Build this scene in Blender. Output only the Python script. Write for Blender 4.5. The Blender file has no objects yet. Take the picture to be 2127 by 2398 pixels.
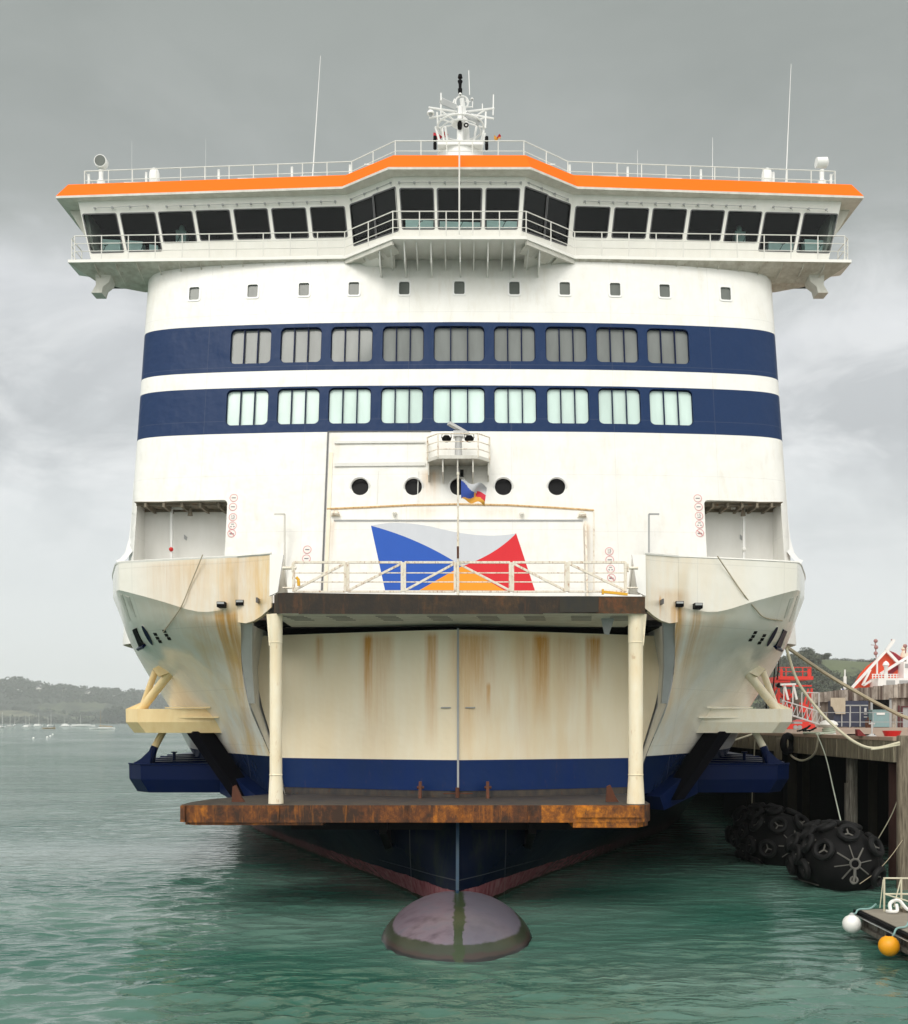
import bpy, bmesh, math, random
import numpy as np
from mathutils import Vector, Matrix
from mathutils.geometry import delaunay_2d_cdt
from mathutils.bvhtree import BVHTree

S = bpy.context.scene
COL = S.collection
R = math.radians
random.seed(7)

# ------------------------------------------------------------------ camera
F, CX, HZ, CAMX, CAMZ = 2400.0, 1088.0, 1690.0, 0.22, 6.0   # focal / principal point in photo pixels
cd = bpy.data.cameras.new('camera')
cam = bpy.data.objects.new('camera', cd)
COL.objects.link(cam)
cam.location = (CAMX, 0, CAMZ)
cam.rotation_euler = (R(90), 0, 0)
cd.sensor_fit = 'VERTICAL'
cd.sensor_height = 36
cd.lens = 36 * F / 2398
cd.shift_x = -(CX - 1063.5) / 2398
cd.shift_y = (HZ - 1199.0) / 2398
cd.clip_start, cd.clip_end = 0.5, 20000
S.camera = cam

# ------------------------------------------------------------------ light
S.view_settings.view_transform = 'Standard'
S.view_settings.look = 'None'
S.view_settings.gamma = 1
S.view_settings.exposure = 0.0
SUN_EL, SUN_AZ = 50, 205            # from behind the camera, a little from the left
sd = bpy.data.lights.new('sun', 'SUN')
sd.energy = 1.4
sd.angle = R(24)
sd.color = (1, 0.96, 0.89)
sun = bpy.data.objects.new('sun', sd)
COL.objects.link(sun)
sun.rotation_euler = (R(90 - SUN_EL), 0, R(180 - SUN_AZ))
sun.location = (-20, -30, 60)
# ------------------------------------------------------------------ node helpers
def nd(nt, t, **kw):
    n = nt.nodes.new(t)
    for k, v in kw.items():
        if k in n.inputs:
            n.inputs[k].default_value = v
        else:
            setattr(n, k, v)
    return n

def mth(nt, op, a, b=None, c=None, clamp=False):
    n = nt.nodes.new('ShaderNodeMath')
    n.operation = op
    n.use_clamp = clamp
    for i, v in enumerate((a, b, c)):
        if v is None:
            continue
        if isinstance(v, (int, float)):
            n.inputs[i].default_value = v
        else:
            nt.links.new(v, n.inputs[i])
    return n.outputs[0]

def mixc(nt, f, a, b, mode='MIX'):
    n = nt.nodes.new('ShaderNodeMix')
    n.data_type = 'RGBA'
    n.blend_type = mode
    for i, v in ((0, f), (6, a), (7, b)):
        if isinstance(v, (int, float)):
            n.inputs[i].default_value = v
        elif isinstance(v, (tuple, list)):
            n.inputs[i].default_value = (*v[:3], 1)
        else:
            nt.links.new(v, n.inputs[i])
    return n.outputs[2]

def ramp(nt, f, stops, interp='LINEAR'):
    n = nt.nodes.new('ShaderNodeValToRGB')
    cr = n.color_ramp
    cr.interpolation = interp
    while len(cr.elements) < len(stops):
        cr.elements.new(0.5)
    for e, (p, c) in zip(cr.elements, stops):
        e.position = p
        e.color = (c, c, c, 1) if isinstance(c, (int, float)) else (*c[:3], 1)
    nt.links.new(f, n.inputs[0])
    return n.outputs[0]

def coords(nt, scale=(1, 1, 1), out='Object'):
    tc = nt.nodes.new('ShaderNodeTexCoord')
    mp = nt.nodes.new('ShaderNodeMapping')
    mp.inputs['Scale'].default_value = scale
    nt.links.new(tc.outputs[out], mp.inputs[0])
    return mp.outputs[0]

def xyz(nt, out='Object'):
    tc = nt.nodes.new('ShaderNodeTexCoord')
    s = nt.nodes.new('ShaderNodeSeparateXYZ')
    nt.links.new(tc.outputs[out], s.inputs[0])
    return s.outputs

def noise(nt, vec, scale, detail=4, rough=0.55, dist=0.0):
    n = nd(nt, 'ShaderNodeTexNoise', Scale=scale, Detail=detail, Roughness=rough, Distortion=dist)
    nt.links.new(vec, n.inputs['Vector'])
    return n.outputs['Fac']

def srgb(r, g, b):
    f = lambda c: ((c / 255 + 0.055) / 1.055) ** 2.4 if c > 10 else c / 255 / 12.92
    return (f(r), f(g), f(b))

# ------------------------------------------------------------------ sky
w = bpy.data.worlds.new('World')
S.world = w
w.use_nodes = True
nt = w.node_tree
nt.nodes.clear()
sky = nt.nodes.new('ShaderNodeTexSky')
sky.sky_type = 'NISHITA'
sky.sun_disc = False
sky.sun_elevation = R(SUN_EL)
sky.sun_rotation = R(SUN_AZ)
bg1 = nd(nt, 'ShaderNodeBackground', Strength=0.10)
nt.links.new(sky.outputs[0], bg1.inputs[0])
gx, gy, gz = xyz(nt, 'Generated')
gen = nt.nodes.new('ShaderNodeTexCoord').outputs['Generated']
stretch = nd(nt, 'ShaderNodeMapping')
stretch.inputs['Scale'].default_value = (1, 1, 2.1)
nt.links.new(gen, stretch.inputs[0])
n1 = noise(nt, stretch.outputs[0], 2.3, 6, 0.5, 0.3)
n2 = noise(nt, stretch.outputs[0], 5.5, 5, 0.55, 0.5)
wob = mth(nt, 'MULTIPLY_ADD', mth(nt, 'SUBTRACT', n1, 0.5), 0.24, gz)
wob = mth(nt, 'MULTIPLY_ADD', mth(nt, 'SUBTRACT', n2, 0.5), 0.06, wob)
front = ramp(nt, wob, [(0.0, srgb(238, 242, 241)), (0.13, srgb(234, 238, 238)), (0.25, srgb(228, 232, 234)),
                       (0.35, srgb(222, 225, 228)), (0.42, srgb(174, 179, 177)), (0.60, srgb(160, 166, 162)),
                       (0.80, srgb(190, 194, 193)), (1.0, srgb(215, 218, 218))])
patch = ramp(nt, noise(nt, stretch.outputs[0], 3.6, 7, 0.55, 0.5), [(0.40, 0.0), (0.60, 1.0)])
pm = mth(nt, 'MULTIPLY', patch, ramp(nt, gz, [(0.10, 0.0), (0.26, 0.75), (0.40, 0.30), (0.5, 0.0), (0.8, 0.0)]))
front = mixc(nt, pm, front, srgb(183, 187, 190))
puff = ramp(nt, noise(nt, stretch.outputs[0], 6.5, 7, 0.6, 0.6), [(0.48, 0.0), (0.68, 1.0)])
pm2 = mth(nt, 'MULTIPLY', puff, ramp(nt, gz, [(0.06, 0.0), (0.22, 0.8), (0.36, 0.55), (0.44, 0.06), (0.55, 0.0)]))
front = mixc(nt, pm2, front, srgb(244, 246, 247))
top_ = mth(nt, 'MULTIPLY', ramp(nt, noise(nt, stretch.outputs[0], 2.8, 7, 0.6, 0.4), [(0.42, 0.0), (0.62, 1.0)]), ramp(nt, gz, [(0.40, 0.0), (0.5, 0.5), (0.75, 0.5), (1.0, 0.0)]))
front = mixc(nt, top_, front, srgb(146, 152, 149))
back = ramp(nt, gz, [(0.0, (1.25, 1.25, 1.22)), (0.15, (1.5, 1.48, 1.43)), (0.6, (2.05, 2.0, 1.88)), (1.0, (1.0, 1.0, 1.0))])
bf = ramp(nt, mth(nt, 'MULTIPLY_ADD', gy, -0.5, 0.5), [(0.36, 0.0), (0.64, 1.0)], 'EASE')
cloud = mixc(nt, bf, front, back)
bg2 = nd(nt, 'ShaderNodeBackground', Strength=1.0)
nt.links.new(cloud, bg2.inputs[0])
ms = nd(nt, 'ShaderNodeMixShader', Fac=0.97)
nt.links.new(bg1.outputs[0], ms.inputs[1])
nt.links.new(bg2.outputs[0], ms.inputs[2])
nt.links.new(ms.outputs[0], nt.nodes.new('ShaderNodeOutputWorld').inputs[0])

# ------------------------------------------------------------------ materials
def new_mat(name):
    m = bpy.data.materials.new(name)
    m.use_nodes = True
    nt = m.node_tree
    b = nt.nodes['Principled BSDF']
    return m, nt, b

def setc(nt, b, c):
    if isinstance(c, (tuple, list)):
        b.inputs['Base Color'].default_value = (*c[:3], 1)
    else:
        nt.links.new(c, b.inputs['Base Color'])

def bump(nt, b, h, strength=0.2, dist=0.05):
    n = nd(nt, 'ShaderNodeBump', Strength=strength, Distance=dist)
    nt.links.new(h, n.inputs['Height'])
    nt.links.new(n.outputs[0], b.inputs['Normal'])

def paint(name, col, rough=0.45, dirt=0.25, dcol=None, rust=0.0, rcol=(0.25, 0.10, 0.03), metal=0.0, scale=1.0, bmp=0.0, spec=0.4):
    """paint with mottled dirt and optional rust blotches"""
    m, nt, b = new_mat(name)
    v = coords(nt, (scale, scale, scale * 0.35))
    f = ramp(nt, noise(nt, v, 2.5, 6, 0.65), [(0.35, 0.0), (0.75, 1.0)])
    dc = dcol or tuple(c * 0.55 for c in col)
    c = mixc(nt, mth(nt, 'MULTIPLY', f, dirt), col, dc)
    if rust > 0:
        rf = ramp(nt, noise(nt, coords(nt, (scale * 3, scale * 3, scale * 1.2)), 2.0, 8, 0.7), [(0.62 - 0.3 * rust, 0.0), (0.78 - 0.25 * rust, 1.0)])
        c = mixc(nt, rf, c, rcol)
    setc(nt, b, c)
    b.inputs['Roughness'].default_value = rough
    b.inputs['Metallic'].default_value = metal
    b.inputs['Specular IOR Level'].default_value = spec
    if bmp:
        bump(nt, b, noise(nt, coords(nt), 14 * scale, 5), bmp, 0.02)
    return m

M = {}
M['white'] = paint('white_paint', (0.79, 0.785, 0.75), 0.4, 0.22, (0.55, 0.52, 0.44))
M['white_clean'] = paint('clean_white_paint', (0.80, 0.80, 0.78), 0.35, 0.12)
M['white_rusty'] = paint('white_paint_rust_specks', (0.80, 0.76, 0.66), 0.5, 0.4, (0.58, 0.44, 0.26), 0.36, (0.34, 0.15, 0.06), scale=2.0)
M['rail'] = paint('rail_paint', (0.74, 0.73, 0.68), 0.5, 0.3)
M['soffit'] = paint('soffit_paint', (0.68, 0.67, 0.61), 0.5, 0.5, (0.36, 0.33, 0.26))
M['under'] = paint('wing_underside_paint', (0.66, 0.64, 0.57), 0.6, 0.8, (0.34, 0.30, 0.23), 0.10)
M['cream'] = paint('cream_pillar_paint', (0.84, 0.77, 0.60), 0.45, 0.55, (0.72, 0.54, 0.28), 0.06, (0.42, 0.20, 0.06))
M['cream_belt'] = paint('stained_cream_paint', (0.84, 0.66, 0.36), 0.4, 0.6, (0.70, 0.48, 0.20))
M['pale_belt'] = paint('pale_belt_paint', (0.80, 0.76, 0.64), 0.4, 0.6, (0.72, 0.60, 0.38))
M['orange'] = paint('orange_visor_paint', (0.90, 0.155, 0.006), 0.6, 0.12, (0.80, 0.16, 0.01), spec=0.1)
M['navy'] = paint('navy_paint', (0.0022, 0.008, 0.042), 0.32, 0.4, (0.004, 0.010, 0.028), spec=0.05)
M['black'] = paint('black_paint', (0.005, 0.005, 0.006), 0.6, 0.3, (0.014, 0.012, 0.01), spec=0.05)
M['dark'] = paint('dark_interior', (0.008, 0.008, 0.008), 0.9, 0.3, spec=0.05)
M['grey'] = paint('grey_paint', (0.38, 0.39, 0.39), 0.5, 0.3)
M['dkgrey'] = paint('dark_grey_paint', (0.12, 0.12, 0.125), 0.5, 0.3)
M['red'] = paint('red_paint', (0.62, 0.02, 0.02), 0.4, 0.25)
M['liftred'] = paint('red_orange_machine_paint', (0.72, 0.045, 0.03), 0.45, 0.3)
M['yellow'] = paint('yellow_paint', (0.78, 0.42, 0.03), 0.5, 0.3)
M['galv'] = paint('galvanised_steel', (0.58, 0.58, 0.57), 0.4, 0.4, metal=0.1)
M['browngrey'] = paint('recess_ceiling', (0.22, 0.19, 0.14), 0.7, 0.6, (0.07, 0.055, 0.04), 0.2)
M['teal'] = paint('teal_paint', (0.22, 0.36, 0.38), 0.5, 0.4, (0.25, 0.24, 0.18))
M['contnavy'] = paint('dark_navy_container_paint', (0.035, 0.042, 0.075), 0.5, 0.4)
M['timber'] = None

def rusty(name, base, c1, c2, c3, rough=0.75, panel=1.7):
    """plate edge: blotches, welded panels of differing tone, a few vertical runs"""
    m, nt, b = new_mat(name)
    X, Y, Z = xyz(nt)
    a = noise(nt, coords(nt, (1.0, 1.0, 0.8)), 2.2, 10, 0.74, 0.15)
    pn = nt.nodes.new('ShaderNodeTexWhiteNoise')
    pn.noise_dimensions = '1D'
    nt.links.new(mth(nt, 'FLOOR', mth(nt, 'DIVIDE', mth(nt, 'MULTIPLY_ADD', noise(nt, coords(nt, (0.3, 0, 0)), 1.0, 1), 1.5, X), panel)), pn.inputs['W'])
    a = mth(nt, 'MULTIPLY_ADD', mth(nt, 'SUBTRACT', pn.outputs['Value'], 0.5), 0.24, a)
    c = ramp(nt, a, [(0.34, base), (0.47, c1), (0.57, c2), (0.70, c3)])
    st = ramp(nt, noise(nt, coords(nt, (4.0, 0.5, 0.4)), 1.6, 8, 0.72, 0.1), [(0.54, 0.0), (0.72, 1.0)])
    c = mixc(nt, mth(nt, 'MULTIPLY', st, 0.5), c, c3)
    dk = ramp(nt, noise(nt, coords(nt, (2.2, 2.2, 1.2)), 3.0, 9, 0.75, 0.1), [(0.54, 0.0), (0.66, 0.85)])
    c = mixc(nt, dk, c, base)
    setc(nt, b, c)
    b.inputs['Roughness'].default_value = rough
    b.inputs['Specular IOR Level'].default_value = 0.3
    bump(nt, b, noise(nt, coords(nt), 9, 7, 0.7), 0.35, 0.03)
    return m
M['rust'] = rusty('rusty_platform_edge', (0.040, 0.020, 0.012), (0.12, 0.040, 0.012), (0.24, 0.08, 0.012), (0.60, 0.20, 0.012), 0.55)
M['rustdark'] = rusty('dark_rusty_ramp_edge', (0.022, 0.018, 0.014), (0.036, 0.024, 0.015), (0.060, 0.034, 0.016), (0.14, 0.050, 0.016), 0.6, 2.6)
M['deckplate'] = paint('worn_deck_plate', (0.035, 0.036, 0.040), 0.5, 0.8, (0.11, 0.085, 0.06), 0.22, (0.09, 0.04, 0.02), scale=1.5, spec=0.2)
M['rustyred'] = paint('rusty_bracket', (0.075, 0.028, 0.016), 0.85, 0.6, (0.16, 0.05, 0.02))

def streaks(nt, col, lst, rcol=(0.56, 0.31, 0.095), zshift=None):
    """rust runs: (x0, half width, z top, length, strength, drift per metre)"""
    X, Y, Z = xyz(nt)
    v = coords(nt, (6.0, 0.0, 0.28))
    fine = ramp(nt, noise(nt, v, 1.6, 6, 0.65), [(0.30, 0.0), (0.66, 1.0)])
    tot = None
    for (x0, hw, zt, ln, st, k) in lst:
        dx = mth(nt, 'SUBTRACT', X, x0)
        dz = mth(nt, 'SUBTRACT', zt, Z)
        if k:
            dx = mth(nt, 'MULTIPLY_ADD', dz, -k, dx)
        g = mth(nt, 'SUBTRACT', 1.0, mth(nt, 'DIVIDE', mth(nt, 'ABSOLUTE', dx), hw), clamp=True)
        g = mth(nt, 'SMOOTH_MIN', mth(nt, 'MULTIPLY', g, 1.6), 1.0, 0.3)
        t = mth(nt, 'SUBTRACT', 1.0, mth(nt, 'DIVIDE', dz, ln), clamp=True)
        t = mth(nt, 'MULTIPLY', t, mth(nt, 'MULTIPLY', mth(nt, 'ADD', dz, 0.05), 4.0, clamp=True))
        e = mth(nt, 'MULTIPLY', mth(nt, 'MULTIPLY', g, t), st)
        tot = e if tot is None else mth(nt, 'MAXIMUM', tot, e)
    f = mth(nt, 'MULTIPLY', tot, mth(nt, 'MULTIPLY_ADD', fine, 0.85, 0.45), clamp=True)
    return mixc(nt, f, col, rcol)

def seam_lines(nt, sx, sz, width=0.012):
    """faint welded plate seams on a grid in x and z"""
    X, Y, Z = xyz(nt)
    fx = mth(nt, 'ABSOLUTE', mth(nt, 'SUBTRACT', mth(nt, 'FRACT', mth(nt, 'DIVIDE', X, sx)), 0.5))
    fz = mth(nt, 'ABSOLUTE', mth(nt, 'SUBTRACT', mth(nt, 'FRACT', mth(nt, 'DIVIDE', Z, sz)), 0.5))
    a = mth(nt, 'LESS_THAN', fx, width / sx)
    b = mth(nt, 'LESS_THAN', fz, width / sz)
    return mth(nt, 'MAXIMUM', a, b)

# ------------------------------------------------------------------ mesh helpers
class MB:
    def __init__(s):
        s.v, s.f, s.m = [], [], []
        s.mi = 0
    def mat(s, i):
        s.mi = i
        return s
    def add(s, vs, fs):
        o = len(s.v)
        s.v += [tuple(p) for p in vs]
        for f in fs:
            s.f.append(tuple(o + i for i in f))
            s.m.append(s.mi)
        return s
    def poly(s, pts):
        return s.add(pts, [tuple(range(len(pts)))])
    def box(s, a, b):
        (x0, y0, z0), (x1, y1, z1) = a, b
        vs = [(x, y, z) for z in (z0, z1) for (x, y) in ((x0, y0), (x1, y0), (x1, y1), (x0, y1))]
        return s.add(vs, [(3, 2, 1, 0), (4, 5, 6, 7), (0, 1, 5, 4), (1, 2, 6, 5), (2, 3, 7, 6), (3, 0, 4, 7)])
    def prism(s, base, d):
        d = Vector(d)
        n = len(base)
        vs = [Vector(p) for p in base] + [Vector(p) + d for p in base]
        fs = [tuple(range(n - 1, -1, -1)), tuple(range(n, 2 * n))]
        fs += [(i, (i + 1) % n, n + (i + 1) % n, n + i) for i in range(n)]
        return s.add(vs, fs)
    def bar(s, p, q, wx, wy, up=(0, 0, 1)):
        p, q = Vector(p), Vector(q)
        d = (q - p).normalized()
        u = Vector(up)
        a = d.cross(u)
        if a.length < 1e-4:
            a = d.cross(Vector((1, 0, 0)))
        a.normalize()
        b = a.cross(d)
        a, b = a * wx / 2, b * wy / 2
        vs = [c + e for c in (p, q) for e in (-a - b, a - b, a + b, -a + b)]
        return s.add(vs, [(3, 2, 1, 0), (4, 5, 6, 7), (0, 1, 5, 4), (1, 2, 6, 5), (2, 3, 7, 6), (3, 0, 4, 7)])
    def tube(s, pts, r, n=6, close=False):
        pts = [Vector(p) for p in pts]
        k = len(pts)
        rs = r if isinstance(r, (list, tuple)) else [r] * k
        ref = None
        vs = []
        for i, p in enumerate(pts):
            if close:
                d = pts[(i + 1) % k] - pts[i - 1]
            else:
                d = pts[min(i + 1, k - 1)] - pts[max(i - 1, 0)]
            d.normalize()
            if ref is None:
                ref = d.orthogonal().normalized()
            a = (ref - d * ref.dot(d))
            if a.length < 1e-5:
                a = d.orthogonal()
            a.normalize()
            ref = a
            b = d.cross(a)
            for j in range(n):
                t = 2 * math.pi * j / n
                vs.append(p + (a * math.cos(t) + b * math.sin(t)) * rs[i])
        fs = []
        for i in range(k if close else k - 1):
            i2 = (i + 1) % k
            for j in range(n):
                j2 = (j + 1) % n
                fs.append((i * n + j, i * n + j2, i2 * n + j2, i2 * n + j))
        if not close:
            fs.append(tuple(range(n - 1, -1, -1)))
            fs.append(tuple(range((k - 1) * n, k * n)))
        return s.add(vs, fs)
    def lathe(s, prof, c=(0, 0, 0), n=20, axis='Z'):
        """prof: (r, h) pairs along the axis"""
        c = Vector(c)
        vs = []
        for (r, h) in prof:
            for j in range(n):
                t = 2 * math.pi * j / n
                a, b = r * math.cos(t), r * math.sin(t)
                vs.append(c + Vector({'Z': (a, b, h), 'Y': (a, h, b), 'X': (h, a, b)}[axis]))
        fs = []
        for i in range(len(prof) - 1):
            for j in range(n):
                j2 = (j + 1) % n
                fs.append((i * n + j, i * n + j2, (i + 1) * n + j2, (i + 1) * n + j))
        fs.append(tuple(range(n - 1, -1, -1)))
        fs.append(tuple(range((len(prof) - 1) * n, len(prof) * n)))
        return s.add(vs, fs)
    def ball(s, c, rx, ry=None, rz=None, n=16, m=10):
        ry, rz = ry or rx, rz or rx
        c = Vector(c)
        vs = [c + Vector((0, 0, -rz))]
        for i in range(1, m):
            t = -math.pi / 2 + math.pi * i / m
            for j in range(n):
                u = 2 * math.pi * j / n
                vs.append(c + Vector((rx * math.cos(t) * math.cos(u), ry * math.cos(t) * math.sin(u), rz * math.sin(t))))
        vs.append(c + Vector((0, 0, rz)))
        fs = [(0, 1 + (j + 1) % n, 1 + j) for j in range(n)]
        for i in range(m - 2):
            for j in range(n):
                j2 = (j + 1) % n
                fs.append((1 + i * n + j, 1 + i * n + j2, 1 + (i + 1) * n + j2, 1 + (i + 1) * n + j))
        L = len(vs) - 1
        o = 1 + (m - 2) * n
        fs += [(o + j, o + (j + 1) % n, L) for j in range(n)]
        return s.add(vs, fs)
    def grid(s, rows, flip=False):
        k, n = len(rows), len(rows[0])
        vs = [p for r in rows for p in r]
        fs = []
        for i in range(k - 1):
            for j in range(n - 1):
                q = (i * n + j, i * n + j + 1, (i + 1) * n + j + 1, (i + 1) * n + j)
                fs.append(q[::-1] if flip else q)
        return s.add(vs, fs)
    def torus(s, c, nrm, R_, r, n=18, m=8, squash=1.0):
        nrm = Vector(nrm).normalized()
        a = nrm.orthogonal().normalized()
        b = nrm.cross(a)
        c = Vector(c)
        vs = []
        for i in range(n):
            t = 2 * math.pi * i / n
            e = a * math.cos(t) + b * math.sin(t)
            for j in range(m):
                u = 2 * math.pi * j / m
                vs.append(c + e * (R_ + r * math.cos(u)) + nrm * (r * squash * math.sin(u)))
        fs = [(i * m + j, i * m + (j + 1) % m, ((i + 1) % n) * m + (j + 1) % m, ((i + 1) % n) * m + j) for i in range(n) for j in range(m)]
        return s.add(vs, fs)
    def build(s, name, mats, parent=None, smooth=True, angle=38, merge=False):
        me = bpy.data.meshes.new(name)
        me.from_pydata(s.v, [], s.f)
        if not isinstance(mats, (list, tuple)):
            mats = [mats]
        for m in mats:
            me.materials.append(m)
        me.polygons.foreach_set('material_index', s.m)
        if merge:
            bm = bmesh.new()
            bm.from_mesh(me)
            bmesh.ops.remove_doubles(bm, verts=bm.verts, dist=0.002)
            bm.to_mesh(me)
            bm.free()
        if smooth:
            me.polygons.foreach_set('use_smooth', [True] * len(me.polygons))
            me.set_sharp_from_angle(angle=R(angle))
        me.update()
        o = bpy.data.objects.new(name, me)
        COL.objects.link(o)
        if parent is not None:
            attach(o, parent)
        return o

def world_loc(p):
    v = Vector((0, 0, 0))
    while p is not None:
        v = v + p.location
        if p.parent is not None:
            v = v + p.matrix_parent_inverse.translation
        p = p.parent
    return v

def attach(o, p):
    """parent while keeping the mesh where it stands"""
    o.parent = p
    o.matrix_parent_inverse = Matrix.Translation(-world_loc(p))

def tag(o, label=None, cat=None, group=None, kind=None):
    for k, v in (('label', label), ('category', cat), ('group', group), ('kind', kind)):
        if v:
            o[k] = v
    return o

def thing(name, loc, label, cat, group=None):
    o = bpy.data.objects.new(name, None)
    o.empty_display_size = 0.5
    o.location = loc
    COL.objects.link(o)
    return tag(o, label, cat, group)

def dup(root, loc, rotz=0, scale=1.0, label=None):
    """copy a thing (built round the origin) with its parts and sub-parts"""
    r = root.copy()
    COL.objects.link(r)
    r.location = loc
    r.rotation_euler = (0, 0, rotz)
    r.scale = (scale,) * 3
    if label:
        r['label'] = label
    for c in list(root.children):
        k = c.copy()
        COL.objects.link(k)
        k.parent = r
        for g in list(c.children):
            h = g.copy()
            COL.objects.link(h)
            h.parent = k
    return r

def PX(px, Y):
    return (px - CX) * Y / F + CAMX
def PZ(py, Y):
    return CAMZ - (py - HZ) * Y / F
def P(px, py, Y):
    return Vector((PX(px, Y), Y, PZ(py, Y)))

def catmull(pts, n):
    """resample a polyline of points (any dimension) to n points on a Catmull-Rom curve"""
    p = np.array(pts, float)
    d = np.sqrt(np.linalg.norm(np.diff(p, axis=0), axis=1)) + 1e-9
    t = np.concatenate([[0], np.cumsum(d)])
    m = np.zeros_like(p)
    m[1:-1] = (p[2:] - p[:-2]) / (t[2:] - t[:-2])[:, None]
    m[0] = (p[1] - p[0]) / d[0]
    m[-1] = (p[-1] - p[-2]) / d[-1]
    u = np.linspace(0, t[-1], n)
    i = np.clip(np.searchsorted(t, u, side='right') - 1, 0, len(p) - 2)
    h = d[i]
    s = ((u - t[i]) / h)[:, None]
    h = h[:, None]
    return ((2 * s**3 - 3 * s**2 + 1) * p[i] + (s**3 - 2 * s**2 + s) * h * m[i] + (-2 * s**3 + 3 * s**2) * p[i + 1] + (s**3 - s**2) * h * m[i + 1])

def inside(pt, poly):
    x, y = pt
    r = False
    j = len(poly) - 1
    for i in range(len(poly)):
        xi, yi = poly[i]
        xj, yj = poly[j]
        if (yi > y) != (yj > y) and x < (xj - xi) * (y - yi) / (yj - yi) + xi:
            r = not r
        j = i
    return r

def rrect(x0, x1, y0, y1, r, k=5):
    out = []
    for cx, cy, a0 in ((x1 - r, y0 + r, -90), (x1 - r, y1 - r, 0), (x0 + r, y1 - r, 90), (x0 + r, y0 + r, 180)):
        for i in range(k):
            a = R(a0 + 90 * i / (k - 1))
            out.append((cx + r * math.cos(a), cy + r * math.sin(a)))
    return out

def circle(cx, cy, r, n=20):
    return [(cx + r * math.cos(2 * math.pi * i / n), cy + r * math.sin(2 * math.pi * i / n)) for i in range(n)]

def holed(mb, outer, holes, gridpts, map3, reveals):
    """triangulated sheet with holes; each hole gets a reveal of its own depth vector"""
    pts = [Vector(p) for p in outer]
    edges = [(i, (i + 1) % len(outer)) for i in range(len(outer))]
    for h in holes:
        o = len(pts)
        pts += [Vector(p) for p in h]
        edges += [(o + i, o + (i + 1) % len(h)) for i in range(len(h))]
    bbs = [(min(p[0] for p in h) - 0.03, max(p[0] for p in h) + 0.03, min(p[1] for p in h) - 0.03, max(p[1] for p in h) + 0.03) for h in holes]
    for g in gridpts:
        if not any(b[0] < g[0] < b[1] and b[2] < g[1] < b[3] for b in bbs):
            pts.append(Vector(g))
    v, e, f, _, _, _ = delaunay_2d_cdt(pts, edges, [], 0, 1e-6)
    keep = []
    for t in f:
        c = (sum(v[i].x for i in t) / len(t), sum(v[i].y for i in t) / len(t))
        if not any(b[0] < c[0] < b[1] and b[2] < c[1] < b[3] and inside(c, h) for b, h in zip(bbs, holes)):
            keep.append(t)
    mb.add([map3(p.x, p.y) for p in v], keep)
    for h, rv in zip(holes, reveals):
        if rv is None:
            continue
        a = [Vector(map3(*p)) for p in h]
        rv = Vector(rv)
        n = len(h)
        mb.add(a + [p + rv for p in a], [((i + 1) % n, i, n + i, n + (i + 1) % n) for i in range(n)])

# ================================================================== FERRY
ferry = thing('ferry', (0, 60, 0), 'large white car ferry with blue bands and an orange bridge visor, moored bow on', 'ferry')

# ---- surface materials of the hull and the superstructure
PLAN = catmull([(0, 44.4), (6, 44.52), (10, 44.78), (12.8, 45.1), (14.1, 45.42), (14.7, 45.8), (14.9, 46.2)], 80)
RAKE = 0.21
def YF(x, z):
    return float(np.interp(abs(x), PLAN[:, 0], PLAN[:, 1])) + RAKE * (z - 13.6)
def hit_front(px, py):
    Y = 46.0
    for _ in range(30):
        Y = YF(PX(px, Y), PZ(py, Y))
    return PX(px, Y), Y, PZ(py, Y)
def XZ(px, py):
    x, y, z = hit_front(px, py)
    return x, z
zc = lambda py: XZ(1076, py)[1]
B1T, B1B, B2T, B2B = zc(754), zc(864), zc(902), zc(1010)
print('bands', B1T, B1B, B2T, B2B)

m, nt, b = new_mat('superstructure_paint')
X, Y, Z = xyz(nt)
b1 = mth(nt, 'MULTIPLY', mth(nt, 'GREATER_THAN', Z, B1B), mth(nt, 'LESS_THAN', Z, B1T))
b2 = mth(nt, 'MULTIPLY', mth(nt, 'GREATER_THAN', Z, B2B), mth(nt, 'LESS_THAN', Z, B2T))
band = mth(nt, 'MAXIMUM', b1, b2)
mot = ramp(nt, noise(nt, coords(nt, (1, 1, 0.4)), 0.9, 7, 0.65), [(0.38, 0.0), (0.75, 1.0)])
wht = mixc(nt, mth(nt, 'MULTIPLY', mot, 0.42), (0.79, 0.785, 0.75), (0.66, 0.645, 0.575))
run = ramp(nt, noise(nt, coords(nt, (3.5, 3.5, 0.16)), 1.0, 6, 0.65), [(0.52, 0.0), (0.80, 1.0)])
wht = mixc(nt, mth(nt, 'MULTIPLY', run, 0.32), wht, (0.58, 0.52, 0.40))
wht = streaks(nt, wht, [(XZ(1008, 1100)[0], 0.5, zc(1100), 1.6, 0.55, 0), (XZ(985, 1190)[0], 1.1, zc(1186), 0.9, 0.30, 0),
                        (XZ(1175, 1190)[0], 1.2, zc(1186), 0.9, 0.28, 0), (XZ(787, 1010)[0], 0.3, zc(1015), 2.2, 0.25, 0),
                        (XZ(780, 1215)[0], 0.25, zc(1215), 2.0, 0.35, 0), (XZ(1372, 1215)[0], 0.22, zc(1222), 3.0, 0.4, 0)], (0.62, 0.36, 0.12))
blu = mixc(nt, ramp(nt, noise(nt, coords(nt), 26, 3, 0.6), [(0.35, 0.0), (0.75, 0.55)]), (0.007, 0.027, 0.086), (0.012, 0.034, 0.102))
c = mixc(nt, band, wht, blu)
c = mixc(nt, mth(nt, 'MULTIPLY', seam_lines(nt, 4.6, 2.6, 0.013), 0.15), c, (0.2, 0.2, 0.2))
setc(nt, b, c)
b.inputs['Roughness'].default_value = 0.42
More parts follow.
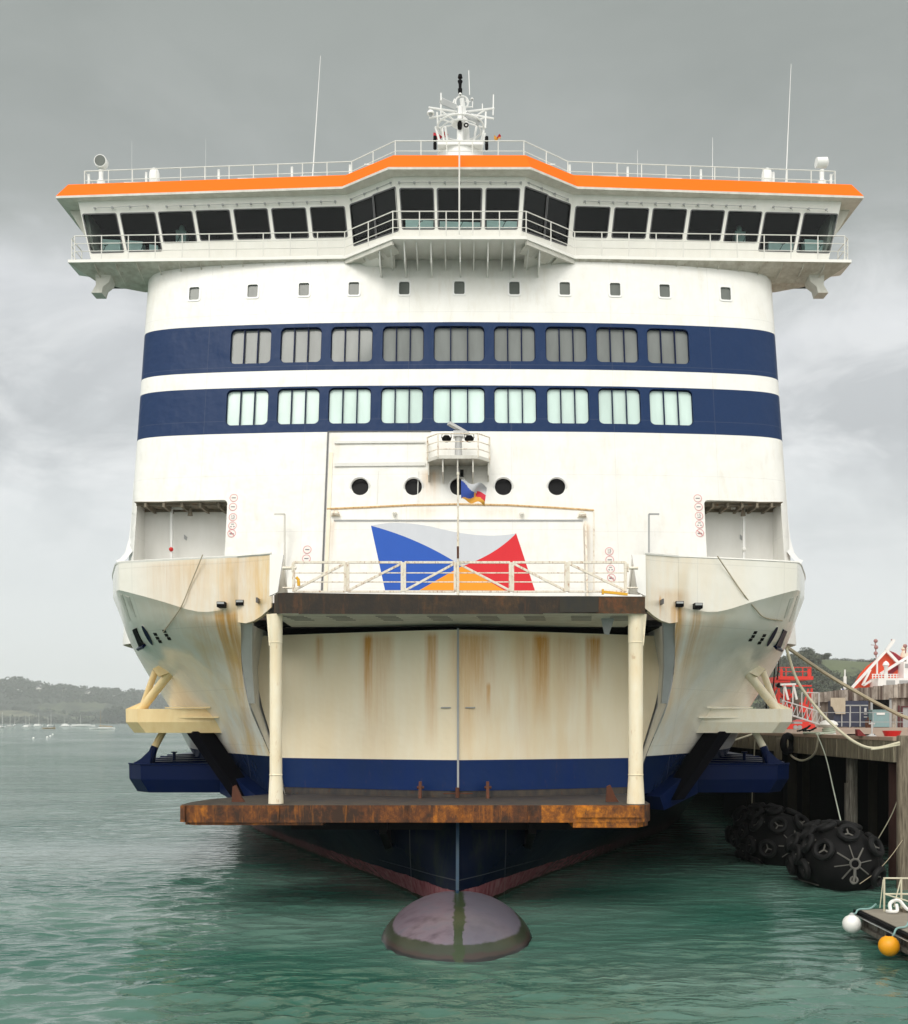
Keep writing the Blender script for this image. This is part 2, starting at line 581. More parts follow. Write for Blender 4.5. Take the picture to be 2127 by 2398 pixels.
nt.links.new(mth(nt, 'MULTIPLY_ADD', band, -0.27, 0.4), b.inputs['Specular IOR Level'])
bump(nt, b, mth(nt, 'ADD', noise(nt, coords(nt), 0.85, 3, 0.5), mth(nt, 'MULTIPLY', noise(nt, coords(nt, (1.4, 1, 0.5)), 1.6, 1), 0.35)), 0.30, 0.25)
M['super'] = m

m, nt, b = new_mat('hull_paint')
X, Y, Z = xyz(nt)
wl = mth(nt, 'GREATER_THAN', Z, 4.76)
wv = noise(nt, coords(nt, (1.2, 1.2, 1.2)), 1.1, 4, 0.6)
rz = mth(nt, 'GREATER_THAN', Z, mth(nt, 'MULTIPLY_ADD', wv, 0.16, 0.62))
mot = ramp(nt, noise(nt, coords(nt, (1, 1, 0.3)), 0.8, 7, 0.65), [(0.35, 0.0), (0.75, 1.0)])
wht = mixc(nt, mth(nt, 'MULTIPLY', mot, 0.40), (0.80, 0.785, 0.72), (0.70, 0.65, 0.52))
lr = mth(nt, 'LESS_THAN', X, 0.0)
tanv = ramp(nt, noise(nt, coords(nt, (1.1, 0.6, 0.22)), 1.0, 5, 0.6), [(0.40, 0.0), (0.66, 1.0)])
fr = ramp(nt, mth(nt, 'ABSOLUTE', X), [(0.0, 1.0), (1.0, 1.0)])
inn = mth(nt, 'SUBTRACT', 1.0, mth(nt, 'DIVIDE', mth(nt, 'SUBTRACT', mth(nt, 'ABSOLUTE', X), 7.2), 3.2), clamp=True)
tst = mth(nt, 'MULTIPLY', mth(nt, 'MULTIPLY', tanv, inn), mth(nt, 'MULTIPLY_ADD', lr, 0.62, 0.40))
wht = mixc(nt, tst, wht, (0.74, 0.50, 0.20))
SX = lambda px, Y: PX(px, Y)
wht = streaks(nt, wht, [
    (-7.98, 0.30, 9.75, 4.6, 1.0, 0.03), (-7.55, 0.32, 9.75, 5.6, 1.0, -0.03), (-8.6, 0.8, 9.7, 3.4, 0.45, 0.0),
    (-9.4, 1.9, 11.5, 3.2, 0.42, 0.0), (-7.4, 1.0, 11.5, 3.0, 0.42, 0.0), (-6.6, 0.12, 11.5, 2.2, 0.5, 0.0),
    (7.28, 0.36, 9.95, 4.2, 0.95, 0.05), (8.0, 0.28, 9.75, 3.2, 0.7, 0.0), (8.6, 0.7, 9.7, 3.2, 0.30, -0.2),
    (6.65, 0.07, 10.2, 1.3, 1.0, 0.0), (7.1, 0.8, 10.4, 1.6, 0.45, 0.0), (12.6, 0.8, 7.8, 1.6, 0.30, 0.4)])
navy = mixc(nt, mot, (0.005, 0.014, 0.052), (0.010, 0.018, 0.042))
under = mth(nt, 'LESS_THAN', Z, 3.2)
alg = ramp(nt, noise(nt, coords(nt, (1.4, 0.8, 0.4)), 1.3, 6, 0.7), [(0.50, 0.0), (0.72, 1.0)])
navy = mixc(nt, mth(nt, 'MULTIPLY', under, 0.85), navy, (0.0012, 0.003, 0.008))  # shade below the platform put into the navy
navy = mixc(nt, mth(nt, 'MULTIPLY', mth(nt, 'MULTIPLY', alg, under), 0.6), navy, (0.016, 0.023, 0.007))
redc = mixc(nt, ramp(nt, noise(nt, coords(nt, (4, 4, 0.8)), 1.6, 6, 0.7), [(0.38, 0.0), (0.68, 1.0)]), (0.11, 0.028, 0.036), (0.19, 0.095, 0.10))
redc = mixc(nt, mth(nt, 'LESS_THAN', Z, mth(nt, 'MULTIPLY_ADD', wv, 0.2, 0.02)), redc, (0.025, 0.022, 0.014))
c = mixc(nt, rz, redc, mixc(nt, wl, navy, wht))
seam = mth(nt, 'MULTIPLY', seam_lines(nt, 3.2, 2.05, 0.016), 0.12)
c = mixc(nt, seam, c, (0.25, 0.25, 0.22))
setc(nt, b, c)
b.inputs['Roughness'].default_value = 0.20
nt.links.new(mth(nt, 'MULTIPLY_ADD', wl, 0.49, 0.03), b.inputs['Specular IOR Level'])
bump(nt, b, noise(nt, coords(nt), 0.7, 3, 0.5), 0.18, 0.3)
M['hull'] = m

# ---- hull: plan curves (half breadth, distance) from the bow opening aft, at rising heights
LOW = {
    -1.6: [(0, 32.6), (0.5, 34.2), (1.0, 35.9), (2.6, 40.6), (5.4, 48), (8.4, 55), (11.2, 62), (14, 72), (15.4, 90), (15.4, 150)],
    0.0: [(0, 31.6), (0.6, 33.0), (1.2, 34.6), (3.1, 39.3), (6.2, 45.7), (9.1, 52), (11.5, 57.2), (14, 66), (15.4, 80), (15.4, 150)],
    0.9: [(0, 32.0), (0.8, 33.3), (1.7, 35.0), (4.0, 39.2), (7.0, 45.0), (9.8, 51), (12.0, 56.4), (14.3, 65), (15.4, 78), (15.4, 150)],
    2.2: [(0, 32.7), (1.2, 33.7), (2.5, 35.0), (5.2, 38.4), (8.0, 43.2), (10.4, 48.6), (12.6, 54.4), (14.5, 63), (15.4, 76), (15.4, 150)],
    3.35: [(0, 33.2), (1.6, 34.0), (3.4, 35.0), (6.4, 37.2), (8.4, 40.6), (10.5, 45.2), (12.5, 51), (14.5, 59.5), (15.4, 74), (15.4, 150)],
}
UP = {
    3.35: [(6.4, 37.2), (7.0, 38.0), (8.0, 39.8), (9.2, 42.2), (10.5, 45.2), (12.5, 51), (14.5, 59.5), (15.4, 74), (15.4, 150)],
    4.8: [(6.78, 36.9), (7.4, 37.8), (8.4, 39.4), (9.7, 41.5), (11.0, 44.2), (12.9, 48.8), (14.6, 56.5), (15.4, 72), (15.4, 150)],
    6.6: [(7.43, 36.4), (7.9, 37.1), (8.8, 38.5), (10.1, 40.2), (11.6, 42.8), (13.2, 46.8), (14.8, 54), (15.4, 68), (15.4, 150)],
    8.0: [(7.52, 35.6), (8.1, 36.05), (9.2, 37.1), (10.6, 38.7), (12.1, 41.1), (13.6, 44.9), (14.9, 51.5), (15.4, 64), (15.4, 150)],
    9.0: [(7.28, 34.4), (8.0, 34.75), (9.4, 35.6), (11.0, 36.8), (12.2, 38.6), (13.6, 42.9), (14.9, 49.0), (15.4, 62), (15.4, 150)],
}
KN = [(7.27, 34.02, 9.90), (7.8, 34.18, 9.74), (8.75, 34.45, 9.70), (10.1, 34.85, 10.1), (11.3, 35.25, 10.44), (11.68, 35.42, 10.54), (11.82, 35.6, 10.56), (12.18, 36.4, 10.6), (13.7, 40.8, 10.8), (15.0, 47.5, 10.9), (15.4, 60, 11.0), (15.4, 150, 11.0)]
NC = 70
def hull_rows(levels, extra=None, rows=26):
    L = []
    for z in sorted(levels):
        a = catmull([(x, y, z) for x, y in levels[z]], NC)
        L.append(a)
    if extra is not None:
        L.append(catmull(extra, NC))
    A = np.array(L)
    out = np.zeros((rows, NC, 3))
    zz = A[:, :, 2].mean(axis=1)
    t = (zz - zz[0]) / (zz[-1] - zz[0])
    u = np.linspace(0, 1, rows)
    for j in range(NC):
        mm = np.gradient(A[:, j, :], t, axis=0)
        i = np.clip(np.searchsorted(t, u, side='right') - 1, 0, len(t) - 2)
        h = (t[i + 1] - t[i])[:, None]
        s = ((u - t[i])[:, None]) / h
        out[:, j, :] = ((2*s**3-3*s**2+1)*A[i, j] + (s**3-2*s**2+s)*h*mm[i] + (-2*s**3+3*s**2)*A[i+1, j] + (s**3-s**2)*h*mm[i+1])
    return out
up_rows = hull_rows(UP, KN, 40)
lo_rows = hull_rows(LOW, None, 26)
TOPZ = 11.45
hb = MB()
for s in (-1, 1):
    for rows in (lo_rows, up_rows):
        hb.grid([[(s * p[0], p[1], p[2]) for p in r] for r in rows], flip=(s < 0))
    k = [(s * p[0], p[1], p[2]) for p in up_rows[-1]]
    t = [(s * (p[0]), p[1] - 0.05, TOPZ + 0.012 * min(max(p[1] - 34, 0), 14)) for p in up_rows[-1]]
    hb.grid([k, t], flip=(s < 0))
hull = hb.build('hull', M['hull'], ferry, angle=22, merge=True)
HB = BVHTree.FromPolygons(hb.v, hb.f)
CAMP = Vector((CAMX, 0, CAMZ))
def hull_hit(px, py):
    d = (P(px, py, 40) - CAMP).normalized()
    loc, nrm, idx, dist = HB.ray_cast(CAMP, d)
    if loc is None:
        return None, None
    if nrm.dot(d) > 0:
        nrm = -nrm
    return loc, nrm
def hull_plate(mb, pix, off=0.03, th=0.05):
    pts = []
    for q in pix:
        l, n = hull_hit(*q)
        if l is None:
            return False
        pts.append((l, n))
    n = sum((a[1] for a in pts), Vector()).normalized()
    mb.prism([a[0] + n * off for a in pts], -n * (off + th))
    return True

# bulwark plating at the inner ends, between the knuckle and the ramp head
for s in (-1, 1):
    q = MB()
    fx = lambda px, py, Y: (s * abs(PX(px, Y) if px < 1088 else PX(px, Y)), Y, PZ(py, Y))
    lo = [(7.30, 34.0, 9.30), (7.0, 33.85, 9.25), (6.7, 33.7, 9.32), (6.45, 33.58, 9.45), (6.05, 33.3, 9.72)]
    hi = [(7.30, 33.96, TOPZ), (7.0, 33.82, TOPZ), (6.7, 33.67, TOPZ), (6.45, 33.54, TOPZ - .01), (6.05, 33.27, TOPZ - .02)]
    a = [Vector((s * x, y, z)) for x, y, z in lo]
    c_ = [Vector((s * x, y, z)) for x, y, z in hi]
    q.grid([a, c_], flip=(s < 0))
    bk = Vector((0, 0.35, 0))
    q.grid([a, [p + bk for p in a]], flip=(s > 0))
    q.grid([[p + bk for p in a], [p + bk for p in c_]], flip=(s > 0))
    q.grid([c_, [p + bk for p in c_]], flip=(s < 0))
    q.poly([a[-1], a[-1] + bk, c_[-1] + bk, c_[-1]])
    q.build('bulwark_end', M['hull'], ferry, angle=20)
    # capping rail along the bulwark top
    q = MB()
    q.tube([(s * p[0], p[1] - 0.02, TOPZ + 0.03 + 0.012 * min(max(p[1] - 34, 0), 14)) for p in up_rows[-1][:40]], 0.045, 5)
    q.tube([p + Vector((0, 0, 0.03)) for p in c_], 0.045, 5)
    q.build('bulwark_rail', M['rail'], ferry)
    # cheek plate beside the ramp head
    q = MB()
    A, B_, C_, D_ = P(632, 1299, 33.22), P(664, 1299, 33.22), P(650, 1387, 33.0), P(631, 1396, 33.0)
    pts = [Vector((s * abs(p.x), p.y, p.z)) for p in (A, B_, C_, D_)]
    q.prism(pts if s < 0 else pts[::-1], (0, 0.12, 0))
    q.build('cheek_plate', M['white'], ferry, smooth=False)
    q = MB()
    pts = [Vector((s * abs(p.x), p.y, p.z)) for p in (P(664, 1310, 34.2), P(673, 1390, 34.2), P(646, 1392, 34.2))]
    q.prism(pts if s < 0 else pts[::-1], (0, 0.1, 0))
    q.tube([pts[0] + Vector((0, -0.02, 0)), pts[1] + Vector((0, -0.02, 0))], 0.03, 5)
    q.build('cheek_web', M['soffit'], ferry)
    # flange plate round the bow opening and the side wall of the recess behind it
    q = MB()
    ed = [(7.26, 34.3, 9.3), (7.40, 34.95, 8.6), (7.50, 35.68, 7.9), (7.47, 36.1, 7.2), (7.42, 36.42, 6.65)]
    wd = [0.40, 0.38, 0.34, 0.27, 0.20]
    a = [Vector((s * x, y - 0.03, z)) for x, y, z in ed]
    bb = [Vector((s * (x - d), y - 0.05, z)) for (x, y, z), d in zip(ed, wd)]
    q.grid([a, bb], flip=(s > 0))
    q.grid([bb, [p + Vector((0, 0.25, 0)) for p in bb]], flip=(s > 0))
    q.poly([a[-1], bb[-1], bb[-1] + Vector((0, .25, 0)), a[-1] + Vector((0, .25, 0))])
    q.build('opening_flange', M['grey'] if s > 0 else paint('flange_grey_paint', (0.50, 0.50, 0.47), 0.4, 0.3), ferry)
    q = MB()
    ex = [(6.3, 37.3, 3.3), (6.76, 36.92, 4.8), (7.40, 36.5, 6.6), (7.48, 35.75, 8.0), (7.24, 34.35, 9.38)]
    a = [Vector((s * x, y, z)) for x, y, z in ex]
    bb = [Vector((s * (x - 0.1), 38.6, z)) for x, y, z in ex]
    q.grid([a, bb], flip=(s > 0))
    q.build('opening_side_wall', M['soffit'], ferry)

# ---- fittings on the hull plating: mooring ports, hawse recess, vents
VENT = [((322, 1479), (330, 1483), (333, 1488), (325, 1486)), ]
def quad(x, y, w_, h_, lean):
    return [(x, y), (x + w_, y), (x + w_ + lean, y + h_), (x + lean, y + h_)]
mir = lambda pts: [(2154 - a, b_ + 3) for a, b_ in pts]
for side in (0, 1):
    f_ = mir if side else (lambda p: p)
    q = MB()
    for (x, y) in ((359, 1482), (364, 1491), (370, 1499), (380, 1475), (385, 1484), (391, 1492)):
        hull_plate(q, f_(quad(x, y, 7.5, 6.5, 3)), 0.012, 0.03)
    q.build('vent_grille', M['black'], ferry)
    q = MB()
    hull_plate(q, f_([(312, 1474), (320, 1470), (338, 1508), (327, 1512)]), 0.05, 0.1)
    q.build('mooring_port', M['navy'] if side else M['black'], ferry)
    q = MB()
    hull_plate(q, f_([(325, 1513), (339, 1507), (343, 1511), (330, 1517)]), 0.16, 0.1)
    q.build('mooring_port_sill', M['navy'], ferry)
    q = MB()
    el = [(346 + 5.5 * math.cos(t) + 13 * (math.sin(t) * 0.98), 1487 + 24 * math.sin(t)) for t in [2 * math.pi * i / 18 for i in range(18)]]
    hull_plate(q, f_(el), 0.02, 0.05)
    el2 = [(346 + 4.4 * math.cos(t) + 12.2 * math.sin(t), 1487 + 22.5 * math.sin(t)) for t in [2 * math.pi * i / 18 for i in range(18)]]
    q.mat(1)
    hull_plate(q, f_(el2), 0.035, 0.05)
    q.build('anchor_pocket', [M['soffit'], M['navy']], ferry)
    q = MB()
    for pts in ([(281, 1392), (286, 1392), (306, 1452), (301, 1453)], [(294, 1395), (303, 1398), (318, 1444), (312, 1442)]):
        hull_plate(q, f_(pts), 0.015, 0.04)
    q.build('side_slot', M['soffit'], ferry)
    # two roller fairleads under the bulwark
    for (x, y) in ((521, 1417), (565, 1413)):
        q = MB()
        pt = P(*(f_([(x, y)])[0]), 34.1)
        q.box((pt.x - 0.13, 33.85, pt.z - 0.09), (pt.x + 0.13, 34.6, pt.z + 0.09))
        q.mat(1).box((pt.x - 0.115, 33.84, pt.z + 0.01), (pt.x + 0.115, 33.86, pt.z + 0.075))
        q.build('fairlead', [M['black'], M['grey']], ferry)
    q = MB()
    pt = P(*(f_([(603, 1406)])[0]), 33.4)
    q.box((pt.x - 0.02, 33.25, pt.z - 0.08), (pt.x + 0.03, 33.7, pt.z + 0.08))
    q.build('cleat', M['dkgrey'], ferry)

# ---- bulbous bow
q = MB()
rows = []
for i in range(29):
    t = i / 28
    yy = 25.05 + 11.5 * t ** 1.35
    a = (29 - yy) / 3.95 if yy < 29 else (yy - 29) / 7.0
    f0 = max(0.0, 1 - min(a, 1) ** 2.1) ** 0.5
    rows.append([(2.44 * f0 * math.copysign(abs(math.sin(u)) ** 0.92, math.sin(u)), yy, -1.05 + 1.93 * f0 * math.copysign(abs(math.cos(u)) ** 0.95, math.cos(u)))
                 for u in [2 * math.pi * j / 40 for j in range(41)]])
q.grid(rows)
m, nt, b = new_mat('bulb_antifouling')
X, Y, Z = xyz(nt)
nn = noise(nt, coords(nt, (1, 1, 1)), 2.2, 6, 0.65)
c = ramp(nt, nn, [(0.3, (0.085, 0.063, 0.080)), (0.5, (0.160, 0.122, 0.148)), (0.72, (0.115, 0.112, 0.138))])
half = ramp(nt, mth(nt, 'MULTIPLY_ADD', X, 0.4, 0.5), [(0.35, 0.0), (0.65, 1.0)])
c = mixc(nt, mth(nt, 'MULTIPLY', half, 0.6), c, (0.095, 0.100, 0.128))
gl = ramp(nt, mth(nt, 'MULTIPLY_ADD', nn, 0.18, mth(nt, 'MULTIPLY', Z, 1.0)), [(0.38, 1.0), (0.42, 0.0)])
c = mixc(nt, mth(nt, 'MULTIPLY', gl, 0.9), c, (0.020, 0.030, 0.009))
br = ramp(nt, mth(nt, 'MULTIPLY_ADD', nn, 0.25, Z), [(0.21, 1.0), (0.27, 0.0)])
c = mixc(nt, mth(nt, 'MULTIPLY', br, 0.85), c, (0.040, 0.022, 0.018))
wet = ramp(nt, mth(nt, 'MULTIPLY_ADD', nn, 0.10, Z), [(0.07, 1.0), (0.10, 0.0)])
c = mixc(nt, wet, c, (0.006, 0.005, 0.004))
dr = mth(nt, 'ABSOLUTE', mth(nt, 'MULTIPLY_ADD', nn, 0.5, mth(nt, 'SUBTRACT', X, 0.32)))
dg = mth(nt, 'LESS_THAN', dr, mth(nt, 'MULTIPLY_ADD', Z, 0.03, 0.12))
c = mixc(nt, mth(nt, 'MULTIPLY', dg, 0.9), c, (0.020, 0.038, 0.007))
setc(nt, b, c)
b.inputs['Roughness'].default_value = 0.30
b.inputs['Specular IOR Level'].default_value = 0.7
bump(nt, b, nn, 0.18, 0.05)
q.build('bulbous_bow', m, ferry, angle=60)
q = MB()
q.bar((0, 33.1, 3.1), (0, 31.75, 0.7), 0.10, 0.10)
q.bar((0, 31.75, 0.74), (0, 29.6, 0.82), 0.09, 0.08)
q.build('stem_bar', paint('stem_bar_paint', (0.018, 0.045, 0.085), 0.5, 0.6, (0.02, 0.03, 0.012), spec=.2), ferry)

# ---- bow doors: two bowed leaves meeting in a raised seam
def YD(x):
    return 35.2 + 2.3 * (abs(x) / 6.6) ** 1.2
m, nt, b = new_mat('bow_door_paint')
X, Y, Z = xyz(nt)
mot = ramp(nt, noise(nt, coords(nt, (1, 1, 0.25)), 0.9, 7, 0.65), [(0.35, 0.0), (0.75, 1.0)])
c = mixc(nt, mth(nt, 'MULTIPLY', mot, 0.5), (0.87, 0.80, 0.63), (0.80, 0.67, 0.43))
rgt = mth(nt, 'MULTIPLY_ADD', mth(nt, 'MULTIPLY', mth(nt, 'GREATER_THAN', X, -0.0), mth(nt, 'LESS_THAN', X, 4.5)), 0.6, 0.45)
bl = ramp(nt, noise(nt, coords(nt, (0.9, 1, 0.16)), 1.0, 5, 0.6), [(0.36, 0.0), (0.68, 1.0)])
c = mixc(nt, mth(nt, 'MULTIPLY', mth(nt, 'MULTIPLY', bl, rgt), 0.48), c, (0.74, 0.50, 0.20))
dx = lambda px: PX(px, 36.0)
rr = [(dx(862), 0.20, 9.1, 3.6, 0.95, 0), (dx(905), 0.30, 9.1, 2.2, 0.38, 0), (dx(1012), 0.24, 9.1, 4.4, 0.65, 0), (dx(740), 0.16, 9.1, 1.6, 0.50, 0),
      (dx(1110), 0.85, 9.1, 3.8, 0.55, 0), (dx(1143), 0.10, 7.4, 1.5, 0.8, 0), (dx(1092), 0.22, 9.1, 5.0, 0.5, 0), (dx(1268), 0.34, 9.1, 3.4, 0.95, 0),
      (dx(1385), 0.16, 9.1, 5.0, 0.55, 0), (dx(1400), 0.30, 9.1, 2.2, 0.80, 0), (dx(1330), 0.5, 9.1, 3.4, 0.30, 0), (dx(880), 0.6, 9.1, 5.2, 0.34, 0), (dx(1225), 0.3, 9.1, 5.2, 0.3, 0)]
rr = [(a0, a1 * 1.15, a2 + .02, a3, min(1.2, a4 * 1.3), a5) for a0, a1, a2, a3, a4, a5 in rr]
c = streaks(nt, c, rr, (0.60, 0.29, 0.055))
blue = mixc(nt, mot, (0.005, 0.024, 0.115), (0.010, 0.028, 0.085))
blue = mixc(nt, ramp(nt, noise(nt, coords(nt, (3, 3, 1)), 1.4, 6, 0.7), [(0.62, 0.0), (0.8, 0.5)]), blue, (0.08, 0.05, 0.06))
isb = mth(nt, 'LESS_THAN', Z, 4.68)
c = mixc(nt, isb, c, blue)
setc(nt, b, c)
nt.links.new(mth(nt, 'MULTIPLY_ADD', isb, -0.22, 0.35), b.inputs['Specular IOR Level'])
b.inputs['Roughness'].default_value = 0.42
bump(nt, b, noise(nt, coords(nt), 0.8, 3, 0.5), 0.22, 0.25)
M['door'] = m
for s in (-1, 1):
    q = MB()
    xs = np.linspace(0.035, 7.6, 26)
    if s < 0:
        xs = -xs[::-1]
    zs = np.linspace(3.62, 9.16, 16)
    wz = lambda x, z: x * float(np.interp(z, [3.6, 4.8, 6.6, 8.0, 9.2], [6.35, 6.66, 7.25, 7.55, 7.6])) / 7.6
    q.grid([[(wz(x, z), YD(wz(x, z)), z) for x in xs] for z in zs])
    q.grid([[(wz(x, 3.62), YD(wz(x, 3.62)), 3.62) for x in xs], [(wz(x, 3.62), YD(wz(x, 3.62)) + 0.3, 3.62) for x in xs]], flip=True)
    q.grid([[(x, YD(x), 9.16) for x in xs], [(x, YD(x) + 0.4, 9.16) for x in xs]])
    q.build('bow_door', M['door'], ferry)
    q = MB()
    x0 = s * 0.42
    q.tube([(x0 - 0.17, YD(x0) - 0.06, 6.48), (x0 + 0.17, YD(x0) - 0.06, 6.48)], 0.025, 6)
    q.build('door_handle', M['grey'], ferry)
q = MB()
q.box((-0.035, 35.13, 3.6), (0.035, 35.3, 9.2))
q.build('door_seam', M['grey'], ferry)
q = MB()
q.box((-7.0, 38.7, 9.05), (7.0, 41, 9.34))
q.box((-6.0, 38.8, 3.45), (6.0, 41, 9.05))
q.box((-7.6, 36.62, 9.36), (7.6, 39, 9.42))
q.build('garage_bulkhead', M['dark'], ferry)
q = MB()
q.grid([[(x, YD(x) + .02, z) for x in np.linspace(-6.6, 6.6, 24)] for z in (3.38, 3.64)])
q.build('door_sill', M['deckplate'], ferry)

# ---- lower rusty platform
q = MB()
top = [(P(425, 1885, 32.1)), (P(432, 1885, 31.95)), P(470, 1885, 31.9), P(1500, 1885, 31.9), P(1516, 1885, 32.1), P(1522, 1885, 32.6)]
pts = [(p.x, p.y) for p in top] + [(6.25, 36.5), (-6.9, 36.6), (-8.3, 34.4), (-8.62, 33.1)]
zt, zb = 3.40, 2.86
q.mat(1).add([(x, y, zt) for x, y in pts], [tuple(range(len(pts)))])
n = len(pts)
q.mat(0)
for i in range(n):
    (xa, ya), (xb, yb) = pts[i], pts[(i + 1) % n]
    k = max(1, int(abs(xb - xa) / 0.9))
    q.grid([[(xa + (xb - xa) * t / k, ya + (yb - ya) * t / k, z) for t in range(k + 1)] for z in (zb, zt)])
q.mat(2).add([(x, y, zb) for x, y in pts], [tuple(range(n))[::-1]])
q.mat(0)
for i, (x, wz) in enumerate([(-8.62, 0.14), (-5.6, 0.05), (-3.5, 0.05), (-1.6, 0.05), (0.1, 0.05), (2.2, 0.05), (3.75, 0.06)]):
    q.box((x, 31.865, zb + 0.02), (x + wz, 31.92, zt - 0.01))
q.box((3.7, 31.84, zb + 0.16), (5.75, 31.93, zt - 0.03))       # doubled plate at one end
q.prism([(3.6, 31.92, zb), (5.6, 31.92, zb), (6.05, 32.6, zb), (6.05, 34, zb), (3.6, 34, zb)], (0, 0, -0.16))
q.prism([(-8.55, 32.2, zb), (-8.2, 31.98, zb), (-4.2, 31.98, zb), (-4.2, 34, zb), (-8.5, 34, zb)], (0, 0, -0.09))
plat = q.build('lower_platform', [M['rust'], M['deckplate'], M['dark']], ferry, angle=30)
q = MB()
for s in (-1, 1):
    q.bar((s * 2.4, 33.0, 2.85), (s * 2.4, 36, 1.9), 0.25, 0.9)
q.box((-5.4, 33.2, 2.5), (5.4, 36, 2.86))
q.build('platform_support', M['black'], ferry)
for px_ in (985, 1143):
    q = MB()
    x = PX(px_, 35.0)
    q.prism([(x - .06, 34.7, 3.4), (x - .06, 35.25, 3.4), (x - .06, 35.2, 3.95), (x - .06, 35.0, 3.95)], (0.10, 0, 0))
    q.tube([(x - 0.12, 35.0, 3.75), (x + 0.12, 35.0, 3.75)], 0.05, 8)
    q.build('hinge_bracket', M['rustyred'], ferry)
q = MB()
q.tube([(-0.5, 34.98, 3.55), (0.5, 34.98, 3.55)], 0.02, 6)
q.tube([(-0.02, 35.0, 3.4), (-0.02, 35.0, 3.75)], 0.07, 8)
q.build('latch_bar', M['rustyred'], ferry)
for px_, w_ in ((1434, 1), (557, 1.1)):
    q = MB()
    x = PX(px_, 33.2)
    q.prism([(x - .2, 33.2, 3.4), (x + .22, 33.2, 3.4), (x + .12, 33.2, 3.55), (x - .06 * w_, 33.2, 3.95), (x - .17, 33.2, 3.9)], (0, 0.12, 0))
    q.build('platform_lug', M['rustyred'], ferry)

# ---- pillars
for px0, px1 in ((632, 661), (1472, 1506)):
    q = MB()
    Yp = 32.45
    xc = (PX(px0, Yp) + PX(px1, Yp)) / 2
    r = (px1 - px0) * Yp / F / 2
    q.lathe([(r * 1.22, 3.41), (r * 1.2, 3.55), (r * 1.08, 4.05), (r * 1.0, 4.3), (r, 7.6), (r, 8.5), (r * 1.05, 8.55), (r * 1.05, 9.4)], (xc, Yp, 0), 24)
    sx_ = -1 if xc < 0 else 1
    q.prism([(xc + sx_ * r * .6, Yp - .08, 8.4), (xc + sx_ * r * 1.05, Yp - .08, 8.4), (xc + sx_ * r * 1.45, Yp - .08, 9.4), (xc + sx_ * r * .6, Yp - .08, 9.4)][::-sx_], (0, .16, 0))
    for zz_ in (4.32, 8.5):
        q.torus((xc, Yp, zz_), (0, 0, 1), r * 1.01, 0.018, 24, 6)
    q.build('pillar', M['cream'], ferry)

# ---- upper ramp head
q = MB()
pts = [(PX(641, 32.5), 32.6), (PX(650, 32.1), 32.15), (PX(668, 32), 32.0), (PX(1360, 32), 32.0), (PX(1511, 32.1), 32.1), (PX(1513, 32.4), 33.4)]
ptop = [(x, y, 10.03 if x < 3.6 else 9.90) for x, y in pts]
pbot = [(x, y, 9.38) for x, y in pts]
q.mat(0)
for i in range(len(pts) - 1):
    a, b_ = pts[i], pts[i + 1]
    k = max(1, int(abs(b_[0] - a[0]) / 0.9))
    za, zb_ = ptop[i][2], ptop[i + 1][2]
    q.grid([[(a[0] + (b_[0] - a[0]) * t / k, a[1] + (b_[1] - a[1]) * t / k, 9.38) for t in range(k + 1)],
            [(a[0] + (b_[0] - a[0]) * t / k, a[1] + (b_[1] - a[1]) * t / k, za + (zb_ - za) * t / k) for t in range(k + 1)]])
q.mat(0).box((PX(700, 32), 31.965, 9.36), (PX(1272, 32), 32.02, 9.52))
q.mat(3).box((PX(1312, 32), 31.985, 9.42), (PX(1402, 32), 32.02, 9.9))
q.mat(1)
bk = [(5.95, 36.6), (-5.95, 36.6)]
q.add([(x, y, 9.38) for x, y in pts + bk], [tuple(range(len(pts) + 2))[::-1]])
q.mat(2).add([(x, y, 9.92) for x, y in pts + bk], [tuple(range(len(pts) + 2))])
q.build('ramp_head', [M['rustdark'], M['soffit'], M['deckplate'], paint('blackened_plate', (0.028, 0.029, 0.028), 0.55, 0.6, (0.06, 0.045, 0.02), spec=.2)], ferry, angle=30)
q = MB()
for cxp in (690, 790, 905, 1025, 1140, 1250, 1360, 1452):
    x = PX(cxp, 33)
    for k in range(4):
        q.box((x - 0.33 + 0.05 * k, 32.75 + 0.42 * k, 9.372), (x + 0.33 + 0.05 * k, 32.9 + 0.42 * k, 9.378))
q.build('underside_slots', M['dkgrey'], ferry)
q = MB()
x = PX(1425, 33.4)
q.prism([(x - .2, 33.6, 9.38), (x + .22, 33.6, 9.38), (x + .05, 33.6, 8.85), (x - .1, 33.6, 8.88)], (0, .1, 0))
q.build('underside_lug', M['grey'], ferry)
q = MB()
q.box((-6.2, 33.5, 9.6), (6.2, 46.5, 9.88))
for s in (-1, 1):
    q.prism([(s * 6.2, 36.0, 9.6), (s * 8.2, 36.9, 9.6), (s * 10.6, 39.0, 9.6), (s * 14.0, 46.6, 9.6), (s * 6.2, 47.5, 9.6)][::s], (0, 0, 0.27))
q.build('foredeck', M['deckplate'], ferry)

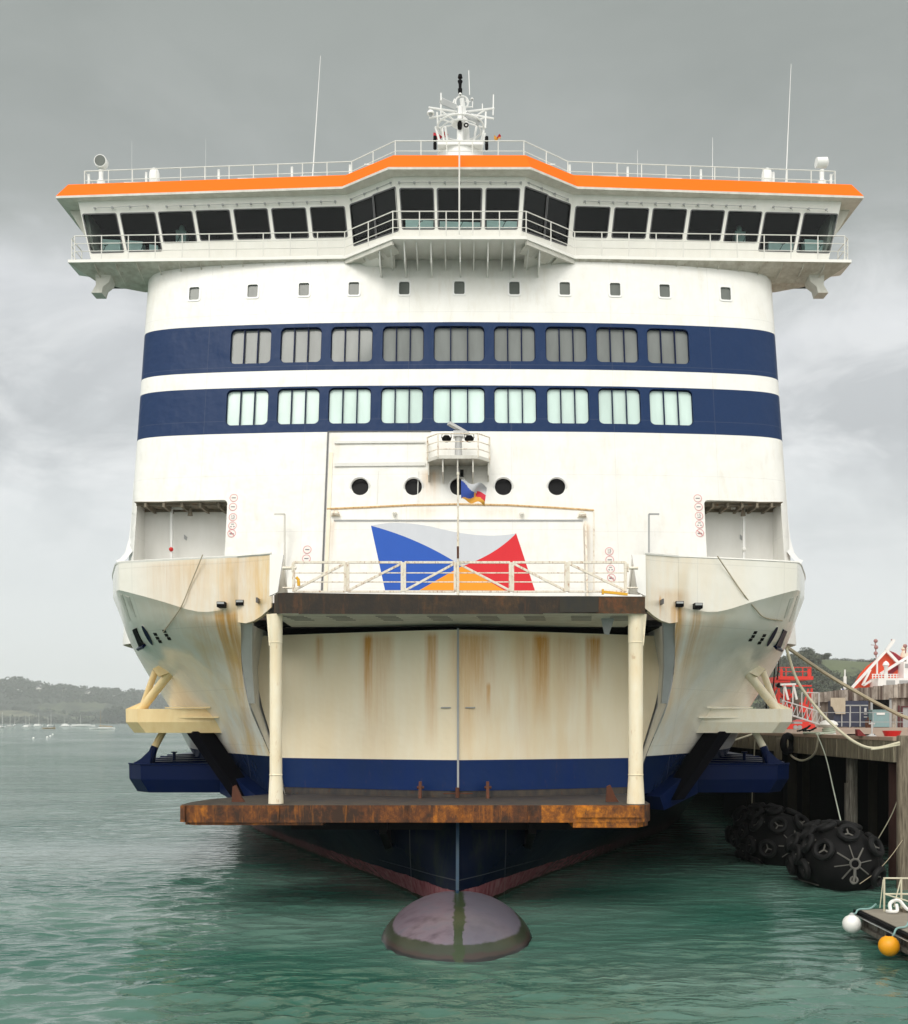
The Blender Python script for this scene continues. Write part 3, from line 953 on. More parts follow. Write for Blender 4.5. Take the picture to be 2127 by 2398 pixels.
# ---- gates across the ramp head
GY = 32.6
gx = [688, 812, 945, 1069, 1198, 1328, 1465]
zt0, zb0 = PZ(1317, GY), PZ(1384, GY)
for i in range(6):
    q = MB()
    xa, xb = PX(gx[i] + (3 if i else 0), GY), PX(gx[i + 1] - (3 if i < 5 else 0), GY)
    T, B0 = zt0, zb0 - 0.02
    q.bar((xa, GY, T), (xb, GY, T), 0.07, 0.07)
    q.bar((xa, GY, B0), (xb, GY, B0), 0.06, 0.06)
    for x in (xa, xb):
        q.bar((x, GY, B0), (x, GY, T), 0.085, 0.085, (0, 1, 0))
    for fz in (0.33, 0.64):
        q.bar((xa, GY, B0 + (T - B0) * fz), (xb, GY, B0 + (T - B0) * fz), 0.035, 0.035)
    if i < 3:
        q.bar((xa, GY - 0.01, B0 + .03), (xb, GY - 0.01, T - .03), 0.06, 0.07)
    else:
        q.bar((xa, GY - 0.01, T - .03), (xb, GY - 0.01, B0 + .03), 0.06, 0.07)
    q.build('barrier_gate', M['white_rusty'], ferry)
for s, px_ in ((-1, 678), (1, 1478)):
    q = MB()
    x = PX(px_, GY)
    q.tube([(x - .22, GY, zt0 - 0.18), (x + .22, GY, zt0 - 0.18)], 0.05, 8)
    q.tube([(x - .22, GY, zb0 + 0.1), (x + .22, GY, zb0 + 0.1)], 0.03, 8)
    q.bar((x - s * .1, GY, zt0 - .3), (x - s * .1, GY, zt0 - .05), 0.12, 0.05)
    q.build('gate_hinge', M['white_rusty'], ferry)
q = MB()
q.bar(P(1412, 1386, 32.5), P(1470, 1392, 32.5), 0.08, 0.08)
q.bar(P(1412, 1380, 32.5), P(1412, 1392, 32.5), 0.12, 0.06)
q.build('yellow_lever', M['yellow'], ferry)
q = MB()
q.tube([P(694, 1352, 32.45), P(699, 1357, 32.45), P(700, 1372, 32.45)], 0.05, 8)
q.build('yellow_hook', M['yellow'], ferry)

# ================================================================== superstructure
zlo, zhi = 9.4, 27.6
wins_small = [(455, 690), (592, 682), (712, 679), (829, 675), (947, 673), (1076, 674), (1205, 674), (1323, 676), (1441, 679), (1557, 683), (1700, 691)]
up_x = [(540, 635), (657, 753), (775, 873), (896, 993), (1016, 1135), (1157, 1254), (1278, 1375), (1397, 1495), (1516, 1614)]
lo_x = [(530, 628), (649, 748), (769, 869), (892, 991), (1014, 1136), (1157, 1257), (1281, 1380), (1402, 1501), (1522, 1623)]
holes, revs, winspec = [], [], []
for px, py in wins_small:
    x, z = XZ(px, py)
    z = zc(674)
    h = rrect(x - 0.27, x + 0.27, z - 0.35, z + 0.35, 0.1)
    holes.append(h); revs.append((0, 0.10, 0)); winspec.append(('small', x, z, 0.27, 0.35))
for xs, y0, y1, kind in ((up_x, 763, 845, 'upper'), (lo_x, 906, 990, 'lower')):
    za, zb_ = zc(y1), zc(y0)
    for a, b_ in xs:
        xa, xb = XZ(a, (y0 + y1) / 2 + 4)[0], XZ(b_, (y0 + y1) / 2 + 4)[0]
        h = rrect(xa, xb, za, zb_, 0.24)
        holes.append(h); revs.append((0, 0.2, 0)); winspec.append((kind, (xa + xb) / 2, (za + zb_) / 2, (xb - xa) / 2, (zb_ - za) / 2))
for px in (843.5, 968.5, 1074, 1179, 1304):
    x, z = XZ(px, 1140)
    holes.append(circle(x, z, 0.385, 24)); revs.append((0, 0.12, 0)); winspec.append(('port', x, z, 0.385, 0.385))
rec = []
for a, b_ in ((318, 530), (1652, 1832)):
    xa, xb = XZ(a, 1230)[0], XZ(b_, 1230)[0]
    xa, xb = max(xa, -14.5), min(xb, 14.5)
    zt_ = zc(1158) - 0.15
    h = [(xa, 10.3), (xb, 10.3)] + [(xb - 0.22, zt_), (xa, zt_)] if a > 1000 else None
    if a < 1000:
        h = [(xa, 10.3), (xb, 10.3)] + [(xb - 0.18 + 0.18 * math.cos(R(t)), zt_ - 0.18 + 0.18 * math.sin(R(t))) for t in (0, 30, 60, 90)] + [(xa, zt_)]
    else:
        h = [(xa, 10.3), (xb, 10.3), (xb, zt_)] + [(xa + 0.18 - 0.18 * math.sin(R(t)), zt_ - 0.18 + 0.18 * math.cos(R(t))) for t in (0, 30, 60, 90)]
    holes.append(h); revs.append((0, 2.6, 0)); rec.append((xa, xb, zt_))
def subdiv(h, d=0.28):
    o = []
    for i, p in enumerate(h):
        r = h[(i + 1) % len(h)]
        k = max(1, int(math.hypot(r[0] - p[0], r[1] - p[1]) / d))
        o += [(p[0] + (r[0] - p[0]) * t / k, p[1] + (r[1] - p[1]) * t / k) for t in range(k)]
    return o
holes = [subdiv(h) for h in holes]
q = MB()
XM = PLAN[-1, 0]
gp = [(x, z) for x in list(np.linspace(-12.6, 12.6, 54)) + [s * v for s in (-1, 1) for v in (12.9, 13.2, 13.5, 13.8, 14.05, 14.3, 14.45, 14.6, 14.7, 14.8)] for z in [zlo + (zhi - zlo) * i / 24 for i in range(1, 24)]]
nz = 24
zz = [zlo + (zhi - zlo) * i / nz for i in range(nz + 1)]
outer = [(x, zlo) for x in np.linspace(-XM, XM, 60)] + [(XM, z) for z in zz[1:]] + [(x, zhi) for x in np.linspace(XM, -XM, 60)[1:]] + [(-XM, z) for z in zz[1:-1][::-1]]
holed(q, outer, holes, gp, lambda x, z: (x, YF(x, z), z), revs)
for s in (-1, 1):
    rows = []
    for z in zz:
        y0 = YF(XM, z)
        rows.append([(s * XM, y0, z), (s * 15.02, y0 + 0.6, z), (s * 15.15, y0 + 1.6, z), (s * 15.3, y0 + 4, z), (s * 15.4, y0 + 8, z), (s * 15.4, 150, z)])
    q.grid(rows, flip=(s < 0))
q.add([(-15.4, 150, zhi), (15.4, 150, zhi), (15.4, 50, zhi), (12, 48.6, zhi), (0, 47.4, zhi), (-12, 48.6, zhi), (-15.4, 50, zhi)], [(0, 1, 2, 3, 4, 5, 6)])
q.build('superstructure', M['super'], ferry, angle=30, merge=True)

# glass
def glass_mat(name, col, rough=0.06, spec=0.7, mott=0.0, emis=None):
    m, nt, b = new_mat(name)
    c = mixc(nt, ramp(nt, noise(nt, coords(nt, (1.3, 1, 0.25)), 1.1, 4), [(0.3, 0.0), (0.7, 1.0)]), col, tuple(min(1, k * (1 + mott)) for k in col))
    oi = nt.nodes.new('ShaderNodeObjectInfo')
    c = mixc(nt, mth(nt, 'MULTIPLY', oi.outputs['Random'], 0.22), c, tuple(k * 0.55 for k in col))
    setc(nt, b, c)
    b.inputs['Roughness'].default_value = rough
    b.inputs['Specular IOR Level'].default_value = spec
    bump(nt, b, noise(nt, coords(nt), 0.5, 1), 0.05, 0.05)
    return m
M['pane_upper'] = glass_mat('grey_sky_reflection_pane', (0.165, 0.178, 0.172), 0.06, 0.24, 0.35)  # grey of the reflected sky put into the pane colour
M['pane_lower'] = glass_mat('mint_blind_behind_glass', (0.56, 0.70, 0.65), 0.12, 0.3, 0.2)
M['pane_small'] = glass_mat('small_cabin_pane', (0.11, 0.12, 0.11), 0.08, 0.25, 0.5)
M['pane_port'] = glass_mat('dark_porthole_pane', (0.006, 0.006, 0.007), 0.25, 0.12)

for kind, x, z, hw, hh in winspec:
    fr = MB()
    pn = MB()
    if kind in ('upper', 'lower'):
        def m3(u, v, d=0.0):
            return (u, YF(u, v) + d, v)
        n = 3
        for k in (1, 2):
            u = x - hw + 2 * hw * k / 3
            fr.bar(m3(u, z - hh, 0.11), m3(u, z + hh, 0.11), 0.05, 0.12, (0, 1, 0))
        ring_o = rrect(x - hw - 0.0, x + hw + 0.0, z - hh, z + hh, 0.24)
        ring_i = rrect(x - hw + 0.035, x + hw - 0.035, z - hh + 0.03, z + hh - 0.05, 0.21)
        k = len(ring_o)
        fr.add([m3(*p, 0.12) for p in ring_o] + [m3(*p, 0.12) for p in ring_i], [(i, (i + 1) % k, k + (i + 1) % k, k + i) for i in range(k)])
        pn.add([m3(*p, 0.17) for p in rrect(x - hw, x + hw, z - hh, z + hh, 0.22)], [tuple(range(20))])
        o = fr.build('window', M['navy'], ferry)
        if kind == 'lower':
            pn.build('pane', M['pane_lower'], o)
        else:
            pn.build('pane', M['pane_upper'], o)
    elif kind == 'small':
        ring_o = rrect(x - hw - 0.05, x + hw + 0.05, z - hh - 0.05, z + hh + 0.05, 0.13)
        ring_i = rrect(x - hw + 0.03, x + hw - 0.03, z - hh + 0.03, z + hh - 0.03, 0.08)
        k = len(ring_o)
        g = lambda p, d: (p[0], YF(*p) + d, p[1])
        fr.add([g(p, -0.025) for p in ring_o] + [g(p, -0.025) for p in ring_i] + [g(p, 0.06) for p in ring_i] + [g(p, 0.01) for p in ring_o],
               [(i, (i + 1) % k, k + (i + 1) % k, k + i) for i in range(k)] + [(k + i, k + (i + 1) % k, 2 * k + (i + 1) % k, 2 * k + i) for i in range(k)] +
               [(3 * k + i, 3 * k + (i + 1) % k, (i + 1) % k, i) for i in range(k)])
        o = fr.build('window', M['white_clean'], ferry)
        pn.add([g(p, 0.05) for p in rrect(x - hw, x + hw, z - hh, z + hh, 0.1)], [tuple(range(20))])
        pn.build('pane', M['pane_small'], o)
    else:
        g = lambda p, d: (p[0], YF(*p) + d, p[1])
        fr.torus((x, YF(x, z), z), (0, -1, RAKE * -1), 0.415, 0.045, 28, 8)
        o = fr.build('porthole', M['white_clean'], ferry)
        pn.add([g(p, 0.07) for p in circle(x, z, 0.40, 28)], [tuple(range(28))])
        pn.build('pane', M['pane_port'], o)

# mooring deck recesses: back wall with a notch, ceiling beams
for k, (xa, xb, zt_) in enumerate(rec):
    q = MB()
    xm = (xa + xb) / 2
    yb = YF(xm, 12) + 2.45
    q.box((xa - 0.4, yb, 9.6), (xb + 0.4, yb + 0.2, zt_ + 0.5))
    q.build('recess_wall', M['white'], ferry)
    q = MB()
    y0 = YF(xm, zt_)
    for j in range(5):
        x = xa + 0.5 + (xb - xa - 1.0) * j / 4
        q.box((x - 0.05, y0 + 0.15, zt_ - 0.24), (x + 0.05, yb, zt_ - 0.01))
    q.box((xa + 0.02, y0 + 0.4, zt_ - 0.13), (xb - 0.02, y0 + 0.5, zt_ - 0.012))
    q.box((xa + 0.02, y0 + 1.6, zt_ - 0.16), (xb - 0.02, y0 + 1.7, zt_ - 0.012))
    q.box((xa + .02, y0 + 0.12, zt_ - 0.035), (xb - .02, yb, zt_ - 0.005))
    q.tube([(xm + 0.2, y0 + 0.8, zt_ - 0.5), (xm + 0.2, y0 + 0.8, zt_ - 0.1)], [0.12, 0.05], 8)
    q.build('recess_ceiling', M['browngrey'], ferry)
    s = -1 if k == 0 else 1
    xo = xa if s < 0 else xb
    q = MB()
    q.prism([(xo, yb - 0.9, 9.8), (xo - s * 0.75, yb - 0.9, 9.8), (xo - s * 0.75, yb - 0.9, 12.2), (xo - s * 0.15, yb - 0.9, 12.75), (xo, yb - 0.9, 12.8)], (0, 0.1, 0))
    q.build('recess_bracket', M['soffit'], ferry)
    # fashion plate sweeping from the corner out to the bulwark
    q = MB()
    pro = [(14.95, 46.9, 17.0), (14.95, 46.6, 15.4), (14.97, 46.3, 14.3), (15.05, 46.0, 13.6), (15.2, 45.8, 13.3), (15.36, 45.7, 13.2)]
    a = [Vector((s * x, y + 0.1, z)) for x, y, z in pro]
    bb = [Vector((s * (x - 0.45), y - 0.25, z)) for x, y, z in pro[:-1]] + [Vector((s * 15.0, 45.2, 12.9))]
    q.grid([a, bb], flip=(s > 0))
    q.build('fashion_plate', M['white_clean'], ferry)
    q = MB()
    yy = yb - 0.45
    x0, x1 = ((402, 431) if s < 0 else (1742, 1713))
    xx, xe, z1 = PX(x0, yy), PX(x1, yy), PZ(1190, yy)
    q.bar((xx, yy, 10.0), (xx, yy, z1), 0.10, 0.10, (0, 1, 0))
    q.bar((xx, yy, z1), (xe, yy, z1), 0.10, 0.09)
    q.build('davit_post', M['white_clean'], ferry)
    q = MB()
    q.ball((xx, yy - 0.06, PZ(1287, yy)), 0.10)
    q.build('post_float', M['red'] if s < 0 else M['white'], ferry)
    q = MB()
    x2 = PX(432 if s < 0 else 1733, yb)
    q.prism([(x2, yb - 0.05, PZ(1252, yb)), (x2 + 0.14, yb - 0.05, PZ(1258, yb)), (x2 + 0.1, yb - 0.05, PZ(1266, yb)), (x2, yb - 0.05, PZ(1262, yb))], (0, 0.08, 0))
    q.build('wall_handle', M['grey'], ferry)
for (x0, x1) in ((667, 643), (1520, 1544)):
    yy = 44.2
    q = MB()
    z1 = PZ(1204, yy)
    q.bar((PX(x0, yy), yy, 9.9), (PX(x0, yy), yy, z1), 0.07, 0.07, (0, 1, 0))
    q.bar((PX(x0, yy), yy, z1), (PX(x1, yy), yy, z1), 0.07, 0.07)
    q.build('davit_post', M['grey'] if x0 > 1000 else M['soffit'], ferry)

# plating details on the front: draught strip, seams, panel outlines
def on_front(px, py, off=0.02):
    x, y, z = hit_front(px, py)
    return Vector((x, y - off, z))
q = MB()
q.bar(on_front(769, 1012), on_front(754, 1384), 0.075, 0.04, (0, 1, 0))
q.bar(on_front(768, 1011), on_front(1010, 1010), 0.05, 0.04)
q.build('cable_duct', M['dkgrey'], ferry)
q = MB()
q.bar(on_front(776, 1060), on_front(763, 1384), 0.16, 0.03, (0, 1, 0))
q.build('cover_strip', M['pale_belt'], ferry)
q = MB()
for py, w_ in ((1037, 0.10), (1089, 0.16)):
    q.bar(on_front(784, py, 0.05), on_front(996, py - 2, 0.05), 0.08, w_)
for px in (885, 980):
    q.bar(on_front(px, 1102), on_front(px - 2, 1180), 0.03, 0.03, (0, 1, 0))
q.build('stiffener', M['white'], ferry)
q = MB()
pl = [(766, 1192), (860, 1188), (960, 1183), (1076, 1181), (1190, 1183), (1300, 1189), (1391, 1195)]
q.tube([on_front(*p, 0.02) for p in pl], 0.045, 6)
q.build('gutter_bar', paint('rusty_gutter', (0.70, 0.52, 0.30), 0.6, 0.6, (0.55, 0.28, 0.08), 0.4, (0.40, 0.18, 0.05), scale=2), ferry)
q = MB()
yp = 44.15
pa, pb = P(781, 1217, yp), P(1367, 1219, yp)
yr = lambda z: 44.12 + RAKE * (z - 13.6)
zt_ = (pa.z + pb.z) / 2
q.prism([(pa.x, yr(9.9), 9.9), (pa.x, yr(zt_), zt_), (pa.x, yr(zt_) + 1.2, zt_), (pa.x, yr(9.9) + 1.2, 9.9)], (pb.x - pa.x, 0, 0))
q.build('upper_bow_ramp', M['super'], ferry)
q = MB()
q.bar(Vector((pb.x + .1, yr(pb.z), pb.z)), Vector((pb.x + .1, yr(9.9), 9.9)), 0.08, 0.05, (0, 1, 0))
q.bar(on_front(1391, 1196), on_front(1391, 1384), 0.05, 0.03, (0, 1, 0))
q.build('ramp_guide', M['white_rusty'], ferry)
q = MB()
q.bar(Vector((pa.x, yr(zt_) - .02, zt_ + .03)), Vector((pb.x, yr(zt_) - .02, zt_ + .03)), 0.05, 0.05)
q.build('ramp_top_edge', M['grey'], ferry)
for px, py in ((787, 1204), (1363, 1207)):
    q = MB()
    p = on_front(px, py, 0.12)
    q.prism([p + Vector(v) for v in ((-.2, 0, -.1), (.2, 0, -.1), (.1, 0, .14), (-.1, 0, .14))], (0, .1, 0))
    q.tube([p + Vector((-.16, -.05, 0)), p + Vector((.16, -.05, 0))], 0.08, 8)
    q.build('hinge_block', M['white_rusty'], ferry)
for px, py in ((925, 1207), (1222, 1208)):
    q = MB()
    p = on_front(px, py, 0.15)
    q.tube([p + Vector((0, -.1, -.03)), p + Vector((0, .15, .06))], 0.075, 8)
    q.bar(p + Vector((-.09, .1, .1)), p + Vector((.09, .1, .1)), 0.08, 0.06)
    q.build('deck_floodlight', M['soffit'], ferry)

# painted emblem on the upper bow ramp: four curved fields
q = MB()
ye = yp
def E(px, py):
    p = P(px, py, ye)
    for _ in range(4):
        p = P(px, py, yr(p.z))
    return (p.x, yr(p.z), p.z)
def curve(p0, p1, p2, n=10):
    return [tuple((1 - t) ** 2 * np.array(p0) + 2 * t * (1 - t) * np.array(p1) + t * t * np.array(p2)) for t in [i / n for i in range(n + 1)]]
c0 = (1082, 1326)
top1 = curve((869, 1231), (925, 1217), (1010, 1233), 10) + curve((1010, 1233), (1130, 1265), (1209, 1249), 10)[1:]
lft = curve((869, 1231), (985, 1262), c0, 12)
rgt_ = curve(c0, (1160, 1300), (1209, 1249), 12)
def field(mi, pts, d):
    mb_pts = [Vector(E(*p)) + Vector((0, -d, 0)) for p in pts]
    q.mat(mi).prism(mb_pts, (0, d * 0.7, 0))
field(0, lft + [(982, 1382), (902, 1382)], 0.008)
field(1, top1 + rgt_[::-1][1:] + lft[::-1][1:-1], 0.008)
field(2, rgt_ + [(1253, 1383), (1180, 1383), (1130, 1352)], 0.008)
field(3, curve((984, 1382), (1040, 1348), c0, 8) + curve(c0, (1130, 1352), (1182, 1383), 8)[1:], 0.012)
q.build('emblem', [paint('emblem_blue', (0.024, 0.095, 0.43), 0.5, 0.1, spec=.15), paint('emblem_grey', (0.55, 0.575, 0.61), 0.5, 0.12, spec=.15), paint('emblem_red', (0.62, 0.026, 0.035), 0.5, 0.1, spec=.15), paint('emblem_orange', (0.85, 0.30, 0.022), 0.5, 0.1, spec=.15)], ferry)

# round restriction signs
sg = [(548, 1166, 0), (546, 1187, 0), (546, 1211, 1), (545, 1231, 2), (543, 1249, 3),
      (1634, 1167, 0), (1636, 1187, 0), (1637, 1208, 1), (1638, 1228, 2), (1639, 1248, 3),
      (720, 1287, 0), (718, 1308, 0), (1427, 1291, 1), (1428, 1311, 0), (1430, 1332, 2), (1432, 1353, 3)]
def glyphs(txt, size):
    cu = bpy.data.curves.new('t', 'FONT')
    cu.body = txt
    cu.size = size
    cu.align_x, cu.align_y = 'CENTER', 'CENTER'
    o = bpy.data.objects.new('t', cu)
    COL.objects.link(o)
    dg = bpy.context.evaluated_depsgraph_get()
    me = bpy.data.meshes.new_from_object(o.evaluated_get(dg))
    r = ([tuple(v.co) for v in me.vertices], [tuple(p.vertices) for p in me.polygons])
    bpy.data.objects.remove(o)
    bpy.data.curves.remove(cu)
    bpy.data.meshes.remove(me)
    return r
M['signred'] = paint('sign_red', (0.62, 0.22, 0.23), 0.5, 0.2)
M['signgrey'] = paint('sign_grey', (0.16, 0.17, 0.18), 0.5, 0.2)
M['signpink'] = paint('sign_face', (0.78, 0.74, 0.70), 0.5, 0.15)
for px, py, kd in sg:
    q = MB()
    x, y, z = hit_front(px, py)
    if abs(x) < 5.6:
        y = min(y, YF(x, z))
    t = Vector((0, RAKE, 1)).normalized()
    r0, r1 = 0.158, 0.182
    def G(u, v, d):
        return Vector((x + u, y - d, z)) + t * v
    k = 24
    cc = [(math.cos(2 * math.pi * i / k), math.sin(2 * math.pi * i / k)) for i in range(k)]
    q.mat(2).add([G(r0 * a, r0 * b_, 0.012) for a, b_ in cc], [tuple(range(k))])
    q.mat(0).add([G(r1 * a, r1 * b_, 0.018) for a, b_ in cc] + [G(r0 * a, r0 * b_, 0.018) for a, b_ in cc] + [G(r1 * a, r1 * b_, -0.02) for a, b_ in cc],
                 [(i, (i + 1) % k, k + (i + 1) % k, k + i) for i in range(k)] + [(2 * k + i, 2 * k + (i + 1) % k, (i + 1) % k, i) for i in range(k)])
    q.mat(1)
    if kd == 0:
        q.add([G(u, v, 0.022) for u, v in ((-.09, -.02), (.09, -.02), (.09, .02), (-.09, .02))], [(0, 1, 2, 3)])
    elif kd == 1:
        vs, fs = glyphs('15', 0.19)
        q.add([G(a, b_ + 0.03, 0.022) for a, b_, _ in vs], fs)
        q.add([G(u, v, 0.022) for u, v in ((-.07, -.09), (.07, -.09), (.07, -.065), (-.07, -.065))], [(0, 1, 2, 3)])
    elif kd == 2:
        for cx_ in (-0.065, 0.065):
            q.add([G(cx_ + .03 * a, -.045 + .03 * b_, 0.022) for a, b_ in cc[::2]], [tuple(range(12))])
        q.add([G(u, v, 0.022) for u, v in ((-.06, .05), (.06, .05), (.06, .085), (-.06, .085))], [(0, 1, 2, 3)])
    else:
        q.add([G(u, v, 0.022) for u, v in ((-.10, -.05), (.10, -.05), (.09, 0.0), (.03, .01), (0, .06), (-.02, .06), (-.03, .01), (-.09, 0.0))], [tuple(range(8))])
        q.mat(0).add([G(u, v, 0.026) for u, v in ((-.125, .10), (.10, -.125), (.125, -.10), (-.10, .125))], [(0, 1, 2, 3)])
    q.build('sign', [M['signred'], M['signgrey'], M['signpink']], ferry)

# ---- balcony with a small radar above the portholes
q = MB()
yb0 = YF(0, 17.2)
Yf = yb0 - 1.25
zf = PZ(1070, Yf)
xl, xr = PX(1001, Yf + .6), PX(1147, Yf + .6)
xl2, xr2 = PX(1026, Yf), PX(1120, Yf)
out = [(xl, yb0 + 0.4), (xl, Yf + .6), (xl2, Yf), (xr2, Yf), (xr, Yf + .6), (xr, yb0 + 0.4)]
q.prism([(x, y, zf - 0.07) for x, y in out], (0, 0, 0.14))
for x in (xl + .05, PX(1037, Yf), PX(1072, Yf), PX(1108, Yf), xr - .05):
    yfr = Yf + (0.62 if abs(x - PX(1074, Yf)) > 1 else 0.08)
    q.prism([(x - .03, yfr, zf - .07), (x - .03, yb0 + .3, zf - .07), (x - .03, yb0 + .3, zf - 1.0), (x - .03, yfr + .05, zf - .62)], (0.06, 0, 0))
q.build('radar_balcony', M['soffit'], ferry)
q = MB()
for h in (0.34, 0.66, 1.0):
    q.tube([(x, y, zf + h) for x, y in out], 0.022 if h < 1 else 0.03, 6)
for x, y in out[1:-1] + [(xl, yb0), (xr, yb0)]:
    q.tube([(x, y, zf), (x, y, zf + 1.0)], 0.03, 6)
q.build('balcony_railing', M['white_rusty'], ferry)
q = MB()
x = PX(1074, Yf + .6)
y = Yf + 0.6
q.lathe([(0.17, zf + .05), (0.15, zf + .8), (0.17, zf + 1.0)], (x, y, 0), 12)
q.box((x - .22, y - .2, zf + 1.0), (x + .22, y + .2, zf + 1.25))
q.bar((x - .42, y - .25, zf + 1.55), (x + .40, y + .25, zf + 1.22), 0.22, 0.12)
q.build('balcony_radar', M['galv'], ferry)
for px in (1046, 1099):
    q = MB()
    x = PX(px, Yf + .25)
    z = PZ(1027, Yf + .25)
    q.lathe([(0.10, -0.14), (0.20, -0.06), (0.205, 0.02), (0.12, 0.12)], (x, Yf + .25, z), 14)
    q.tube([(x - .21, Yf + .25, z + .02), (x - .19, Yf + .25, z + .2), (x + .19, Yf + .25, z + .2), (x + .21, Yf + .25, z + .02)], 0.02, 6)
    q.build('balcony_lamp', M['black'], ferry)
q = MB()
q.box((PX(1078, yb0), Yf + .75, zf - .62), (PX(1086, yb0), Yf + 1.0, zf - .36))
q.build('downlight', M['black'], ferry)

# ================================================================== bridge
Wb = [(-17.47, 48.85), (-5.0, 48.2), (-2.75, 46.65), (2.75, 46.65), (5.0, 48.2), (17.47, 48.85)]
Wt = [(-17.96, 48.15), (-5.25, 47.5), (-2.95, 45.95), (2.95, 45.95), (5.25, 47.5), (17.96, 48.15)]
ZB, ZT = 27.5, 30.55
wl_ = [(203, 282, 500, 592), (290, 372, 498, 589), (377, 456, 495, 568), (464, 543, 492, 563), (552, 631, 489, 560), (640, 720, 487, 558), (730, 811, 484, 556)]
sl_ = [(823, 880, 467, 569), (875, 931, 445, 551)]
cl_ = [(939, 1017, 441, 537), (1025, 1128, 441, 537), (1137, 1215, 441, 537)]
mirb = lambda L: [(2156 - b_, 2156 - a, c_, d_) for a, b_, c_, d_ in L][::-1]
facets = [wl_, sl_, cl_, mirb(sl_), mirb(wl_)]
M['bridge_white'] = paint('bridge_white_paint', (0.85, 0.84, 0.79), 0.45, 0.25, (0.66, 0.63, 0.55))
m, nt, b = new_mat('bridge_glass')
nt.nodes.clear()
tr = nd(nt, 'ShaderNodeBsdfTransparent', Color=(0.84, 0.90, 0.89, 1))
gl = nd(nt, 'ShaderNodeBsdfGlossy', Roughness=0.03, Color=(0.8, 0.85, 0.85, 1))
lw = nd(nt, 'ShaderNodeFresnel', IOR=1.32)
mx = nt.nodes.new('ShaderNodeMixShader')
nt.links.new(lw.outputs[0], mx.inputs[0])
nt.links.new(tr.outputs[0], mx.inputs[1])
nt.links.new(gl.outputs[0], mx.inputs[2])
nt.links.new(mx.outputs[0], nt.nodes.new('ShaderNodeOutputMaterial').inputs[0])
M['bridge_glass'] = m
q = MB()
panes = []
for k in range(5):
    A, B_ = Vector((*Wb[k], ZB)), Vector((*Wb[k + 1], ZB))
    C_, D_ = Vector((*Wt[k], ZT)), Vector((*Wt[k + 1], ZT))
    Lw = (B_ - A).length
    nrm = (B_ - A).cross(C_ - A).normalized()
    def fmap(u, v, A=A, B_=B_, C_=C_, D_=D_):
        return (A.lerp(B_, u)).lerp(C_.lerp(D_, u), v)
    def inv(px, py, A=A, nrm=nrm, B_=B_, C_=C_, D_=D_):
        d = P(px, py, 40) - CAMP
        t = (A - CAMP).dot(nrm) / d.dot(nrm)
        p = CAMP + d * t
        v = (p.z - ZB) / (ZT - ZB)
        a, b__ = A.lerp(C_, v), B_.lerp(D_, v)
        u = (p - a).dot(b__ - a) / (b__ - a).length_squared
        return u, v
    hs = []
    for (a, b_, c_, d_) in facets[k]:
        q0, q1, q2, q3 = inv(a, d_), inv(b_, d_), inv(b_, c_), inv(a, c_)
        u0, u1 = (q0[0] + q3[0]) / 2, (q1[0] + q2[0]) / 2
        v0, v1 = (q0[1] + q1[1]) / 2, (q2[1] + q3[1]) / 2
        r = 0.09
        h = [(u / Lw, v / 3.1) for u, v in rrect(u0 * Lw, u1 * Lw, v0 * 3.1, v1 * 3.1, r)]
        hs.append(h)
        panes.append(([fmap(*p) + Vector((0, 0.06, 0)) for p in h], [fmap(*p) for p in h], nrm))
    gp_ = [(i / 12, j / 4) for i in range(1, 12) for j in range(1, 4)]
    holed(q, [(i / 12, 0) for i in range(12)] + [(1, j / 4) for j in range(4)] + [(1 - i / 12, 1) for i in range(12)] + [(0, 1 - j / 4) for j in range(4)],
          hs, gp_, fmap, [(0, 0.09, 0)] * len(hs))
for s in (-1, 1):
    a, b_ = Vector((s * 17.47, 48.85, ZB)), Vector((s * 17.96, 48.15, ZT))
    q.poly([a, b_, Vector((s * 17.96, 50.9, ZT)), Vector((s * 17.47, 50.9, ZB))])
q.poly([(-17.47, 50.9, ZB), (17.47, 50.9, ZB), (17.96, 50.9, ZT), (-17.96, 50.9, ZT)])
wh = q.build('wheelhouse', M['bridge_white'], ferry, angle=20)
for pts, edge, nrm in panes:
    q = MB()
    c_ = sum(edge, Vector()) / len(edge)
    inn_ = [c_ + (p - c_) * 0.955 - nrm * -0.012 for p in edge]
    ou = [c_ + (p - c_) * 1.02 + nrm * 0.012 for p in edge]
    k = len(ou)
    q.add(ou + inn_, [(i, (i + 1) % k, k + (i + 1) % k, k + i) for i in range(k)])
    w_ = q.build('bridge_window', M['dkgrey'], ferry)
    q = MB()
    q.add(pts, [tuple(range(len(pts)))])
    q.build('pane', M['bridge_glass'], w_)
    q = MB()
    lo = min(pts, key=lambda p: p.z).z
    base = c_ + nrm * 0.05
    base.z = lo - 0.05
    q.bar(base, base + Vector((0.16, -0.03, 0.28)), 0.02, 0.02)
    q.bar(base + Vector((0.05, 0, 0.28)), base + Vector((0.25, -.03, 0.30)), 0.02, 0.02)
    q.build('window_wiper', M['black'], w_)
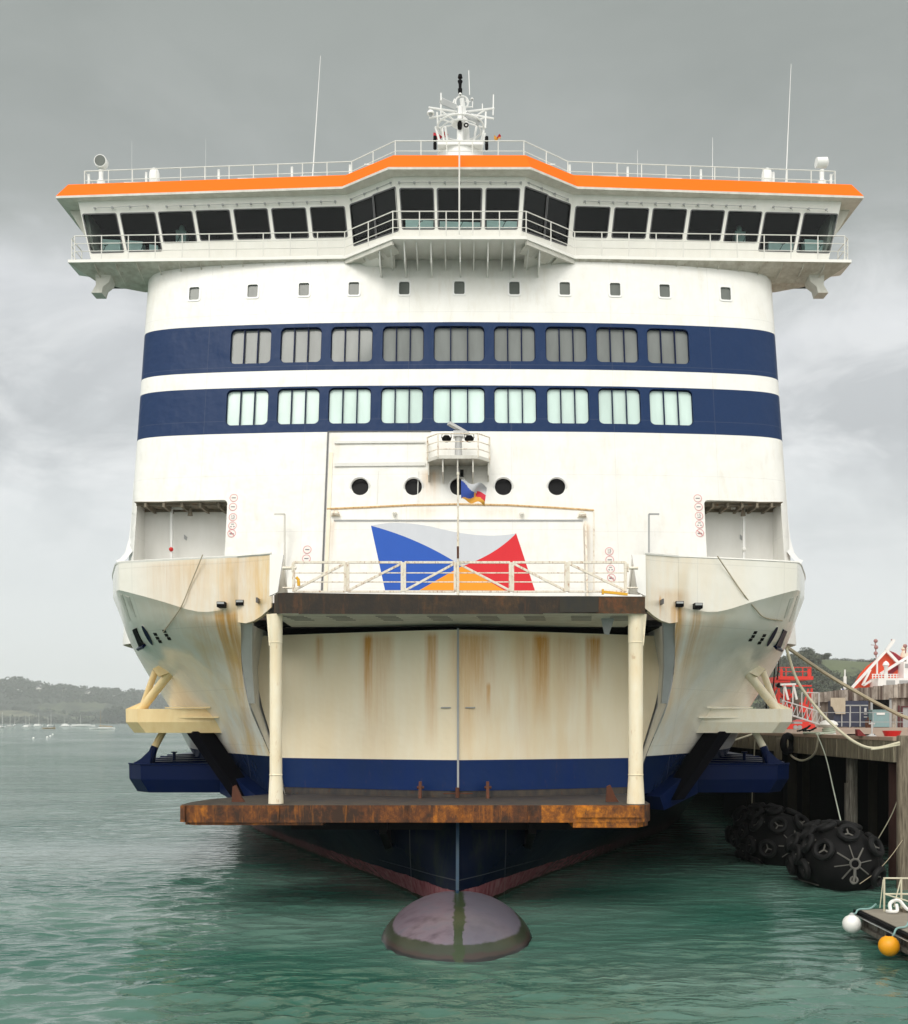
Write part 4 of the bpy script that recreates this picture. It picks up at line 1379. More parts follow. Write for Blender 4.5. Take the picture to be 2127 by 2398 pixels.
# interior: dark lining, floor and the pale consoles seen through the glass
q = MB()
q.poly([(-17.4, 50.8, ZB), (17.4, 50.8, ZB), (17.8, 50.8, ZT - .05), (-17.8, 50.8, ZT - .05)])
q.poly([(x, y + 0.15, ZB + 0.12) for x, y in Wb] + [(17.4, 50.85, ZB + .12), (-17.4, 50.85, ZB + .12)])
q.poly([(x, y + 0.15, ZT - 0.17) for x, y in Wt][::-1] + [(-17.8, 50.85, ZT - .17), (17.8, 50.85, ZT - .17)])
q.build('wheelhouse_lining', M['dark'], ferry)
M['console'] = paint('console_mint', (0.66, 0.86, 0.83), 0.4, 0.15)
for (px0, px1, py0, py1, Yc) in ((240, 282, 560, 592, 49.6), (297, 334, 563, 588, 49.7), (350, 370, 572, 589, 49.7), (412, 436, 538, 566, 50.2), (950, 1015, 514, 537, 47.4), (1030, 1125, 518, 537, 47.4), (1140, 1212, 516, 537, 47.4),
                                 (1885, 1928, 560, 592, 49.6), (1800, 1870, 566, 589, 49.7), (1722, 1746, 540, 566, 50.2)):
    q = MB()
    a, b_ = P(px0, py1 + 12, Yc), P(px1, py0, Yc)
    q.prism([(a.x, Yc, a.z), (b_.x, Yc, a.z), (b_.x, Yc, b_.z - 0.05), (a.x, Yc, b_.z)], (0, 0.5, 0))
    if px1 - px0 < 30 and py0 < 545:
        q.ball(((a.x + b_.x) / 2, Yc + .2, b_.z + 0.12), 0.14, 0.14, 0.2)
    q.build('console', M['console'], ferry)

# head rail with spray pipes above the windows
q = MB()
for (x0, y0, x1, y1) in ((222, 487, 345, 482), (390, 483, 785, 471), (822, 466, 915, 428), (935, 427, 1220, 427), (1238, 428, 1330, 466), (1370, 471, 1768, 483), (1812, 484, 1936, 490)):
    L_ = max(3, int(abs(x1 - x0) / 32))
    pt = []
    for i in range(L_ + 1):
        t = i / L_
        x, y = x0 + (x1 - x0) * t, y0 + (y1 - y0) * t
        ax = abs(PX(x, 47))
        Yw = float(np.interp(ax, [2.9, 5.2, 18], [46.0, 47.55, 48.2])) - 0.07
        pt.append(P(x, y, Yw))
    q.tube(pt, 0.014, 5)
    for i, p in enumerate(pt):
        q.box((p.x - .05, p.y - .02, p.z - .025), (p.x + .05, p.y + .08, p.z + .03))
        q.tube([p, p + Vector((0.03, -.05, -0.16))], 0.014, 4)
q.build('spray_pipe', M['grey'], ferry)

# visor
Vb = [(-18.86, 51.2), (-18.86, 47.85), (-5.4, 47.0), (-3.15, 45.35), (3.15, 45.35), (5.4, 47.0), (18.86, 47.85), (18.86, 51.2)]
Vt = [(-18.42, 51.2), (-18.42, 48.2), (-5.25, 47.35), (-2.95, 45.7), (2.95, 45.7), (5.25, 47.35), (18.42, 48.2), (18.42, 51.2)]
ZVB, ZVT = 30.50, 31.26
q = MB()
a = [Vector((x, y, ZVB + .045)) for x, y in Vb]
c_ = [Vector((x, y, ZVT)) for x, y in Vt]
q.grid([a, c_])
q.build('visor', M['orange'], ferry, angle=10)
q = MB()
a0 = [Vector((x, y, ZVB - 0.06)) for x, y in Vb]
q.grid([a0, [p + Vector((0, 0, 0.103)) for p in a0]])
q.add(a0, [tuple(range(len(a0)))[::-1]])
q.add([(x, y, ZVT - 0.03) for x, y in Vt], [tuple(range(8))])
for s in (-1, 1):
    pts = [Vector((s * 18.65, 49.0, ZVB - .07)), Vector((s * 17.8, 49.0, ZVB - .07)), Vector((s * 17.45, 49.0, 28.4))]
    q.prism(pts if s < 0 else pts[::-1], (0, 1.8, 0))
q.build('bridge_roof', M['soffit'], ferry, angle=20)

# walkway below the windows
Kf = [(-18.2, 47.6), (-5.3, 47.2), (-2.95, 45.3), (2.95, 45.3), (5.3, 47.2), (18.2, 47.6)]
zk = 27.42
q = MB()
base = [(-15.6, 49.9), (-18.2, 49.0)] + Kf + [(18.2, 49.0), (15.6, 49.9)]
q.prism([(x, y, zk - 0.09) for x, y in base][::-1], (0, 0, 0.13))
# sloping underside back to the superstructure
q.mat(1)
fr_ = [Vector((x, y + 0.03, zk - 0.09)) for x, y in Kf]
Bk = [Vector((-17.3, 49.2, zk - 0.40)), Vector((-5.3, 48.3, zk - 0.62)), Vector((-2.95, 47.6, zk - 0.62)), Vector((2.95, 47.6, zk - 0.62)), Vector((5.3, 48.3, zk - 0.62)), Vector((17.3, 49.2, zk - 0.40))]
q.grid([[Bk[0], Bk[1]], [fr_[0], fr_[1]]])
q.grid([[Bk[4], Bk[5]], [fr_[4], fr_[5]]])
q.mat(0)
q.grid([[Bk[1], Bk[2]], [fr_[1] + Vector((0, .5, -.02)), fr_[2] + Vector((0, .5, -.02))]])
q.grid([[Bk[3], Bk[4]], [fr_[3] + Vector((0, .5, -.02)), fr_[4] + Vector((0, .5, -.02))]])
q.mat(1)
for k_, s in ((0, -1), (5, 1)):
    q.poly([Bk[k_], Vector((s * 15.3, 49.8, zk - .56)), Vector((s * 5.3, 49.8, zk - .60)), Bk[1 if s < 0 else 4]])
q.poly([Bk[1], Vector((-5.3, 50.3, zk - .62)), Vector((5.3, 50.3, zk - .62)), Bk[4], Bk[3], Bk[2]])
q.build('walkway', [M['bridge_white'], M['under']], ferry, angle=15)
def bracket(vs, d, m_='white', name='walkway_bracket'):
    b__ = MB()
    b__.prism(vs, d)
    b__.build(name, M[m_], ferry, smooth=False)
for s in (-1, 1):
    for i in range(12):
        t = (i + .5) / 12
        x = s * (5.6 + 11.9 * t)
        y = float(np.interp(abs(x), [5.3, 18.2], [47.2, 47.6]))
        y2 = float(np.interp(abs(x), [5.3, 17.3], [48.3, 49.2]))
        z2 = float(np.interp(abs(x), [5.3, 17.3], [.62, .42]))
        bracket([(x - .02, y + .05, zk - .10), (x - .02, y2, zk - z2 - .12), (x - .02, y + .3, zk - .30)], (0.03, 0, 0), 'under')
    for (px, yy) in ((890, 46.3), (916, 46.1), (948, 45.9), (976, 45.9), (1010, 45.9), (1043, 45.9)):
        x = PX(px, yy)
        x = x if s < 0 else -x
        long_ = px in (890, 948, 1010)
        bracket([(x - .03, yy - .4, zk - .1), (x - .03, 47.8, zk - .1), (x - .03, 47.8, zk - (1.1 if long_ else .8)), (x - .03, yy, zk - (0.85 if long_ else .35))], (0.06, 0, 0))
x = PX(1078, 45.9)
bracket([(x - .03, 45.5, zk - .1), (x - .03, 47.8, zk - .1), (x - .03, 47.8, zk - 1.1), (x - .03, 45.9, zk - .85)], (0.06, 0, 0))
# trays under the slanted parts
for s in (-1, 1):
    q = MB()
    for t0, t1 in ((0.06, 0.30), (0.38, 0.62), (0.70, 0.94)):
        pa_ = Vector((s * 2.95, 45.3, zk - .1)).lerp(Vector((s * 5.3, 47.25, zk - .1)), t0)
        pb_ = Vector((s * 2.95, 45.3, zk - .1)).lerp(Vector((s * 5.3, 47.25, zk - .1)), t1)
        bk_ = Vector((-s * 0.25, 0.42, -.12))
        q.prism([pa_ + bk_ * .3, pb_ + bk_ * .3, pb_ + bk_ * 1.6, pa_ + bk_ * 1.6][::s], (0, 0, -0.05))
    q.bar(Vector((s * 2.95, 45.45, zk - .18)), Vector((s * 5.3, 47.4, zk - .18)), 0.12, 0.2)
    q.build('walkway_tray', M['soffit'], ferry)
# mooring brackets under the wing tips
for s in (-1, 1):
    q = MB()
    x = s * 16.9
    q.prism([(x + s * .36, 48.5, zk - .25), (x - s * .40, 48.5, zk - .25), (x - s * .30, 48.5, zk - .6), (x - s * .02, 48.5, zk - .82), (x + s * 0.06, 48.5, zk - 1.12), (x + s * .55, 48.5, zk - 1.12), (x + s * .32, 48.5, zk - .75)][::(1 if s < 0 else -1)], (0, 0.7, 0))
    q.build('wing_bracket', M['soffit'], ferry)

def railing(name, pts, h, rails, step, parent, mat, rr=0.022, pr=0.026):
    q = MB()
    pts = [Vector(p) for p in pts]
    for r in rails:
        q.tube([p + Vector((0, 0, r * h)) for p in pts], rr * (1.15 if r == 1 else 0.85), 6)
    for i in range(len(pts) - 1):
        L_ = (pts[i + 1] - pts[i]).length
        k = max(1, round(L_ / step))
        for j in range(k + (1 if i == len(pts) - 2 else 0)):
            p = pts[i].lerp(pts[i + 1], j / k)
            q.tube([p, p + Vector((0, 0, h))], pr, 6)
    return q.build(name, mat, parent)
kk = [Vector((s * 0, 0, 0)) for s in (1,)]
railing('walkway_railing', [(-18.15, 49.2, zk + .04), (-18.15, 47.95, zk + .04), (-17.9, 47.65, zk + .04)] + [(x, y + .05, zk + .04) for x, y in Kf[1:5]] + [(17.9, 47.65, zk + .04), (18.15, 47.95, zk + .04), (18.15, 49.2, zk + .04)],
        1.12, (0.36, 0.68, 1.0), 1.22, ferry, M['rail'])
railing('roof_railing', [(-17.85, 50.8, ZVT), (-17.85, 48.75, ZVT)] + [(-5.05, 47.9, ZVT), (-2.9, 46.2, ZVT), (2.9, 46.2, ZVT), (5.05, 47.9, ZVT)] + [(17.85, 48.75, ZVT), (17.85, 50.8, ZVT)],
        0.92, (0.5, 1.0), 1.2, ferry, M['rail'], 0.022, 0.025)
for s in (-1, 1):
    for i, x in enumerate((14.9, 11.4, 7.9, 5.15, 17.7)):
        q = MB()
        y = float(np.interp(x, [5.05, 18.0], [47.9, 48.75])) + .15
        q.bar((s * x, y, ZVT), (s * x, y, ZVT + 0.85), 0.10, 0.06, (0, 1, 0))
        q.build('roof_post', M['white_clean'], ferry)
    for x in (3.9, 7.0, 10.0, 15.5):
        q = MB()
        y = float(np.interp(x, [2.9, 5.05, 18.0], [46.2, 47.9, 48.75])) + .25
        q.tube([(s * x, y, ZVT), (s * x, y, ZVT + .42)], 0.05, 6)
        q.tube([(s * x - .5, y, ZVT + .42), (s * x + .5, y, ZVT + .42)], 0.035, 6)
        q.build('roof_fitting', M['white_clean'], ferry)

# whip aerials
for (px0, py0, px1, py1, yy, r) in ((729, 398, 751, 131, 49.5, 0.035), (1838, 412, 1853, 150, 50.5, 0.032), (1669, 400, 1669, 322, 49.5, 0.02), (1494, 398, 1493, 352, 49.5, 0.016), (482, 402, 482, 325, 49.8, 0.008), (309, 405, 309, 330, 49.8, 0.008)):
    q = MB()
    a, b_ = P(px0, py0, yy), P(px1, py1, yy)
    a.z = ZVT
    md = a.lerp(b_, 0.42)
    q.tube([a, md, b_ + Vector((0, 0, 0))], [r, r * 0.8, r * 0.35], 6)
    q.tube([a, a.lerp(b_, 0.08)], r * 1.7, 8)
    q.build('whip_aerial', M['white_clean'], ferry)
# satellite domes, searchlights
for px, yy in ((362, 49.8), (1796, 49.8)):
    q = MB()
    x = PX(px, yy)
    z = PZ(421, yy)
    q.lathe([(0.20, z - .35), (0.24, z - .3), (0.26, z), (0.25, z + .28), (0.20, z + .45), (0.10, z + .54), (0.01, z + .57)], (x, yy, 0), 16)
    q.build('satellite_dome', M['white_clean'], ferry)
for px, yy, s in ((237, 49.6, -1), (1925, 49.6, 1)):
    q = MB()
    x = PX(px, yy)
    z = PZ(425, yy)
    q.lathe([(0.2, z - .3), (0.2, z), (0.11, z + .08), (0.11, z + .55)], (x, yy, 0), 12)
    zc_ = PZ(381, yy)
    if s < 0:
        q.lathe([(0.30, -0.2), (0.31, 0.12), (0.22, 0.26)], (x + .02, yy, zc_), 18, 'Y')
        q.mat(1).lathe([(0.26, -0.215), (0.26, -0.19)], (x + .02, yy, zc_), 18, 'Y')
    else:
        q.lathe([(0.24, -0.28), (0.25, 0.22), (0.14, 0.3)], (x, yy, zc_), 18, 'X')
    q.build('searchlight', [M['white_clean'], M['pane_small']], ferry)
q = MB()
q.tube([(PX(1076, 45.1), 45.1, zk + .04), (PX(1076, 45.1), 45.1, ZVT + .25)], 0.035, 8)
q.build('bridge_pole', M['rail'], ferry)

# ---- mast on the bridge roof
MY = 51.0
mp = lambda px, py, d=0.0: P(px, py, MY + d)
q = MB()
zb_ = ZVT
q.lathe([(1.18, zb_), (1.15, PZ(357, MY)), (1.0, PZ(349, MY)), (0.75, PZ(342, MY)), (0.4, PZ(337, MY)), (0.1, PZ(335, MY))], (PX(1078, MY), MY + .3, 0), 24)
q.box((mp(1026, 352).x, MY - .9, PZ(362, MY)), (mp(1130, 352).x, MY + .5, PZ(352, MY)))
q.build('mast_base', M['white_clean'], ferry)
q = MB()
q.tube([mp(1078, 362, -.6), mp(1078, 312, -.6), mp(1078, 250, -.6)], [0.17, 0.17, 0.12], 10)
q.tube([mp(1094, 350), mp(1092, 300), mp(1082, 232)], [0.19, 0.15, 0.12], 10)
for (a, b_) in (((1055, 360), (1076, 318)), ((1102, 360), (1081, 318)), ((1035, 350), (1020, 297)), ((1043, 350), (1035, 297)), ((1050, 345), (1043, 297)), ((1121, 352), (1134, 305)), ((1107, 345), (1116, 297)), ((1127, 352), (1136, 312))):
    q.tube([mp(*a), mp(*b_)], 0.06, 6)
q.torus(mp(1079, 299), (0, 0, 1), 1.15, 0.05, 28, 6)
q.torus(mp(1079, 308), (0, 0, 1), 1.0, 0.03, 28, 6)
q.lathe([(0.32, PZ(310, MY)), (0.34, PZ(306, MY)), (0.34, PZ(303, MY))], (PX(1074, MY), MY - .6, 0), 14)
q.build('mast_column', M['white_clean'], ferry)
q = MB()
for (a, b_, r) in (((1004, 252), (1070, 262), 0.055), ((1005, 277), (1066, 265), 0.05), ((1090, 262), (1158, 254), 0.055), ((1090, 266), (1157, 278), 0.05), ((1028, 256), (1064, 282), 0.045), ((1030, 278), (1062, 288), 0.04),
                   ((1113, 273), (1136, 258), 0.04), ((1120, 282), (1138, 274), 0.04), ((1024, 263), (1026, 300), 0.05), ((1138, 262), (1137, 300), 0.05), ((1156, 222), (1155, 270), 0.035), ((1033, 218), (1033, 272), 0.04),
                   ((1107, 238), (1107, 252), 0.03), ((1094, 251), (1108, 250), 0.03), ((1060, 245), (1065, 232), 0.04), ((1096, 245), (1092, 232), 0.04), ((1085, 237), (1102, 238), 0.03), ((1130, 243), (1130, 256), 0.03),
                   ((1098, 165), (1100, 222), 0.025), ((1068, 292), (1026, 300), 0.04), ((1092, 288), (1137, 300), 0.04)):
    q.tube([mp(*a), mp(*b_)], r, 6)
q.torus(mp(1082, 240), (0, 1, 0), 0.32, 0.05, 20, 6)
q.build('mast_yard', M['white_clean'], ferry)
for (a, b_) in (((1031, 234), (1066, 250)), ((1088, 264), (1120, 287))):
    q = MB()
    pa_, pb_ = mp(*a, -0.7), mp(*b_, -0.5)
    q.mat(0).bar(pa_, pb_, 0.22, 0.16)
    q.mat(1).bar(pa_ + Vector((0.06, -.12, -.12)), pb_ + Vector((0.06, -.12, -.12)), 0.04, 0.30)
    q.build('radar_scanner', [M['white_clean'], M['grey']], ferry)
q = MB()
x = PX(1078, MY)
q.lathe([(0.10, PZ(236, MY)), (0.11, PZ(226, MY)), (0.07, PZ(224, MY)), (0.08, PZ(214, MY)), (0.125, PZ(209, MY)), (0.12, PZ(207, MY)), (0.05, PZ(205, MY)), (0.05, PZ(202, MY)), (0.12, PZ(200, MY)), (0.09, PZ(193, MY))], (x, MY - .6, 0), 12)
q.build('light_stack', M['black'], ferry)
for (px, py, r, mat_) in ((1009, 267, 0.19, 'white_clean'), (1106, 233, 0.08, 'white_clean'), (1078, 222, 0.09, 'white_clean')):
    q = MB()
    p = mp(px, py, -.3 if px != 1078 else -.75)
    q.lathe([(r, 0), (r * .95, r * .4), (r * .6, r * .85), (0.01, r)], p, 14)
    q.mat(1).lathe([(r * .3, -r * .6), (r * .5, -0.01)], p, 10)
    q.build('mast_dome', [M['white_clean'], M['grey']], ferry)
for (px, py) in ((1019, 334), (1140, 335)):
    q = MB()
    p = mp(px, py, -.8)
    q.lathe([(0.07, -.32), (0.085, -.3), (0.085, -.03), (0.06, -.01), (0.06, .02), (0.085, .04), (0.085, .3), (0.05, .33)], p, 10)
    q.build('navigation_lamp', M['black'], ferry)
q = MB()
p = mp(1077, 293, -.85)
q.lathe([(0.10, -.18), (0.12, 0.05), (0.08, .2)], p, 10)
p = mp(1092, 293, -.85)
q.torus(p, (0, 1, 0), 0.09, 0.035, 16, 6)
q.build('mast_horn', M['black'], ferry)

# ---- belting platforms on both bows: a pale upper one and a navy lower one
hull_x = lambda y, z: float(max(0.0, np.interp(y, *_row(z))))
def _row(z):
    rows = up_rows if z > 3.4 else lo_rows
    i = int(np.argmin(np.abs(rows[:, -1, 2] - z)))
    return rows[i, :, 1], rows[i, :, 0]
for s in (-1, 1):
    def ring(z, d, yf):
        """plan outline of the belt at height z, inset by d at the outer edge"""
        out = [(hull_x(yf, z) - 0.12 if yf > 38 else 8.4, yf)]
        out += [(12.55 - d, yf), (13.25 - d, yf + 0.75)]
        out += [(13.9 - d, 46), (14.7 - d * .6, 52), (15.4, 60.5)]
        out += [(hull_x(yy, z) - 0.25, yy) for yy in (58, 54, 50, 46, 43, 41.2)]
        return [Vector((s * x, y, z)) for x, y in out]
    for lvl, (zt, zm, zb), mt, yf in (('upper', (6.50, 5.98, 5.56), M['cream_belt'] if s < 0 else M['pale_belt'], 40.0), ('lower', (4.30, 3.72, 3.20), M['navy'], 40.4)):
        q = MB()
        r0, r1, r2 = ring(zt, 0.0, yf), ring(zm, 0.02, yf - .03), ring(zb, 0.30, yf + 0.12)
        for a, b_ in ((r0, r1), (r1, r2)):
            n = len(a)
            q.add(a + b_, [(i, (i + 1) % n, n + (i + 1) % n, n + i)[::-s] for i in range(n)])
        q.poly(r0 if s < 0 else r0[::-1])
        q.poly(r2[::-1] if s < 0 else r2)
        belt = q.build('belting', mt, ferry, angle=12)
        if lvl == 'lower':
            for k in range(5):
                q = MB()
                y0 = 42.0 + 2.3 * k
                xo = float(np.interp(y0, [41, 46, 52, 60], [13.2, 13.8, 14.6, 15.3]))
                q.bar((s * (xo - .15), y0 - .4, zt + .04), (s * (hull_x(y0 + 1.5, zt) - .2), y0 + 1.0, zt + .04), 0.5, 0.08)
                q.build('slat', M['navy'], belt)
            q = MB()
            q.tube([(s * 12.1, 43.5, zt), (s * 12.1, 43.5, zt + .4)], 0.07, 8)
            q.lathe([(0.13, 0), (0.13, 0.05)], (s * 12.1, 43.5, zt + .38), 10)
            q.build('bollard', M['navy'], belt)
            # edge bead along the front and the knee running down to the platform
            q = MB()
            q.tube([p + Vector((0, -.01, 0.02)) for p in r0[:3]], 0.035, 6)
            q.build('edge_bead', M['navy'], belt)
            q = MB()
            a = [Vector((s * x, y, z)) for x, y, z in ((9.35, 40.1, 4.3), (9.35, 40.1, 3.2), (7.55, 37.6, 2.75), (7.35, 37.4, 3.25))]
            bb = [p + Vector((-s * 0.7, 1.2, 0)) for p in a]
            n = 4
            q.add(a + bb, [(0, 1, 2, 3), (7, 6, 5, 4)] + [(i, n + i, n + (i + 1) % n, (i + 1) % n) for i in range(n)])
            q.build('belting_knee', M['navy'], ferry, smooth=False)
        else:
            for dz, w_ in ((6.52, 0.9), (6.14, 0.8)):
                q = MB()
                x0 = hull_x(40.2, dz)
                q.prism([Vector((s * (x0 + w_ + .5), 40.0, dz)), Vector((s * (x0 - .3), 39.9, dz)), Vector((s * (x0 - .5), 39.5, dz)), Vector((s * (x0 + .05), 39.75, dz))][::s], (0, 0, 0.05))
                q.build('belting_gusset', mt, ferry)
    # pipe struts above the upper belt
    def hp(y, z, d=0.0):
        return Vector((s * (hull_x(y, z) + d), y, z))
    cm = M['cream_belt'] if s < 0 else M['cream']
    q = MB()
    q.tube([Vector((s * 12.72, 40.8, 6.4)), hp(40.0, 7.95, -.1)], 0.17, 14)
    q.tube([Vector((s * 13.05, 42.0, 6.4)), hp(41.6, 8.05, -.1)], 0.13, 12)
    q.build('belting_strut', cm, ferry)
    q = MB()
    q.prism([Vector((s * 12.5, 40.75, 6.5)), Vector((s * 13.25, 40.75, 6.5)), Vector((s * 12.75, 40.75, 6.72)), Vector((s * 12.45, 40.75, 6.86))][::-s], (0, 0.5, 0))
    q.build('strut_gusset', cm, ferry, smooth=False)
    q = MB()
    h0 = hp(40.0, 8.0)
    q.prism([h0 + Vector((s * .28, -.25, .05)), h0 + Vector((s * .02, -.3, -.25)), h0 + Vector((-s * .55, -.1, .0)), h0 + Vector((-s * .1, -.05, .28))][::s], (0, 0.5, 0))
    q.build('strut_gusset', cm, ferry, smooth=False)
    q = MB()
    q.tube([Vector((s * 11.95, 41.4, 5.6)), Vector((s * 12.22, 41.1, 4.95))], 0.14, 12)
    q.build('belting_post', cm, ferry)
    q = MB()
    q.tube([Vector((s * 12.20, 41.1, 5.0)), Vector((s * 12.45, 40.95, 4.25))], [0.15, 0.17], 12)
    q.prism([Vector((s * 12.3, 40.75, 4.28)), Vector((s * 13.1, 40.9, 4.28)), Vector((s * 12.7, 40.9, 4.52)), Vector((s * 12.25, 40.9, 4.95))][::-s], (0, 0.7, 0))
    q.build('belting_post', M['navy'], ferry)
    # diagonal guide web between the belts, its near-black colour stands in for shade
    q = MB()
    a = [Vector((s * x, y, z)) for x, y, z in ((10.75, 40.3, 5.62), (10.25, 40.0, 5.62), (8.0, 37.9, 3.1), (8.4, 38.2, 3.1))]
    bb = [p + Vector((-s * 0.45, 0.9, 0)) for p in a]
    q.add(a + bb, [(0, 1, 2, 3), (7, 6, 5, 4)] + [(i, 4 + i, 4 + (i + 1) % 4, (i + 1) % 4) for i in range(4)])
    q.build('guide_web', paint('web_shade_black', (0.0025, 0.0025, 0.004), 0.9, 0.2, spec=0.02), ferry, smooth=False)

# ================================================================== flags
def waving(name, p0, w_, h, cols, label, cat, field=None, amp=0.12, droop=0.2, nx=30, nz=22):
    q = MB()
    rows = []
    for j in range(nz + 1):
        rows.append([(p0[0] + w_ * (i / nx) * (1 - 0.1 * j / nz), p0[1] + amp * math.sin(i / nx * 7 + j * 0.25) * i / nx, p0[2] - h * j / nz - droop * (i / nx) ** 1.3 + 0.05 * math.sin(i / nx * 9 + 1)) for i in range(nx + 1)])
    for j in range(nz):
        for i in range(nx):
            q.mat(field((i + .5) / nx, (j + .5) / nz) if field else 0)
            q.add([rows[j][i], rows[j][i + 1], rows[j + 1][i + 1], rows[j + 1][i]], [(0, 1, 2, 3)])
    o = q.build(name, cols, None, merge=True, angle=80)
    tag(o, label, cat)
    return o
fb, fg, frd, fo = (paint('flag_blue', (0.03, 0.07, 0.33), 0.8, 0.2), paint('flag_grey', (0.45, 0.46, 0.48), 0.8, 0.2), paint('flag_red', (0.5, 0.02, 0.04), 0.8, 0.2), paint('flag_orange', (0.62, 0.30, 0.04), 0.8, 0.2))
q = MB()
YP = 32.45
xp = PX(1073, YP)
q.tube([(xp, YP, 9.9), (xp, YP, PZ(1240, YP)), (xp, YP, PZ(1108, YP))], [0.042, 0.034, 0.028], 8)
q.tube([(xp, YP, PZ(1112, YP)), (xp, YP, PZ(1108, YP) + 0.03)], 0.045, 8)
q.mat(1).tube([(xp - .005, YP - .03, PZ(1308, YP)), (xp - .005, YP - .03, PZ(1280, YP))], 0.035, 8)
q.build('jackstaff', [M['white_rusty'], M['rustyred']], ferry)
def four(u, v):
    if v > 0.25 + 0.75 * u and u < 0.62:
        pass
    if u < 0.55 and v < 1.0 - 0.62 * u and v > 0.05 + 0.95 * u * 0.75:
        return 0
    if v <= 0.05 + 0.71 * u and not (u > 0.62 and v > 0.42):
        return 1
    if u > 0.60 and v < 0.80 - 0.3 * (1 - u):
        return 2
    return 3
waving('house_flag', (PX(1080, YP), YP, PZ(1126, YP)), 0.82, 0.60, [fb, fg, frd, fo], 'four coloured flag in blue grey red and yellow on the staff at the bow', 'flag', four, 0.10, 0.18)
waving('red_ensign', (mp(1014, 291).x, MY + .8, mp(1014, 291).z), 0.75, 0.26, [frd], 'dark red flag flying behind the mast on the bridge roof', 'flag', None, 0.1, -0.02)
waving('small_pennant', (mp(1158, 306).x, MY + .5, mp(1158, 306).z), 0.35, 0.22, [fo, frd], 'tiny orange and red flag flying beside the mast', 'flag', lambda u, v: 1 if v < 0.45 and u > 0.4 else 0, 0.05, -0.08)

# ================================================================== ropes
M['rope'] = paint('rope_fibre', (0.42, 0.36, 0.25), 0.9, 0.5)
M['ropepale'] = paint('pale_rope_fibre', (0.58, 0.54, 0.40), 0.9, 0.4)
M['ropegreen'] = paint('pale_green_rope', (0.46, 0.52, 0.42), 0.9, 0.4)
def rope(pts, r, mat_, label, name='mooring_rope', n=40, group=None):
    q = MB()
    q.tube([tuple(p) for p in catmull([tuple(p) for p in pts], n)], r, 6)
    return tag(q.build(name, mat_), label, 'rope', group)
h0, hn = hull_hit(1838, 1512)
if h0 is None:
    h0, hn = P(1832, 1512, 41), Vector((0.5, -0.8, 0))
h0 = h0 + hn * 0.12
rope([h0, P(1930, 1575, 42), P(2000, 1617, 42), P(2060, 1650, 42), P(2127, 1682, 42), P(2240, 1708, 42), (22.5, 42, 5.5)], 0.076, M['rope'], 'thick brown mooring rope running from the bow port to the frame edge')
rope([h0 + Vector((-.05, -.05, -.05)), P(1868, 1595, 39.5), P(1922, 1668, 38.0), P(1965, 1710, 37.5), P(2010, 1742, 37), P(2050, 1752, 36.9), P(2108, 1739, 36.7)], 0.055, M['ropepale'], 'pale slack mooring rope sagging down to the timber pile')
rope([P(2040, 1755, 36.75), P(2065, 1752, 36.75), P(2108, 1744, 36.7)], 0.03, M['ropepale'], 'short loose rope end beside the slack mooring rope', n=14)
for side, pts in ((0, [(475, 1299), (447, 1372), (427, 1420), (404, 1452), (384, 1478)]), (1, [(1680, 1302), (1712, 1352), (1740, 1392), (1768, 1425), (1788, 1444), (1830, 1452)])):
    wp = []
    for i, p in enumerate(pts):
        l, n = hull_hit(*p)
        if l is None or i == 0:
            wp.append(P(p[0], p[1], 34.15))
        else:
            wp.append(l + n * 0.05)
    rope(wp, 0.02, M['rope'], 'thin brown line hanging over the stained bulwark beside the open water' if side == 0 else 'thin brown line hanging over the bulwark on the quay side', name='heaving_line', n=26)

# ================================================================== WATER
xs_half = np.concatenate([np.arange(0, 15, 0.10), 15 + np.cumsum(0.10 * 1.035 ** np.arange(1, 152))])
xs_half = np.concatenate([xs_half[xs_half < 1400], [2000, 4000]])
xs = np.concatenate([-xs_half[:0:-1], xs_half]) + 0.5
ys = np.concatenate([np.arange(-180, 12, 16), [13.0], 14 + np.cumsum(0.062 * 1.0085 ** np.arange(0, 720))])
ys = np.concatenate([ys[ys < 5200], [5600]])
XX, YY = np.meshgrid(xs, ys)
rng = np.random.default_rng(5)
Zw = np.zeros_like(XX)
dx_ = np.maximum(np.gradient(xs)[None, :], np.gradient(ys)[:, None])
def vnoise(x, y, seed):
    r = np.random.default_rng(seed)
    o = np.zeros_like(x)
    for k in range(7):
        a = r.uniform(0, 2 * np.pi)
        f = r.uniform(0.5, 1.6)
        o += np.sin((x * np.cos(a) + y * np.sin(a)) * f + r.uniform(0, 6.28) + 1.3 * np.sin(x * f * .7 + y * f * 0.4 + k))
    return o / 7 ** .5
lee = 1 / (1 + np.exp(-(np.abs(XX - 2.5) - 7.5) / 2.5))               # sheltered in front of and beside the bow
lee = np.where(YY > 24, lee, 0.55 + 0.45 * lee)
lee = np.where(XX > 0, 0.7 * lee + 0.16, lee)
slick = 1 - 0.85 * np.exp(-((YY - 48 - 0.10 * (XX + 12)) / 7.0) ** 2) * (XX < -2) * (1 / (1 + np.exp(-(-XX - 6) / 2)))
slick = slick * (0.75 + 0.35 * np.clip(vnoise(XX / 9, YY / 9, 3), -1, 1))
gust = np.clip(slick, 0.08, 1.2) * (0.3 + 0.7 * lee)
